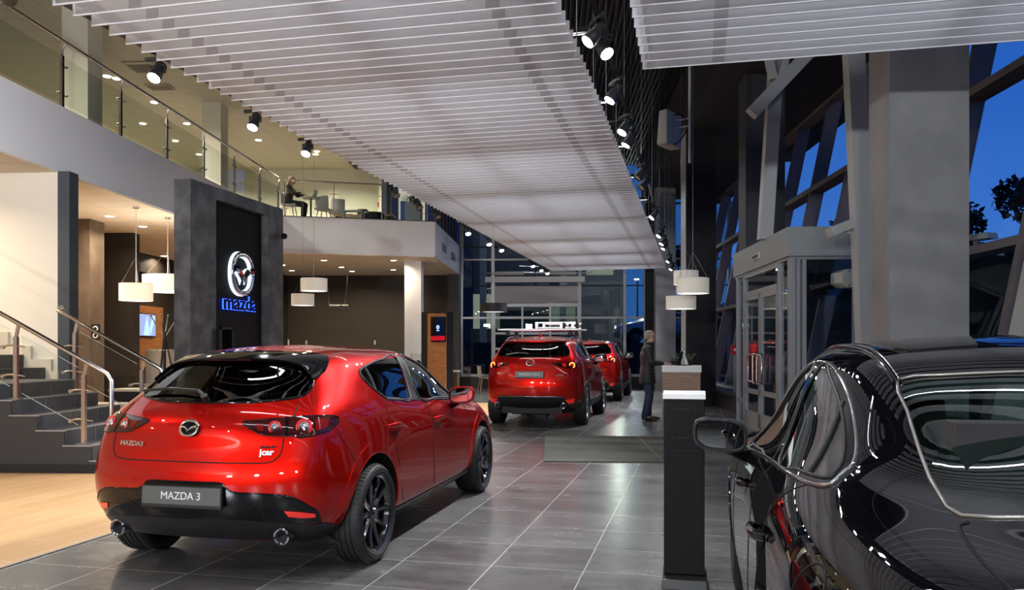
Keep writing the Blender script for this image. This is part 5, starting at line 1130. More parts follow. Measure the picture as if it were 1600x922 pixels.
for x, lab in ((-.85, 'black lighting track with chrome edge between the two slatted panels'), (-5.1, 'black lighting track along the left edge of the long slatted panel')):
    t = thing('lighting_track', lab, 'lighting track', (x, -3, 4.235)); b = MB(); b.box(-.018, .018, 0, 31, 0, .034); obj('rail', b, MATS['satin_black'], t); b = MB(); b.box(.012, .020, 0, 31, .034, .044); b.box(-.020, -.012, 0, 31, .034, .044); obj('rail_edge', b, CHD, t)
    for k in range(11):
        b = MB(); b.cyl((0, 1+2.9*k, .03), (0, 1+2.9*k, 3.99), .004, n=6); obj('hanging_wire', b, MATS['wire_steel'], t)
        b = MB(); b.cyl((0, 1.6+2.9*k, .03), (-.24 if x > -2 else .2, 1.6+2.9*k, .0), .004, n=6); obj('side_stay', b, MATS['wire_steel'], t)
# ---------------------------------------------------------------- round drum pendants
def pendant(label, x, y, z0, dia, h, top, m, dm, power, col=(1, .85, .65), group=None, canopy=False):
    t = thing('pendant_lamp', label, 'pendant lamp', (x, y, z0), 0, group); r = dia/2
    b = MB(); b.lathe([(r, 0), (r, h), (r-.004, h), (r-.004, 0), (r, 0)], 48); obj('lamp_shade', b, m, t)
    b = MB(); b.lathe([(r+.002, 0), (r+.003, .01), (r-.006, .012)], 48); b.lathe([(r+.002, h), (r+.003, h-.008), (r-.006, h-.01)], 48); obj('shade_rim', b, WHT if m is not BLKSH else BLKM, t)
    b = MB(); b.cyl((0, 0, .015), (0, 0, .02), r-.006, n=48); obj('diffuser', b, dm, t)
    b = MB(); b.cyl((0, 0, h*.6), (0, 0, top-z0), .006 if canopy else .004, n=6); obj('cord', b, WHT if canopy else MATS['wire_steel'], t)
    for a in range(3):
        b = MB(); b.cyl((r*.9*math.cos(2.1*a), r*.9*math.sin(2.1*a), h), (0, 0, h+.5), .002, n=5); obj('stay_wire', b, MATS['wire_steel'], t)
    if canopy: b = MB(); b.cyl((0, 0, top-z0-.03), (0, 0, top-z0), .06, n=20); obj('ceiling_rose', b, SS, t)
    if power:
        d = bpy.data.lights.new('bulb', 'POINT'); d.energy = power; d.shadow_soft_size = .08; d.color = col; o = bpy.data.objects.new('bulb', d); COL.objects.link(o); o.parent = t; o.location = (0, 0, h*.5)
BLKSH = mat('black_shade', (.01, .01, .011), .6)
def at(px, py, w):       # a point in building-independent world axes at camera depth w
    th = math.radians(12.88); u = (px-800)/1277*w; return (u*math.cos(th)-w*math.sin(th), u*math.sin(th)+w*math.cos(th), 1.399+(546-py)*w/1277)
x, y, z = at(212.5, 470, 15.3); pendant('small white drum pendant hanging over the stairs, left of the larger lit one', x, y, z, .59, .32, 4.07, SHADEW, DIFF, 14, canopy=True, group='lounge pendants')
x, y, z = at(262, 456, 16.5); pendant('larger warm-lit drum pendant partly behind the dark logo wall', x, y, z, .95, .33, 4.07, SHADEW, DIFF, 24, canopy=True, group='lounge pendants')
x, y, z = at(490.5, 455, 18.7); pendant('upper white drum pendant in front of the brown rear wall', x, y, z, .60, .29, 8.2, SHADE, DIFFB, 0, group='high hung drum pendants')
x, y, z = at(473, 477.5, 21.9); pendant('lower white drum pendant in front of the brown rear wall', x, y, z, .60, .31, 8.2, SHADE, DIFFB, 0, group='high hung drum pendants')
x, y, z = at(1072, 445, 20); pendant('rearmost white drum pendant of the three beside the black column', x, y, z, .60, .34, 8.2, SHADE, DIFFB, 0, group='high hung drum pendants')
x, y, z = at(1082.5, 459, 15.3); pendant('largest looking middle drum pendant of the three beside the black column', x, y, z, .60, .29, 8.2, SHADE, DIFFB, 0, group='high hung drum pendants')
x, y, z = at(1064, 483, 16.5); pendant('lowest white drum pendant of the three beside the black column', x, y, z, .60, .26, 8.2, SHADE, DIFFB, 0, group='high hung drum pendants')
x, y, z = at(771, 488, 17.8); pendant('black drum pendant with a white base in front of the sectional door', x, y, z, .60, .19, 8.2, BLKSH, DIFFB, 0)
# ---------------------------------------------------------------- recessed downlights
def downlight(p, q, z, m, label, group, power, col, size=.17):
    x, y, _ = Bw(p, q); t = thing('downlight', label, 'ceiling light', (x, y, z), PHI, group)
    b = MB(); b.lathe([(size/2+.02, 0), (size/2+.018, -.008), (size/2, -.006)], 28); obj('trim_ring', b, WHT, t)
    b = MB(); b.cyl((0, 0, -.003), (0, 0, -.001), size/2, n=24); obj('diffuser', b, m, t)
    if power:
        d = bpy.data.lights.new('downlight_beam', 'AREA'); d.shape = 'DISK'; d.size = size; d.energy = power; d.color = col; d.spread = math.radians(150)
        o = bpy.data.objects.new('downlight_beam', d); COL.objects.link(o); o.parent = t; o.location = (0, 0, -.012)
WARM = (1, .80, .56)
for i, (px, py) in enumerate([(110, 321), (171, 338), (223, 354), (256, 400), (456, 423), (533.5, 417.5), (550, 424), (506, 407), (615, 407)]):
    w = 2.67*1277/(546-py); x, y, z = at(px, py, w); p, q = x*CP+y*SP, -x*SP+y*CP
    downlight(p, q, 4.068, DLW, 'recessed warm downlight in the lounge ceiling, '+['just right of the pale wall', 'above the brown clad column', 'above the left drum pendant', 'above the large lit pendant', 'farthest left over the rear wall', 'directly over the hanging sign', 'right of the hanging sign', 'nearest the fascia edge', 'beside the white column'][i], 'lounge downlights', 26, WARM)
HN = ['over the upper stair landing', 'in the far left stair corner', 'over the hidden foot of the stairs', 'over the hidden lounge front', 'between the stairs and the clad column', 'left of the white column', 'between the white column and the glass', 'over the rear lounge middle']
for i, (p, q, k) in enumerate(((-9.2, 10.6, 50), (-11.2, 10.6, 35), (-9, 6, 35), (-9, 2, 30), (-10, 14.5, 34), (-8.4, 25.5, 30), (-5.2, 27.2, 26), (-8.8, 22, 30))): downlight(p, q, 4.068, DLW, 'recessed warm lounge downlight '+HN[i], 'hidden lounge downlights', k, WARM)
COOL = (1, .93, .74)
for i, (px, py) in enumerate([(182, 124), (241, 161), (223, 194), (274, 221), (292, 194), (311, 242), (343, 240), (493, 242), (391, 276)]):
    w = 6.48*1277/(546-py); x, y, z = at(px, py, w); p, q = x*CP+y*SP, -x*SP+y*CP
    if p > -7: continue
    downlight(p, q, 7.89, DLC, 'recessed downlight in the upstairs ceiling, '+['nearest the camera, unlit looking', 'second one back', 'left of the handrail post', 'low behind the glass', 'lit oval above the handrail', 'beside the upstairs column', 'near the air vent', 'over the seated woman', 'farthest small one'][i], 'upstairs downlights', 60, COOL)
UN = ['nearest the camera side', 'above the first column gap', 'above the second column gap', 'above the seated woman', 'above the long desk']
for i, (p, q, k) in enumerate(((-9.5, 4, 90), (-9.5, 12, 90), (-10.5, 19, 90), (-9, 25, 120), (-7.6, 26.5, 90))): downlight(p, q, 7.89, DLC, 'recessed upstairs downlight '+UN[i], 'hidden upstairs downlights', k, COOL)

# unseen flood lamps added behind the camera to brighten slats and fascia 
def flood(label, loc, aim, power, w=.5, h=.35):
    t = thing('added_flood_lamp', label, 'flood lamp', loc, 0, 'added fill lamps'); d = (Vector(aim)-Vector(loc)).normalized(); q = d.to_track_quat('-Y', 'Z'); t.rotation_mode = 'QUATERNION'; t.rotation_quaternion = q
    b = MB(); b.box(-w/2-.03, w/2+.03, .0, .12, -h/2-.03, h/2+.03); obj('lamp_housing', b, MATS['satin_black'], t, bevel=.01); b = MB(); b.box(-w/2, w/2, -.004, 0, -h/2, h/2); obj('lamp_glass', b, emitmat('flood_glass', (.95, .97, 1), 12), t)
    b = MB(); b.bar((0, .12, 0), (0, .3, 0), .06, .06); obj('bracket', b, MATS['satin_black'], t)
    l = bpy.data.lights.new('fill_flood_beam', 'AREA'); l.shape = 'RECTANGLE'; l.size = w; l.size_y = h; l.energy = power; l.color = (.90, .95, 1.0); l.spread = math.radians(130); o = bpy.data.objects.new('fill_flood_beam', l); COL.objects.link(o); o.parent = t; o.location = (0, -.02, 0); o.rotation_euler = (PI/2, 0, PI)
    o.rotation_euler = (-PI/2, 0, 0)
for i, x in enumerate((-7, -3.5, 0, 3.5)): flood('added unseen flood lamp behind the camera, '+['leftmost', 'second from the left', 'second from the right', 'rightmost'][i], (x, -9.0, 3.3), (x*.7-1, 14, 4.8), (190, 120, 60, 50)[i])

# unseen battens added above the slatted panels to brighten the slats
def fill_batten(label, x, y, L, power):
    t = thing('added_luminaire', label, 'ceiling light', (x, y, 5.6), 0, 'added battens above the slatted panels'); b = MB(); b.box(-L/2, L/2, -.06, .06, .0, .07); obj('lamp_housing', b, MATS['satin_black'], t); b = MB(); b.box(-L/2+.02, L/2-.02, -.05, .05, -.004, 0); obj('diffuser', b, emitmat('batten_white', (.95, .97, 1), .6), t)
    for s in (-1, 1): b = MB(); b.cyl((s*L*.4, 0, .07), (s*L*.4, 0, 2.62), .004, n=5); obj('hanging_wire', b, MATS['wire_steel'], t)
    l = bpy.data.lights.new('fill_batten_beam', 'AREA'); l.shape = 'RECTANGLE'; l.size = L; l.size_y = .1; l.energy = power; l.color = (.90, .94, 1.0); o = bpy.data.objects.new('fill_batten_beam', l); COL.objects.link(o); o.parent = t; o.location = (0, 0, -.01)
for i in range(9): fill_batten('added unseen linear lamp above the long slatted panel, number %s from the camera end' % ['one', 'two', 'three', 'four', 'five', 'six', 'seven', 'eight', 'nine'][i], -3.0, 1.5+3.1*i, 3.2, 12.5 if i < 3 else 17)
for i in range(4): fill_batten('added unseen linear lamp above the short slatted panel, number %s from the camera end' % ['one', 'two', 'three', 'four'][i], 2.3, -3+3.1*i, 4.6, 15)
# ================================================================ PEOPLE
def skin_mesh(J, E, root, vox=.011, it=6):
    """one continuous surface grown round a skeleton; J: joint -> (position, radius | (rx, ry) | (rx, ry, rz)); E: chains of joints"""
    b = MB()
    def rad(r): return (r, r, r) if not isinstance(r, tuple) else (r[0], r[1], min(r)) if len(r) == 2 else r
    for ch in E:
        for p, q in zip(ch, ch[1:]):
            A_, B_ = Vector(J[p][0]), Vector(J[q][0]); ra, rb = rad(J[p][1]), rad(J[q][1]); L = (B_-A_).length; n = max(2, int(L/(min(min(ra), min(rb))*.35))+1)
            for i in range(n+1):
                t = i/n; t2 = t*t*(3-2*t); c = A_.lerp(B_, t); b.ell(c, tuple(x+(y-x)*t2 for x, y in zip(ra, rb)), 14, 9)
    me = b.mesh('sk', []); o = bpy.data.objects.new('sk', me); COL.objects.link(o); md = o.modifiers.new('r', 'REMESH'); md.mode = 'VOXEL'; md.voxel_size = vox
    s = o.modifiers.new('s', 'SMOOTH'); s.factor = .5; s.iterations = it
    bpy.context.view_layer.update(); r = bpy.data.meshes.new_from_object(o.evaluated_get(bpy.context.evaluated_depsgraph_get())); bpy.data.objects.remove(o)
    for p in r.polygons: p.use_smooth = True
    return r
def mobj(name, me, m, parent): me.materials.clear(); me.materials.append(m); o = bpy.data.objects.new(name, me); COL.objects.link(o); o.parent = parent; return o
def hand_joints(J, E, s, wr, d, up, palm='in', k=1.0, curl=.5):
    """five fingers of unequal length growing from a palm; d is the hand's direction, up the side the thumb leaves from"""
    d = Vector(d).normalized(); up = Vector(up).normalized(); n = d.cross(up); w = Vector(wr)
    J['palm'+s] = (w+d*.045*k, (.034*k, .036*k, .016*k)); E.append(['wr'+s, 'palm'+s]); J['kn'+s] = (w+d*.072*k, (.020*k, .038*k, .013*k)); E.append(['palm'+s, 'kn'+s])
    for i, (off, L) in enumerate(((.028, .072), (.010, .080), (-.009, .074), (-.027, .058))):
        b0 = w+d*.086*k+up*off*k; a = b0+(d*.55+up*off*2-n*0)*L*.5*k*1.2; c = a+(d*(1-curl)-Vector((0, 0, 1))*curl).normalized()*L*.5*k
        for j, (q, r) in enumerate(((b0, .0095), (a, .0088), (c, .0075))): J['f%d%d%s' % (i, j, s)] = (q, r*k)
        E.append(['kn'+s, 'f%d0%s' % (i, s), 'f%d1%s' % (i, s), 'f%d2%s' % (i, s)])
    t0 = w+d*.030*k+up*.034*k; t1 = t0+(d*.6+up*.8).normalized()*.034*k; t2 = t1+(d*.9+up*.35).normalized()*.028*k
    J['t0'+s] = (t0, .013*k); J['t1'+s] = (t1, .0105*k); J['t2'+s] = (t2, .0085*k); E.append(['palm'+s, 't0'+s, 't1'+s, 't2'+s])
def head(J, E, c, turn=0):
    x, y, z = c
    J['skull'] = ((x-.006, y, z+.030), (.092, .074, .085)); J['crown'] = ((x-.012, y, z+.060), (.084, .070, .060)); J['jaw'] = ((x+.022, y, z-.050), (.062, .055, .050)); J['chin'] = ((x+.066, y, z-.088), (.022, .026, .020)); J['nose'] = ((x+.094, y, z-.010), (.014, .010, .014)); J['brow'] = ((x+.074, y, z+.030), (.014, .040, .012))
    E += [['neck', 'jaw', 'skull', 'crown'], ['jaw', 'chin'], ['skull', 'brow', 'nose']]
def face_bits(root_body, c, m_eye, ear=True, SK=None):
    x, y, z = c; b = MB()
    for s in (-1, 1): b.ell((x+.079, y+s*.030, z+.008), (.009, .012, .007), 10, 8)
    obj('eyes', b, m_eye, root_body); b = MB(); b.tube([(x+.078, y-.020, z-.052), (x+.086, y, z-.050), (x+.078, y+.020, z-.052)], .005, 6); obj('mouth', b, mat('lips', (.42, .16, .13), .5), root_body)
    b = MB()
    for s in (-1, 1): b.ell((x-.0, y+s*.074, z+.002), (.017, .010, .030), 10, 8)
    obj('ears', b, SK, root_body)
SKIN = mat('skin', (.60, .34, .25), .5); JAC = mat('jacket_cloth', (.018, .019, .019), .55, bump=(18, .6, .02)); TRO = mat('navy_cloth', (.022, .032, .075), .75, bump=(14, .5, .02)); SHO = mat('shoe_leather', (.018, .015, .014), .25)
# the man at the counter; x is the way he faces
x, y = -.985, 16.28
man = thing('person', 'grey-haired man in a black jacket and navy trousers standing with hands on the walnut counter', 'person', (x, y, 0), math.radians(8))
J = {'pel': ((0, 0, .96), (.09, .10)), 'bel': ((.01, 0, 1.10), (.08, .09)), 'che': ((.0, 0, 1.30), (.09, .12)), 'upc': ((-.01, 0, 1.42), (.07, .09)), 'neck': ((.02, 0, 1.52), .055)}; E = [['pel', 'bel', 'che', 'upc', 'neck']]
head(J, E, (.045, 0, 1.655))
for s, sg in (('l', 1), ('r', -1)):
    J['hip'+s] = ((-.01, sg*.09, .90), .072); J['kne'+s] = ((.05 if sg > 0 else .02, sg*.10, .50), .048); J['ank'+s] = ((-.02+.04*sg, sg*.10, .09), .038); J['toe'+s] = ((.14+.04*sg, sg*.12, .035), (.035, .022)); E.append(['pel', 'hip'+s, 'kne'+s, 'ank'+s, 'toe'+s])
    J['sho'+s] = ((-.01, sg*.18, 1.39), .050); J['elb'+s] = ((.05, sg*.265, 1.14), .036); J['wr'+s] = ((.30, sg*.17, 1.125), (.026, .022)); E.append(['upc', 'sho'+s, 'elb'+s, 'wr'+s])
    hand_joints(J, E, s, (.30, sg*.17, 1.125), (1, -sg*.15, -.04), (0, -sg, .1), curl=.25)
body = mobj('body', skin_mesh(J, E, 'pel', .0055, 5), SKIN, man)
face_bits(body, (.045, 0, 1.655), mat('eye_dark', (.05, .04, .035), .2), SK=SKIN)
Jj = {'hem': ((.0, 0, .735), (.165, .205, .03)), 'pel': ((-.01, 0, .93), (.15, .195, .08)), 'bel': ((.0, 0, 1.10), (.14, .185, .08)), 'che': ((-.01, 0, 1.27), (.145, .195, .09)), 'upc': ((-.015, 0, 1.40), (.11, .16, .07)), 'col': ((.01, 0, 1.49), (.070, .075, .03)), 'cot': ((.02, 0, 1.535), (.066, .066, .02))}; Ej = [['hem', 'pel', 'bel', 'che', 'upc', 'col', 'cot']]
for s, sg in (('l', 1), ('r', -1)): Jj['sho'+s] = ((-.01, sg*.19, 1.41), .085); Jj['elb'+s] = ((.05, sg*.27, 1.14), .064); Jj['cuf'+s] = ((.265, sg*.18, 1.128), .045); Ej.append(['upc', 'sho'+s, 'elb'+s, 'cuf'+s])
jk = mobj('jacket', skin_mesh(Jj, Ej, 'che'), JAC, man)
b = MB();  b.tube([(-.05, -.197, .98), (.03, -.200, .97), (.10, -.185, .95)], .006, 6); b.tube([(-.02, -.198, 1.03), (.06, -.195, 1.02)], .005, 6); obj('jacket_seams', b, mat('seam_grey', (.06, .06, .06), .4), jk)
Jt = {'pel': ((0, 0, .96), (.135, .155))}; Et = []
for s, sg in (('l', 1), ('r', -1)): Jt['hip'+s] = ((-.005, sg*.085, .86), .092); Jt['kne'+s] = ((.05 if sg > 0 else .02, sg*.10, .50), .083); Jt['cal'+s] = (((.015 if sg > 0 else -.02), sg*.10, .28), .078); Jt['ank'+s] = ((-.02+.04*sg, sg*.10, .11), (.072, .066, .05)); Et.append(['pel', 'hip'+s, 'kne'+s, 'cal'+s, 'ank'+s])
mobj('trousers', skin_mesh(Jt, Et, 'pel'), TRO, man)
for s, sg in (('l', 1), ('r', -1)):
    Js = {'a': ((-.045+.04*sg, sg*.10, .055), (.045, .05)), 'b': ((.05+.04*sg, sg*.11, .048), (.046, .042)), 'c': ((.15+.04*sg, sg*.12, .034), (.042, .030)), 'd': ((.20+.04*sg, sg*.125, .028), (.028, .022))}; sh = mobj('shoe', skin_mesh(Js, [['a', 'b', 'c', 'd']], 'b'), SHO, man)
    for v in sh.data.vertices: v.co.z = max(v.co.z, .002)
Jh = {'a': ((.005, 0, 1.665), (.080, .081, .060)), 'b': ((.030, 0, 1.722), (.088, .074, .056)), 'c': ((.085, 0, 1.742), (.034, .050, .024)), 'd': ((-.018, 0, 1.610), (.050, .068, .035))}
mobj('hair', skin_mesh(Jh, [['d', 'a', 'b', 'c']], 'a'), mat('grey_hair', (.27, .255, .24), .8, bump=(120, .6, .004)), man)
b = MB(); b.tube([(.128, -.06, 1.665), (.130, 0, 1.668), (.128, .06, 1.665)], .003, 6); b.tube([(.128, -.062, 1.665), (.03, -.083, 1.668)], .003, 6); b.tube([(.128, .062, 1.665), (.03, .083, 1.668)], .003, 6); obj('glasses', b, SBK, man)
# the woman sitting upstairs
x, y, _ = Bw(P_of(453, 23.5), 23.5)
wom = thing('person', 'blonde woman in a grey top sitting on a white chair at the table upstairs', 'person', (x, y, 5.12), PHI)
J = {'pel': ((-.05, 0, .54), (.09, .11)), 'bel': ((-.03, 0, .70), (.075, .09)), 'che': ((.0, 0, .88), (.085, .11)), 'upc': ((.0, 0, .99), (.065, .085)), 'neck': ((.03, 0, 1.09), .045)}; E = [['pel', 'bel', 'che', 'upc', 'neck']]; head(J, E, (.07, 0, 1.20))
for s, sg in (('l', 1), ('r', -1)):
    J['hip'+s] = ((.02, sg*.09, .53), .07); J['kne'+s] = ((.42, sg*.10, .50), .048); J['ank'+s] = ((.40, sg*.10, .08), .036); J['toe'+s] = ((.54, sg*.11, .03), (.032, .022)); E.append(['pel', 'hip'+s, 'kne'+s, 'ank'+s, 'toe'+s])
    J['sho'+s] = ((.0, sg*.165, .98), .044); J['elb'+s] = ((.16, sg*.20, .78), .032); J['wr'+s] = ((.38, sg*.15, .80), (.022, .019)); E.append(['upc', 'sho'+s, 'elb'+s, 'wr'+s]); hand_joints(J, E, s, (.38, sg*.15, .80), (1, -sg*.1, 0), (0, -sg, .1), k=.9, curl=.2)
body = mobj('body', skin_mesh(J, E, 'pel', .0055, 5), SKIN, wom); face_bits(body, (.07, 0, 1.20), MATS['eye_dark'], SK=SKIN)
Jj = {'pel': ((-.05, 0, .60), (.135, .165, .05)), 'bel': ((-.03, 0, .72), (.115, .14, .07)), 'che': ((.0, 0, .87), (.12, .15, .08)), 'upc': ((.0, 0, .98), (.085, .12, .05)), 'col': ((.02, 0, 1.04), (.055, .055, .02))}; Ej = [['pel', 'bel', 'che', 'upc', 'col']]
for s, sg in (('l', 1), ('r', -1)): Jj['sho'+s] = ((.0, sg*.165, .985), .068); Jj['elb'+s] = ((.16, sg*.20, .78), .050); Jj['cuf'+s] = ((.35, sg*.152, .80), .036); Ej.append(['upc', 'sho'+s, 'elb'+s, 'cuf'+s])
mobj('sweater', skin_mesh(Jj, Ej, 'che'), mat('grey_knit', (.055, .045, .040), .8), wom)
Jt = {'pel': ((-.05, 0, .54), (.125, .16, .095))}; Et = []
for s, sg in (('l', 1), ('r', -1)): Jt['hip'+s] = ((.04, sg*.09, .54), .085); Jt['kne'+s] = ((.43, sg*.10, .50), .070); Jt['ank'+s] = ((.40, sg*.10, .11), .054); Et.append(['pel', 'hip'+s, 'kne'+s, 'ank'+s])
mobj('trousers', skin_mesh(Jt, Et, 'pel'), mat('dark_denim', (.010, .014, .030), .8), wom)
Jh = {'a': ((.025, 0, 1.225), (.090, .086, .070)), 'b': ((.055, 0, 1.268), (.088, .076, .056)), 'c': ((-.02, 0, 1.14), (.065, .088, .07)), 'd': ((-.055, 0, 1.02), (.045, .085, .08)), 'e': ((-.07, 0, .93), (.025, .06, .05))}; mobj('hair', skin_mesh(Jh, [['b', 'a', 'c', 'd', 'e']], 'a'), mat('blonde_hair', (.50, .35, .17), .6, bump=(90, .8, .006)), wom)
for s, sg in (('l', 1), ('r', -1)): Js = {'a': ((.38, sg*.10, .05), .045), 'b': ((.48, sg*.11, .04), (.040, .034)), 'c': ((.56, sg*.115, .028), (.03, .022))}; mobj('shoe', skin_mesh(Js, [['a', 'b', 'c']], 'b'), SHO, wom)
# ================================================================ BALUSTRADES
def tube_obj(name, pts, r, m, parent, n=10): b = MB(); b.tube(pts, r, n); return obj(name, b, m, parent)
t = thing('glass_balustrade', 'long steel and glass balustrade along the upstairs edge on the left', 'railing', (0, 0, 0), PHI)
tube_obj('handrail', [(-7.42, -8, 6.12), (-7.42, 10, 6.12), (-7.42, 22.2, 6.12)], .026, SS, t)
pq = [12.24+1.72*k for k in range(-11, 6)]+[22.3]
for q in pq:
    b = MB(); b.tube(spline([(-7.47, q, 5.12), (-7.47, q, 5.7), (-7.47, q, 5.96), (-7.43, q, 6.10)], 4), .022, 8, flat=.5); b.box(-7.49, -7.45, q-.03, q+.03, 5.12, 5.92); o = obj('post', b, SS, t)
    for z in (5.32, 5.76): g = MB(); g.cyl((-7.46, q-.10, z), (-7.46, q+.10, z), .008, n=8); g.cyl((-7.44, q-.09, z), (-7.49, q-.09, z), .018, n=10); g.cyl((-7.44, q+.09, z), (-7.49, q+.09, z), .018, n=10); obj('glass_clamp', g, SS, o)
for a, c in zip(pq, pq[1:]): g = MB(); g.box(-7.472, -7.462, a+.07, c-.07, 5.18, 5.90); obj('glass_panel', g, GLS, t)
t = thing('glass_balustrade', 'short steel and glass balustrade in front of the upstairs desks', 'railing', (0, 0, 0), PHI)
A0, A1 = Vector((-7.38, 22.5, 0)), Vector((-3.45, 23.65, 0)); tube_obj('handrail', [A0+Vector((0, 0, 6.12)), A0.lerp(A1, .66)+Vector((0, 0, 6.12))], .026, SS, t)
ks = [0, .33, .66, .98]
for k in ks:
    c = A0.lerp(A1, k); b = MB(); b.cyl(c+Vector((0, .05, 5.12)), c+Vector((0, .05, 6.1)), .014, n=8); o = obj('post', b, SS, t)
    for z in (5.35, 5.8): g = MB(); g.cyl(c+Vector((-.12, .05, z)), c+Vector((.12, .09, z)), .008, n=8); obj('glass_clamp', g, SS, o)
for a, c in zip(ks, ks[1:]): u = A0.lerp(A1, a+.03); v = A0.lerp(A1, c-.03); g = MB(); g.bar(u+Vector((0, .05, 5.55)), v+Vector((0, .05, 5.55)), .01, .72); obj('glass_panel', g, GLS, t)
# stair handrails
def stair_rail(label, q, pe, zb, back=False):
    LR_ = P_of(256, 10.70)-P_of(84, 10.70); t = thing('stair_railing', label, 'railing', Bw(pe, q, 0), PHI); sl = .17/dp
    def zr(p): return zb+(-p)*sl
    top = [(0, 0, zb-.55 if not back else zb-.25), (0, 0, zb-.06), (-.05, 0, zb+.02)]+[(-k, 0, zr(-k)+.0) for k in (1, 2, 3, 4, 5)]
    if back: top = [(0, 0, zb-.45), (0, 0, zb-.06), (-.05, 0, zb+.02), (-1, 0, zr(-1)), (-LR_+.06, 0, zr(-LR_+.06)), (-LR_, .10, zr(-LR_)), (-LR_, .16, zr(-LR_))]
    tube_obj('handrail', top, .026, SS, t, 12)
    if back: fl_ = MB(); fl_.cyl((-LR_, .16, zr(-LR_)), (-LR_, .175, zr(-LR_)), .05, n=20); obj('end_flange', fl_, SS, t)
    posts = [-.32, -1.12, -2.3, -3.4] if not back else [-.30, -1.22]
    for p in posts:
        zt = zr(p)-.03; P = pe+p; k = max([i for i in range(len(N0)) if N0[i] >= P] or [0]); zs = Z[k]+.012
        b = MB(); b.hexa([(p-.022, -.022, zs), (p+.022, -.022, zs), (p+.022, .022, zs), (p-.022, .022, zs), (p-.022, -.022, zt-.14), (p+.022, -.022, zt-.14), (p+.022, .022, zt-.14), (p-.022, .022, zt-.14)]); b.bar((p, 0, zt-.15), (p+.03, 0, zt), .03, .03); b.box(p-.06, p+.06, -.05, .05, zs, zs+.012)
        o = obj('post', b, SS, t)
        for z in (zs+.28, zs+.62): g = MB(); g.tube([(p, 0, z), (p-.10, 0, z+.0), (p-.16, 0, z-.02)], .012, 8); g.cyl((p-.16, -.012, z-.02), (p-.16, .022, z-.02), .022, n=12); g.tube([(p, 0, z), (p+.10, 0, z-.02)], .010, 8); obj('glass_clamp', g, SS, o)
    for a, c in zip([0]+posts, posts):
        a2, c2 = a-.07, c+.07
        if a2-c2 < .3: continue
        g = MB(); za, zc = zr(a2)-.12, zr(c2)-.12; g.hexa([(c2, -.005, zc-.66), (a2, -.005, za-.66), (a2, .005, za-.66), (c2, .005, zc-.66), (c2, -.005, zc), (a2, -.005, za), (a2, .005, za), (c2, .005, zc)]); gp = obj('glass_panel', g, GLS, t)
        e = MB(); e.tube([(c2, 0, zc), (a2, 0, za)], .003, 5); e.tube([(c2, 0, zc-.66), (a2, 0, za-.66)], .004, 5); obj('panel_edge', e, MATS['glass_edge'], gp)
mat('glass_edge', (.55, .62, .58), .25)
stair_rail('near steel stair handrail with glass panels, its end curling down beside the hatchback', 9.12, P_of(174, 9.12), 1.10)
stair_rail('far steel stair handrail fixed to the pale wall behind the steps', 10.70, P_of(256, 10.70), 1.126, True)
# ================================================================ LOGO WALL
t = thing('logo_wall', 'tall charcoal plaster wall with a recessed black panel and a glowing emblem', 'display wall', (-8.0, 11.7, 0))
b = MB(); H = 4.16; b.box(-.30, 0, 0, .72, 0, H); b.box(-.30, 0, 2.40, 3.02, 0, H); b.box(-.30, 0, .72, 2.40, 3.95, H); b.box(-.30, -.16, .72, 2.40, 0, 3.95); obj('frame', b, CHR, t, norm=False)
b = MB(); b.box(-.16, -.12, .72, 2.40, 0, 3.95); obj('recess_panel', b, mat('recess_black', (.003, .003, .004), .6, spec=.2), t)
ym, zm = 1.60, 2.76
em = emblem_mb(.66, .70, .045); e = obj('emblem', em, CH, t, (-.02, ym, zm), PI/2)
hb = MB(); hb.tube([(.33*math.copysign(abs(math.cos(a))**.85, math.cos(a)), .07, .35*math.copysign(abs(math.sin(a))**.85, math.sin(a))) for a in [2*PI*i/40 for i in range(40)]], .053, 8, closed=True, flat=.3)
hb.join(emblem_mb(.675, .715, .01).xf(Matrix.Translation((0, .075, .0)))); obj('emblem_halo', hb, emitmat('halo_white', (.70, .82, 1), .8), e)
tx = text_mb('mazda', .36, .02, sx=1.22, bold=.004); l = obj('lettering', tx, mat('letter_dark', (.02, .02, .03), .2, .5), t, (-.06, ym, 2.22), PI/2)
tx = text_mb('mazda', .36, .01, sx=1.22, bold=.013); obj('lettering_glow', tx, emitmat('halo_blue', (.03, .10, 1), 1.6), l, (0, .03, 0))
x0, y0, z0 = -8.0, 11.7+2.88, 3.63
t = thing('security_camera', 'small dark dome camera on the upper corner of the logo wall', 'camera', (x0, y0, z0)); b = MB(); b.cyl((0, 0, 0), (.06, 0, 0), .045, n=16); obj('camera_base', b, DKG, t); b = MB(); b.ell((.10, 0, -.02), (.06, .06, .06)); obj('camera_dome', b, GB, t)
t = thing('display_screen_stand', 'narrow black screen stand in front of the recess of the logo wall', 'stand', (-7.9, 12.36, 0)); b = MB(); b.box(0, .03, 0, .04, 0, 1.78); b.box(0, .03, .36, .40, 0, 1.78); b.box(0, .03, 0, .40, 1.74, 1.78); b.box(-.1, .13, 0, .4, 0, .03); obj('frame', b, SBK, t); b = MB(); b.box(.008, .02, .04, .36, .5, 1.74); obj('screen', b, GB, t)
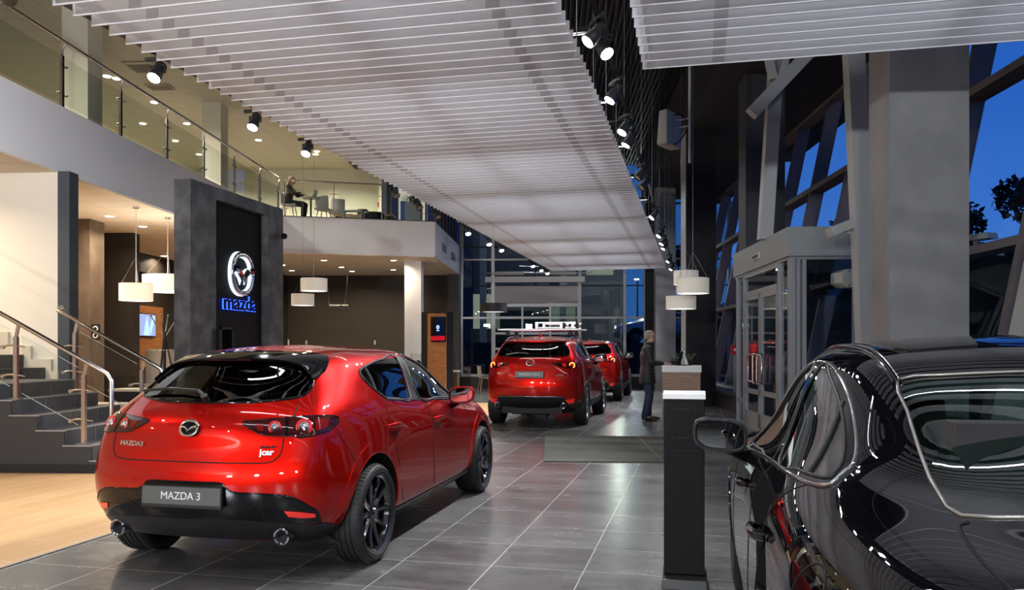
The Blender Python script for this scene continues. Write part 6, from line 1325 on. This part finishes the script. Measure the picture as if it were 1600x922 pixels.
# ================================================================ INFO STANDS
t = thing('information_stand', 'tall black information stand with a white top edge, nearest the camera on the floor', 'stand', (-.085, 4.98, 0))
b = MB(); b.box(-.118, .118, -.05, .05, .07, 1.11); obj('column_body', b, mat('stand_black', (.004, .004, .0045), .65, spec=.25), t, bevel=.004)
b = MB(); b.hexa([(-.13, -.14, 0), (.135, -.14, 0), (.135, .12, 0), (-.13, .12, 0), (-.125, -.12, .055), (.13, -.12, .055), (.13, .1, .075), (-.125, .1, .075)]); obj('foot_plate', b, SBK, t, bevel=.004)
b = MB(); b.hexa([(-.124, -.055, 1.105), (.124, -.055, 1.105), (.124, .07, 1.105), (-.124, .07, 1.105), (-.124, -.055, 1.135), (.124, -.055, 1.135), (.124, .07, 1.150), (-.124, .07, 1.150)]); obj('top_edge', b, mat('white_gloss', (.80, .80, .80), .25), t, bevel=.002)
b = MB(); b.box(-.119, .119, -.051, .051, .80, .803)
for z in (1.045, .875):
    for s in (-1, 1):
        b.prism([(s*.075, z), (s*.062, z+.006), (s*.062, z-.006)], -.0525, -.0505, 'xz')
    for k in range(7): b.box(-.045+k*.013, -.036+k*.013, -.0525, -.0505, z-.007+abs(k-3)*.0012, z+.007-abs(k-3)*.0012)
    for s in (-1, 1): b.cyl((s*.108, -.0525, z), (s*.108, -.05, z), .003, n=8)
obj('vent_slots', b, BLKM, t)
t = thing('reception_counter', 'narrow walnut counter with a thick white top at the man\'s elbow', 'counter', (-.69, 16.12, 0))
b = MB(); b.box(0, .72, 0, .60, .0, .955); obj('counter_body', b, WOODC, t); b = MB(); b.box(-.01, .74, -.02, .72, .955, 1.085); obj('counter_top', b, MATS['white_gloss'], t, bevel=.004)
b = MB(); b.box(.03, .69, .62, .72, .05, .95); obj('counter_back', b, SBK, t); b = MB(); b.box(.45, .76, .5, .98, 1.085, 1.10); obj('glass_ledge', b, GLS, t)
def sprig(label, x, y, z, n, h, seed):
    t = thing('potted_plant', label, 'plant', (x, y, z)); rnd = random.Random(seed); b = MB(); b.lathe([(.001, 0), (.045, 0), (.06, .09), (.05, .09), (.045, .075), (.001, .075)], 20); obj('pot', b, BLKM, t)
    b = MB()
    for k in range(n):
        a = rnd.uniform(0, 2*PI); r = rnd.uniform(.03, .16); hh = h*rnd.uniform(.6, 1); base = Vector((0, 0, .08)); tip = Vector((r*math.cos(a), r*math.sin(a), hh)); mid = (base+tip)/2+Vector((0, 0, .04))
        b.tube([base, mid, tip], .003, 5)
        for j in range(7):
            c = base.lerp(tip, .3+.1*j); d = Vector((math.cos(a+j*2.4), math.sin(a+j*2.4), .5))*.035; s = d.cross(Vector((0, 0, 1))).normalized()*.008
            b.add([c, c+d*.5+s, c+d, c+d*.5-s], [(0, 1, 2, 3)])
    obj('foliage', b, mat('leaf_grey_green', (.12, .18, .09), .5), t)
sprig('small green sprigs in a pot on the walnut counter', -.69+.20, 16.56, 1.086, 12, .26, 3); sprig('second pot of green sprigs behind the black ornament', -.69+.52, 16.50, 1.086, 10, .24, 5)
t = thing('desk_ornament', 'black and white sculpted ornament on the walnut counter', 'ornament', (-.69+.36, 16.26, 1.086)); b = MB(); b.lathe([(.001, 0), (.11, 0), (.11, .015), (.06, .02), (.001, .02)], 24, sx=1.0); obj('ornament_base', b, GB, t)
b = MB(); b.tube(spline([(-.07, 0, .02), (-.05, 0, .1), (-.02, 0, .17), (.0, 0, .24)], 4), .03, 10, rs=[.06-.03*i/12 for i in range(13)]); b.ell((.0, 0, .25), (.035, .035, .035)); obj('ornament_figure', b, GB, t)
b = MB(); b.tube(spline([(.10, .02, .02), (.08, .02, .1), (.05, .02, .18), (.03, .02, .23)], 4), .02, 8, rs=[.035-.018*i/12 for i in range(13)]); b.ell((.04, .02, .25), (.03, .03, .03)); obj('ornament_white_half', b, mat('ornament_white', (.75, .75, .73), .25), t)  # white half of the ornament
# entrance mat
t = thing('entrance_mat', 'grey textile entrance mat with diagonal joints leading to the lobby doors', 'mat', Bw(0, 0, 0), PHI)
mm = mat('mat_pile', (.085, .088, .075), .95, noise=(9, (.13, .132, .115), .35, .7, (.6, 3, 1)), bump=(400, .8, .004))
b = MB(); b.box(-.06, 1.40, 10.16, 13.15, 0, .012); b.box(1.44, 3.5, 10.16, 13.15, 0, .012); b.box(1.40, 1.44, 10.16, 13.15, 0, .009); obj('mat_pile', b, mm, t); b = MB(); b.box(1.41, 1.415, 10.16, 13.15, .009, .013); b.box(1.43, 1.435, 10.16, 13.15, .009, .013); obj('mat_joint', b, mat('mat_joint', (.22, .22, .20), .6), t)
# ================================================================ LOUNGE, REAR LEFT
x, y, _ = Bw(P_of(668, 22), 22.2)
t = thing('media_tower', 'freestanding wood panel tower with black side and wall screen, right of the white column', 'media tower', (x, y, 0), PHI-.35)
b = MB(); b.box(-.22, -.05, 0, .5, 0, 2.42); b.box(-.05, .5, .10, .5, 0, 2.42); b.box(-.05, .5, .02, .08, 2.38, 2.42); obj('carcass', b, MATS['satin_black'], t)
b = MB(); b.box(-.05, .5, .02, .10, 0, 2.38); obj('wood_front', b, WOODP, t)
b = MB(); b.box(.12, .56, -.10, -.05, 1.60, 2.28); b.box(.25, .4, -.05, .02, 1.8, 2.0); s = obj('screen', b, GB, t); g = MB(); g.box(.13, .55, -.104, -.10, 1.64, 1.76); obj('screen_picture', g, emitmat('screen_red', (.5, .01, .02), .6), s)
g = MB(); g.join(emblem_mb(.07, .09, .008).xf(Matrix.Translation((.34, -.106, 2.0)))); g.box(.30, .38, -.106, -.104, 1.90, 1.92); obj('screen_logo', g, emitmat('screen_blue', (.25, .35, 1), 2.0), s)
x, y, _ = Bw(P_of(650, 23.6), 23.6); t = thing('display_pedestal', 'white pedestal with a black helmet shape under a clear box, beside the white column', 'pedestal', (x, y, 0), PHI)
b = MB(); b.box(-.14, .16, -.15, .15, 0, .86); obj('pedestal_body', b, WHT, t, bevel=.004); b = MB(); b.box(-.14, .16, -.15, .15, .87, 1.28); obj('clear_cover', b, GLS, t); b = MB(); b.ell((.06, 0, .98), (.09, .11, .11)); b.box(.08, .16, -.08, .08, .87, .95); obj('display_item', b, GB, t)
x, y, _ = Bw(P_of(706, 24.5), 24.5); t = thing('service_desk', 'small wooden desk with an upright glass screen near the rear glass', 'desk', (x, y, 0), PHI)
b = MB(); b.box(-.2, -.16, -.3, .3, 0, .72); b.box(.12, .2, -.3, .3, 0, .72); obj('desk_legs', b, WOODC, t); b = MB(); b.box(-.22, .22, -.33, .33, .72, .76); obj('desk_top', b, WHT, t); b = MB(); b.box(.04, .16, -.32, -.31, .1, 1.35); obj('glass_screen', b, GLS, t); b = MB(); b.box(-.2, -.02, -.1, .1, .76, .95); obj('desk_device', b, SBK, t)
def shell_chair(name, label, p, q, z, rz, m, mleg, group=None):
    x, y, _ = Bw(p, q); t = thing(name, label, 'chair', (x, y, z), PHI+rz, group)
    b = MB(); prof = [(.24, .46), (.20, .44), (.0, .435), (-.16, .445), (-.215, .50), (-.235, .62), (-.25, .78), (-.255, .86)]; prof = spline(prof, 3); v = []; n = 8
    for (yy, zz) in prof:
        wd = .235 if zz < .5 else .235-.04*(zz-.5)
        for j in range(n+1): s = -1+2*j/n; v.append((s*wd, yy+(.05*s*s if zz > .5 else 0), zz+(.03*s*s if zz < .5 else 0)))
    f = [(i*(n+1)+j, i*(n+1)+j+1, (i+1)*(n+1)+j+1, (i+1)*(n+1)+j) for i in range(len(prof)-1) for j in range(n)]; b.add(v, f, 0, True)
    o = obj('seat_shell', b, m, t); md = o.modifiers.new('th', 'SOLIDIFY'); md.thickness = .018
    for sx in (-1, 1):
        for sy in (-1, 1): g = MB(); g.cyl((sx*.13, sy*.13, .43), (sx*.21, sy*.21, 0), .018, .011, n=10); obj('leg', g, mleg, t)
    return t
shell_chair('dining_chair', 'cream chair with a splayed wooden leg left of the red crossovers', P_of(757, 26.3), 26.5, 0, -PI/2*.8, CREAMSEAT, WOODL)
x, y, _ = Bw(-10.9, 22.3); t = thing('wall_screen_unit', 'orange wood wall panel carrying a lit television in the lounge', 'media panel', (x, y, 0), PHI)
b = MB(); b.box(-.5, -.40, -1.1, 1.2, .9, 2.62); obj('wood_back', b, wood_panel('orange_wood_side', (.30, .105, .030), (.52, .24, .085), 2, 1.2), t); b = MB(); b.box(-.5, -.38, -1.16, -1.10, .9, 2.62); obj('edge_board', b, BLKM, t)
b = MB(); b.box(-.40, -.33, -.42, .62, 1.75, 2.40); s = obj('television', b, GB, t)
g = MB(); g.box(-.33, -.328, -.40, .60, 1.78, 2.38); so = obj('screen_picture', g, mat('tv_picture', (.10, .12, .2), .3, emit=(.25, .30, .55), estr=.8), s)
g = MB(); g.prism([(-.1, 1.8), (.25, 1.8), (.10, 2.35)], -.327, -.3265, 'yz'); g.prism([(.3, 1.8), (.55, 2.3), (.45, 2.35), (.25, 2.0)], -.327, -.3265, 'yz'); obj('picture_shape', g, emitmat('tv_green', (.35, .8, .65), 1.0), so)
x, y, _ = Bw(-11.2, 19.3); t = thing('framed_poster', 'small green framed poster on the brown lounge wall', 'poster', (x, y, 1.75), PHI); b = MB(); b.box(-.2, -.17, 0, .5, 0, .68); obj('frame', b, BLKM, t); b = MB(); b.box(-.17, -.168, .03, .47, .03, .65); obj('print', b, mat('poster_green', (.02, .16, .10), .5), t)
x, y, _ = Bw(-9.55, 19.6); t = thing('lounge_sofa', 'cream high-backed sofa on a wooden base behind the stairs', 'sofa', (x, y, 0), PHI)
b = MB(); b.box(-.45, 1.6, -.35, .4, .004, .40); obj('sofa_base', b, WOODC, t, bevel=.01); b = MB(); b.box(-.42, 1.57, -.32, .25, .40, .56); obj('seat', b, CREAMSEAT, t, bevel=.04)
for k in range(3): b = MB(); b.box(-.44+.68*k, .23+.68*k, .20, .42, .50, 1.40); obj('back_cushion', b, CREAMSEAT, t, bevel=.05)
x, y, _ = Bw(P_of(257, 15.5), 15.5); t = thing('coat_stand', 'black tripod coat stand with splayed branches behind the stair rail', 'coat stand', (x, y, 0), PHI)
b = MB(); b.cyl((0, 0, .0), (0, 0, 1.75), .028, n=12); obj('pole', b, MATS['satin_black'], t)
for k in range(3): a = 2*PI*k/3+.4; b = MB(); b.bar((.03*math.cos(a), .03*math.sin(a), 1.6), (.30*math.cos(a), .30*math.sin(a), 0), .022, .022); obj('leg', b, MATS['satin_black'], t)
for k in range(4): a = 2*PI*k/4+.2; b = MB(); b.bar((.0, 0, 1.62), (.26*math.cos(a), .26*math.sin(a), 2.06), .018, .018); b.ell((.26*math.cos(a), .26*math.sin(a), 2.06), (.02, .02, .02), 8, 6); obj('branch', b, CHD, t)
b = MB(); b.tube([(.16*math.cos(a), .16*math.sin(a), 1.38) for a in [2*PI*i/20 for i in range(20)]], .006, 6, closed=True); obj('ring', b, CHD, t)
x, y, _ = Bw(P_of(197, 14.2), 14.2); t = thing('low_plinth', 'low black plinth with a pale top edge right of the stairs', 'plinth', (x, y, 0), PHI); b = MB(); b.box(-.2, .6, -.2, .3, 0, .66); obj('plinth_body', b, BLKM, t); b = MB(); b.box(-.21, .61, -.21, .31, .66, .70); obj('plinth_top', b, CREAM, t)
x, y, _ = Bw(P_of(160, 12.9), 12.9); t = thing('low_bench', 'long low pale slab behind the top of the stair edge', 'bench', (x, y, 0), PHI); b = MB(); b.box(-.45, .75, -.1, .4, .44, .52); obj('bench_top', b, CREAM, t); b = MB(); b.box(-.4, .7, -.05, .35, 0, .44); obj('bench_base', b, BLKM, t)
x, y, _ = Bw(P_of(103, 13.5), 13.5); t = thing('fire_extinguisher', 'red fire extinguisher behind the stair glass', 'fire extinguisher', (x, y, 0.62), PHI); b = MB(); b.lathe([(.001, 0), (.075, .01), (.08, .05), (.08, .42), (.05, .50), (.02, .52), (.001, .53)], 24); obj('cylinder_body', b, mat('safety_red', (.45, .02, .02), .35), t); b = MB(); b.box(-.02, .02, -.02, .02, .52, .58); b.bar((-.02, 0, .56), (.1, 0, .62), .02, .012); b.tube(spline([(.02, 0, .55), (.10, 0, .48), (.10, 0, .3), (.09, 0, .15)], 4), .012, 8); obj('valve', b, BLKM, t); b = MB(); b.box(-.1, .1, -.1, .1, -.62, -.02); obj('stand', b, CHR2, t)
x, y, _ = Bw(P_of(150, 16.29), 16.29); t = thing('wall_socket', 'double white socket in a black plate on the brown clad column', 'socket', (x, y, 1.80-.05), PHI); b = MB(); b.box(-.09, .09, -.02, .0, -.16, .16); obj('plate', b, BLKM, t)
for z in (.07, -.07): b = MB(); b.tube([(.045*math.cos(a), -.025, z+.045*math.sin(a)) for a in [2*PI*i/16 for i in range(16)]], .012, 6, closed=True); obj('socket_ring', b, WHT, t)
for px, lab in ((449, 'small white socket on the brown rear wall, far left one with a light label'), (479, 'small black socket on the brown rear wall, middle one'), (586, 'small black socket on the brown rear wall, right one near the white column')):
    x, y, _ = Bw(P_of(px, 29.25), 29.25); t = thing('wall_socket', lab, 'socket', (x, y, 1.65), PHI, 'rear wall sockets'); b = MB(); b.box(-.07, .07, -.02, 0, -.1, .1); obj('plate', b, CREAM if px == 449 else BLKM, t); b = MB()
    for z in (.04, -.04): b.tube([(.03*math.cos(a), -.023, z+.03*math.sin(a)) for a in [2*PI*i/12 for i in range(12)]], .008, 6, closed=True)
    obj('socket_ring', b, BLKM if px == 449 else WHT, t)
x, y, _ = Bw(P_of(529.5, 28), 28); t = thing('hanging_sign', 'slim black hanging sign with white letters on two slanted wires', 'sign', (x, y, 2.84), PHI); b = MB(); b.box(-.36, .36, -.02, .02, -.02, .05); obj('sign_board', b, SBK, t); tt = text_mb('Запасные части', .085, .004); obj('lettering', tt, WH, t, (0, -.024, .09)); 
b = MB(); b.cyl((-.34, 0, .05), (-.42, 0, 1.23), .003, n=6); b.cyl((.20, 0, .05), (.32, 0, 1.23), .003, n=6); obj('hanging_wire', b, MATS['wire_steel'], t)
# ================================================================ UPSTAIRS FURNITURE
MZ = 5.12
WSH = mat('shell_white', (.70, .68, .64), .4)
shell_chair('dining_chair', 'white shell chair with wooden legs under the seated blonde woman upstairs', P_of(452, 23.5), 23.5, MZ, -PI/2, WSH, WOODL)
shell_chair('dining_chair', 'white shell chair with its back to the railing, right of the seated woman', P_of(506, 24.3), 24.3, MZ, -.15, WSH, WOODL); shell_chair('dining_chair', 'partly hidden white shell chair, right of the other empty one', P_of(525, 24.8), 24.8, MZ, .5, WSH, WOODL)
x, y, _ = Bw(P_of(488, 24), 23.85); t = thing('round_table', 'small round table in front of the seated woman upstairs', 'table', (x, y, MZ), PHI); b = MB(); b.cyl((0, 0, .73), (0, 0, .755), .26, n=32); obj('tabletop', b, WSH, t); b = MB(); b.cyl((0, 0, 0), (0, 0, .73), .03, n=12); b.cyl((0, 0, 0), (0, 0, .02), .22, n=24); obj('pedestal', b, CHD, t)
t = thing('laptop', 'open black laptop on the round table upstairs', 'laptop', (x, y, MZ+.755), PHI); b = MB(); b.box(-.12, .10, -.16, .16, 0, .018); obj('keyboard_base', b, SBK, t); b = MB(); b.bar((.10, 0, .01), (.17, 0, .22), .32, .01, up=(1, 0, 0)); obj('screen', b, SBK, t)
x, y, _ = Bw(P_of(566, 26), 26.2); t = thing('long_desk', 'low brown desk covered in papers upstairs', 'desk', (x, y, MZ), PHI); b = MB(); b.box(-.9, 1.0, -.3, .3, .55, .60); obj('desk_top', b, WOODC, t); b = MB(); b.box(-.85, -.8, -.3, .3, 0, .55); b.box(.9, .95, -.3, .3, 0, .55); obj('desk_legs', b, BLKM, t)
def small(name, lab, cat, px, q, z, build, m, rz=0): x, y, _ = Bw(P_of(px, q), q); b = MB(); build(b); o = obj(name, b, m, None, (x, y, z), PHI+rz, bevel=.006); return tag(o, lab, cat)
small('coffee_machine', 'black box machine with a blue light on the upstairs desk', 'machine', 567, 26.2, MZ+.6, lambda b: b.box(-.15, .15, -.15, .15, 0, .2), BLKM)
small('machine_light', 'blue status light strip of the box machine upstairs', 'light', 567, 26.04, MZ+.64, lambda b: b.box(-.01, .01, -.004, .004, 0, .08), emitmat('status_blue', (.1, .1, 1), 5))
small('paper_tray', 'row of low black trays at the left of the upstairs desk', 'tray', 545, 26.2, MZ+.6, lambda b: (b.box(-.22, -.05, -.1, .1, 0, .06), b.box(-.02, .14, -.1, .1, 0, .05)), BLKM)
small('round_ottoman', 'large round black seat in front of the upstairs desk', 'seat', 583, 24.6, MZ, lambda b: b.lathe([(.001, .0), (.30, 0), (.33, .05), (.33, .38), (.30, .42), (.001, .43)], 30), BLKM)
for k, (px, cc) in enumerate(((546, (.65, .62, .58)), (553, (.60, .16, .04)), (559, (.66, .60, .5)))): small('brochure', ['white brochure lying at the railing edge upstairs', 'orange brochure lying at the railing edge upstairs', 'pale folded brochure beside the orange one upstairs'][k], 'brochure', px, 24.15, MZ+.421, lambda b: b.box(-.065, .065, -.09, .09, 0, .012), mat('paper_%d' % k, cc, .6))
small('brochure_table', 'low white table holding the brochures at the railing upstairs', 'table', 552, 24.2, MZ, lambda b: (b.box(-.30, .30, -.16, .16, .40, .42), b.box(-.28, -.26, -.14, .14, 0, .4), b.box(.26, .28, -.14, .14, 0, .4)), WHT)
small('fire_alarm', 'red fire alarm button box on the upstairs rear wall', 'fire alarm', 594, 29.15, 6.52, lambda b: b.box(-.09, .09, 0, .05, 0, .18), MATS['safety_red'])
small('upstairs_post', 'dark post where the upstairs wall meets the glass', 'post', 608, 26.5, MZ, lambda b: b.box(-.07, .07, -.1, .1, 0, 3.0), SBK)
x, y, _ = Bw(P_of(644, 23.9), 24.2); t = thing('planter', 'square grey planter with a spiky plant at the upstairs railing', 'planter', (x, y, MZ), PHI); b = MB(); b.box(-.23, .23, -.2, .2, 0, .62); obj('planter_box', b, mat('planter_grey', (.36, .40, .42), .5), t, bevel=.006)
rnd = random.Random(4); b = MB()
for k in range(46):
    a = rnd.uniform(0, 2*PI); L = rnd.uniform(.25, .5); p0 = Vector((rnd.uniform(-.15, .15), rnd.uniform(-.1, .1), .6)); d = Vector((math.cos(a), math.sin(a), 0)); pts = [p0, p0+d*L*.4+Vector((0, 0, L*.55)), p0+d*L*.8+Vector((0, 0, L*.5)), p0+d*L*1.1+Vector((0, 0, L*.2))]; s = d.cross(Vector((0, 0, 1)))*.012
    v = [];
    for i, q in enumerate(pts): k_ = (1, 1.2, .8, .1)[i]; v += [q-s*k_, q+s*k_]
    b.add(v, [(0, 1, 3, 2), (2, 3, 5, 4), (4, 5, 7, 6)])
obj('foliage', b, mat('dark_leaf', (.03, .07, .035), .5), t)
x, y, _ = Bw(-3.36, 24.0); t = thing('vertical_blind', 'row of grey and blue vertical blind slats above the chamfered fascia', 'blind', (x, y, MZ), PHI)
for k in range(20): b = MB(); b.bar((-.02, .28*k, 1.5), (.05, .28*k+.10, 1.5), .012, 3.0); obj('blind_slat', b, [mat('blind_grey', (.20, .19, .17), .7), mat('blind_blue', (.03, .06, .14), .6), mat('blind_dark', (.05, .05, .05), .6)][(k*7) % 3], t)
x, y, _ = Bw(-9.3, 18.4); t = thing('air_vent', 'square cassette air vent in the upstairs ceiling', 'air vent', (x, y, 7.885), PHI); b = MB(); b.box(-.35, .35, -.35, .35, -.03, 0); obj('vent_frame', b, mat('vent_cream', (.55, .50, .36), .6), t)
b = MB()
for k in range(6): b.box(-.28, .28, -.26+k*.09, -.22+k*.09, -.036, -.03)
obj('vent_slot', b, BRN, t)
x, y, _ = Bw(-9.6, 19.8); t = thing('air_vent', 'slotted return grille beside the cassette vent in the upstairs ceiling', 'air vent', (x, y, 7.885), PHI); b = MB(); b.box(-.3, .3, -.2, .2, -.02, 0); obj('vent_frame', b, MATS['vent_cream'], t); b = MB(); [b.box(-.26+k*.07, -.23+k*.07, -.17, .17, -.026, -.02) for k in range(8)]; obj('vent_slot', b, BRN, t)
for px, q, z, lab in ((694, 25.4, 4.55, 'nearer small square vent in the chamfered white fascia'), (709, 27.5, 4.52, 'farther small square vent in the chamfered white fascia')):
    pp = -3.29+(.11)*(q-23.6)/5.8; x, y, _ = Bw(pp+.002, q); t = thing('air_vent', lab, 'air vent', (x, y, z), PHI, 'fascia vents'); b = MB(); b.box(0, .012, -.45, .45, -.13, .13); obj('vent_frame', b, mat('vent_grey', (.35, .35, .36), .6), t)
    b = MB(); [b.box(.012, .016, -.40+k*.2+(.05 if k > 1 else 0), -.27+k*.2+(.05 if k > 1 else 0), -.10+j*.05, -.075+j*.05) for k in range(4) for j in range(5)]; obj('vent_slot', b, BLKM, t)
# ================================================================ RIGHT SIDE
x, y, z = at(1045, 228, 13.0); t = thing('fan_heater', 'white slatted fan heater unit hanging high beside the lighting track', 'heater', (x, y, z-.02), math.radians(-25)); b = MB(); b.hexa([(-.10, -.22, 0), (.10, -.26, 0), (.10, .26, 0), (-.10, .22, 0), (-.06, -.22, .54), (.10, -.26, .54), (.10, .26, .54), (-.06, .22, .54)]); obj('casing', b, mat('heater_beige', (.50, .46, .42), .5), t, bevel=.02)
b = MB(); [b.bar((-.108+.004*k, -.17, .08+.05*k), (-.108+.004*k, .17, .08+.05*k), .012, .028) for k in range(9)]; obj('grille', b, BLKM, t); b = MB(); b.tube(spline([(.1, 0, .50), (.25, 0, .45), (.32, 0, .28), (.2, 0, .08), (.08, 0, .02)], 5), .012, 6); obj('cable', b, BLKM, t); b = MB(); b.bar((.1, 0, .40), (.36, 0, .40), .02, .02); b.bar((.1, 0, .28), (.36, 0, .28), .02, .02); b.cyl((.36, 0, -.3), (.36, 0, 8.22-z), .022, n=10); obj('mounting_pole', b, GRYL, t)
x, y, z = at(1330, 450, 12.15); t = thing('lobby_speaker', 'boxy cream wall unit mounted inside the lobby glass', 'loudspeaker', (x, y, z), PHI+.3); b = MB(); b.box(-.14, .14, -.1, .16, 0, .27); b.prism([(-.14, 0), (-.14, .27), (-.24, .22), (-.24, .06)], -.1, .16, 'xz'); obj('casing', b, mat('box_cream', (.50, .50, .42), .5), t, bevel=.01); b = MB(); [b.cyl((sx*.11, -.105, sz), (sx*.11, -.1, sz), .012, n=10) for sx in (-1, 1) for sz in (.03, .24)]; obj('screw', b, BLKM, t); b = MB(); b.box(.10, .14, 0, .04, -.0, .40); obj('bracket', b, ALU, t)
x, y, z = at(1148, 543, 18.5); t = thing('fire_alarm', 'red fire alarm box low beside the lobby doors', 'fire alarm', (x, y, z-.15), PHI); b = MB(); b.box(-.09, .09, -.05, .05, 0, .20); obj('casing', b, MATS['safety_red'], t, bevel=.008); b = MB(); b.box(-.03, .03, -.055, -.05, .07, .13); obj('button', b, WHT, t); b = MB(); b.box(-.02, .02, -.02, .02, -z+.15, 0); obj('post', b, ALU, t)
x, y, z = at(1535, 375, 10.6); t = thing('security_camera', 'white bracket camera outside the lower right window', 'camera', (x, y, z), PHI+.4); b = MB(); b.hexa([(-.10, -.16, 0), (.10, -.16, 0), (.10, .16, 0), (-.10, .16, 0), (-.09, -.14, .08), (.09, -.14, .08), (.09, .14, .08), (-.09, .14, .08)]); obj('camera_body', b, mat('camera_white', (.55, .58, .58), .4), t, bevel=.01); b = MB(); b.bar((0, .1, 0), (0, .1, -.15), .04, .04); b.bar((0, .1, -.14), (.5, .1, -.16), .03, .03); obj('bracket', b, MATS['camera_white'], t)
x, y, z = at(1032, 495, 27.45); t = thing('round_speaker', 'oval black wall speaker on the grey far column', 'loudspeaker', (x, y, z), PHI); b = MB(); b.ell((0, .02, 0), (.09, .12, .17), 18, 12); obj('speaker_body', b, GB, t); b = MB(); b.ell((.03, -.02, .16), (.05, .05, .04), 12, 8); obj('lamp_cap', b, CHD, t)
# ================================================================ OUTSIDE
b = MB(); b.box(-60, 80, 29.55, 34.5, -.3, -.02); b.box(5.3, 80, -30, 29.55, -.3, -.02); struct('ground_outside', b, mat('asphalt', (.022, .023, .026), .95, spec=.1), bf=True)
b = MB(); b.hexa([(-60, 34.5, -.3), (80, 34.5, -.3), (80, 37.5, -.3), (-60, 37.5, -.3), (-60, 34.5, 0), (80, 34.5, 0), (80, 37.5, 1.72), (-60, 37.5, 1.72)]); b.box(-60, 80, 37.5, 90, -.3, 1.72); struct('street', b, mat('street', (.03, .032, .036), .95, spec=.1), bf=True)
b = MB(); rnd = random.Random(9); hv = []; n = 46
for i in range(n):
    q = -14+2.0*i; k = 4.3+1.0*math.sin(i*1.7)+rnd.uniform(-.5, .5); hv += [(9.0+.4*math.sin(i), q, -.25), (11.5, q, 1.6+.3*math.sin(i*2.1)), (13.2, q, k*.82), (15.0+.5*math.sin(i*.9), q, k), (22, q, k*.8)]
b.add(hv, [(i*5+j, (i+1)*5+j, (i+1)*5+j+1, i*5+j+1) for i in range(n-1) for j in range(4)], 0, False); struct('hill', b, mat('hill_dark', (.012, .018, .012), .95, spec=.05), bf=True)
x, y, z = Bw(9.5, 58, 1.72); t = thing('traffic_light', 'dark traffic signal post with glowing red lamps seen through the rear glass', 'traffic light', (x, y, z), PHI); b = MB(); b.cyl((0, 0, 0), (0, 0, 3.0), .06, n=12); obj('post', b, BLKM, t)
for dx, z in ((-.35, 2.7), (0, 2.35)): b = MB(); b.box(dx-.16, dx+.16, -.12, .1, z-.5, z+.22); s = obj('signal_head', b, BLKM, t); b = MB(); b.cyl((dx, -.13, z), (dx, -.125, z), .12, n=16); obj('red_lamp', b, emitmat('signal_red', (1, .02, .02), 14), s)
x, y, _ = Bw(-9, 52); t = thing('office_building', 'dim neighbouring building with lit windows behind the rear glass', 'building', (x, y, 1.72), PHI)
b = MB(); b.box(-26, 13.7, 0, 10, -1.8, 17); obj('wall', b, mat('far_wall', (.10, .10, .11), .8), t)
rnd = random.Random(11)
for i in range(12):
    for j in range(4):
        if rnd.random() < .6: b = MB(); x0 = -15+2.4*i; b.box(x0, x0+1.7, -.03, .0, 1.0+3.4*j, 3.2+3.4*j); obj('window', b, [emitmat('office_light', (.75, .70, .55), .35), emitmat('office_dim', (.3, .4, .5), .15)][(i+j) % 2], t)
for i in range(6): b = MB(); b.box(-15.3+5*i, -14.9+5*i, -1.0, -.6, -1.8, 9); obj('pillar', b, mat('far_pillar', (.32, .31, .29), .7), t)
def tree(label, p, q, z, h, r, seed, n=5200, ls=.17):
    x, y, _ = Bw(p, q); t = thing('leafy_tree', label, 'tree', (x, y, z), 0, 'trees outside the leaning windows'); rnd = random.Random(seed)
    b = MB(); b.tube([(0, 0, 0), (.1, 0, h*.3), (0, .1, h*.6), (.1, 0, h*.9)], .1, 8, rs=[.16, .12, .07, .02]); 
    cl = []
    for k in range(16):
        a = rnd.uniform(0, 2*PI); zz = rnd.uniform(.3, 1.0); rr = r*(1-.65*(zz-.3))*rnd.uniform(.3, 1); c = Vector((rr*math.cos(a), rr*math.sin(a), h*zz)); cl.append((c, r*rnd.uniform(.22, .42))); b.tube([(0, 0, h*zz*.75), c], .02, 5)
    obj('trunk', b, mat('bark', (.03, .025, .02), .9), t); b = MB()
    for k in range(n):
        c, s = rnd.choice(cl); d = Vector((rnd.gauss(0, 1), rnd.gauss(0, 1), rnd.gauss(0, .8))).normalized()*s*rnd.random()**.4; o = c+d; u = Vector((rnd.gauss(0, 1), rnd.gauss(0, 1), rnd.gauss(0, 1))).normalized()*ls; v = u.cross(Vector((rnd.gauss(0, 1), rnd.gauss(0, 1), 1))).normalized()*ls*.45
        b.add([o-u, o+v, o+u, o-v], [(0, 1, 2, 3)])
    obj('foliage', b, mat('night_leaf', (.02, .035, .02), .7), t)
tree('tall ragged tree outside the near right window, the one reaching highest', 15.6, 25.5, 1.5, 7.4, 2.0, 1); tree('lower bushy tree left of the tall ragged tree outside', 13.6, 29.5, 1.5, 5.0, 1.8, 2); tree('dark tree at the right edge outside the near window', 16.8, 21.2, 1.8, 4.6, 1.9, 3)
tree('small tree top seen between the white steel struts', 14.5, 40, 2, 6.2, 2.0, 4, 1600); tree('dark round tree seen through the rear glass near the red signals', 11, 66, 1.7, 7.5, 3.0, 5, 1600, .3)

x, y, z = at(996, 438, 50.0); t = thing('street_lamp', 'lit street lamp outside, a small bright point above the red signals', 'street lamp', (x, y, 1.72)); b = MB(); b.cyl((0, 0, 0), (0, 0, z-1.72), .05, n=10); b.bar((0, 0, z-1.72), (0, -.6, z-1.66), .06, .04); obj('post', b, BLKM, t); b = MB(); b.box(-.12, .12, -.75, -.45, z-1.74, z-1.69); obj('lamp_head', b, emitmat('street_white', (1, .95, .85), 25), t)
d = bpy.data.lights.new('street_light', 'POINT'); d.energy = 500; d.shadow_soft_size = .2; d.color = (1, .93, .82); o = bpy.data.objects.new('street_light', d); COL.objects.link(o); o.parent = t; o.location = (-.5, -4.5, z-1.2)
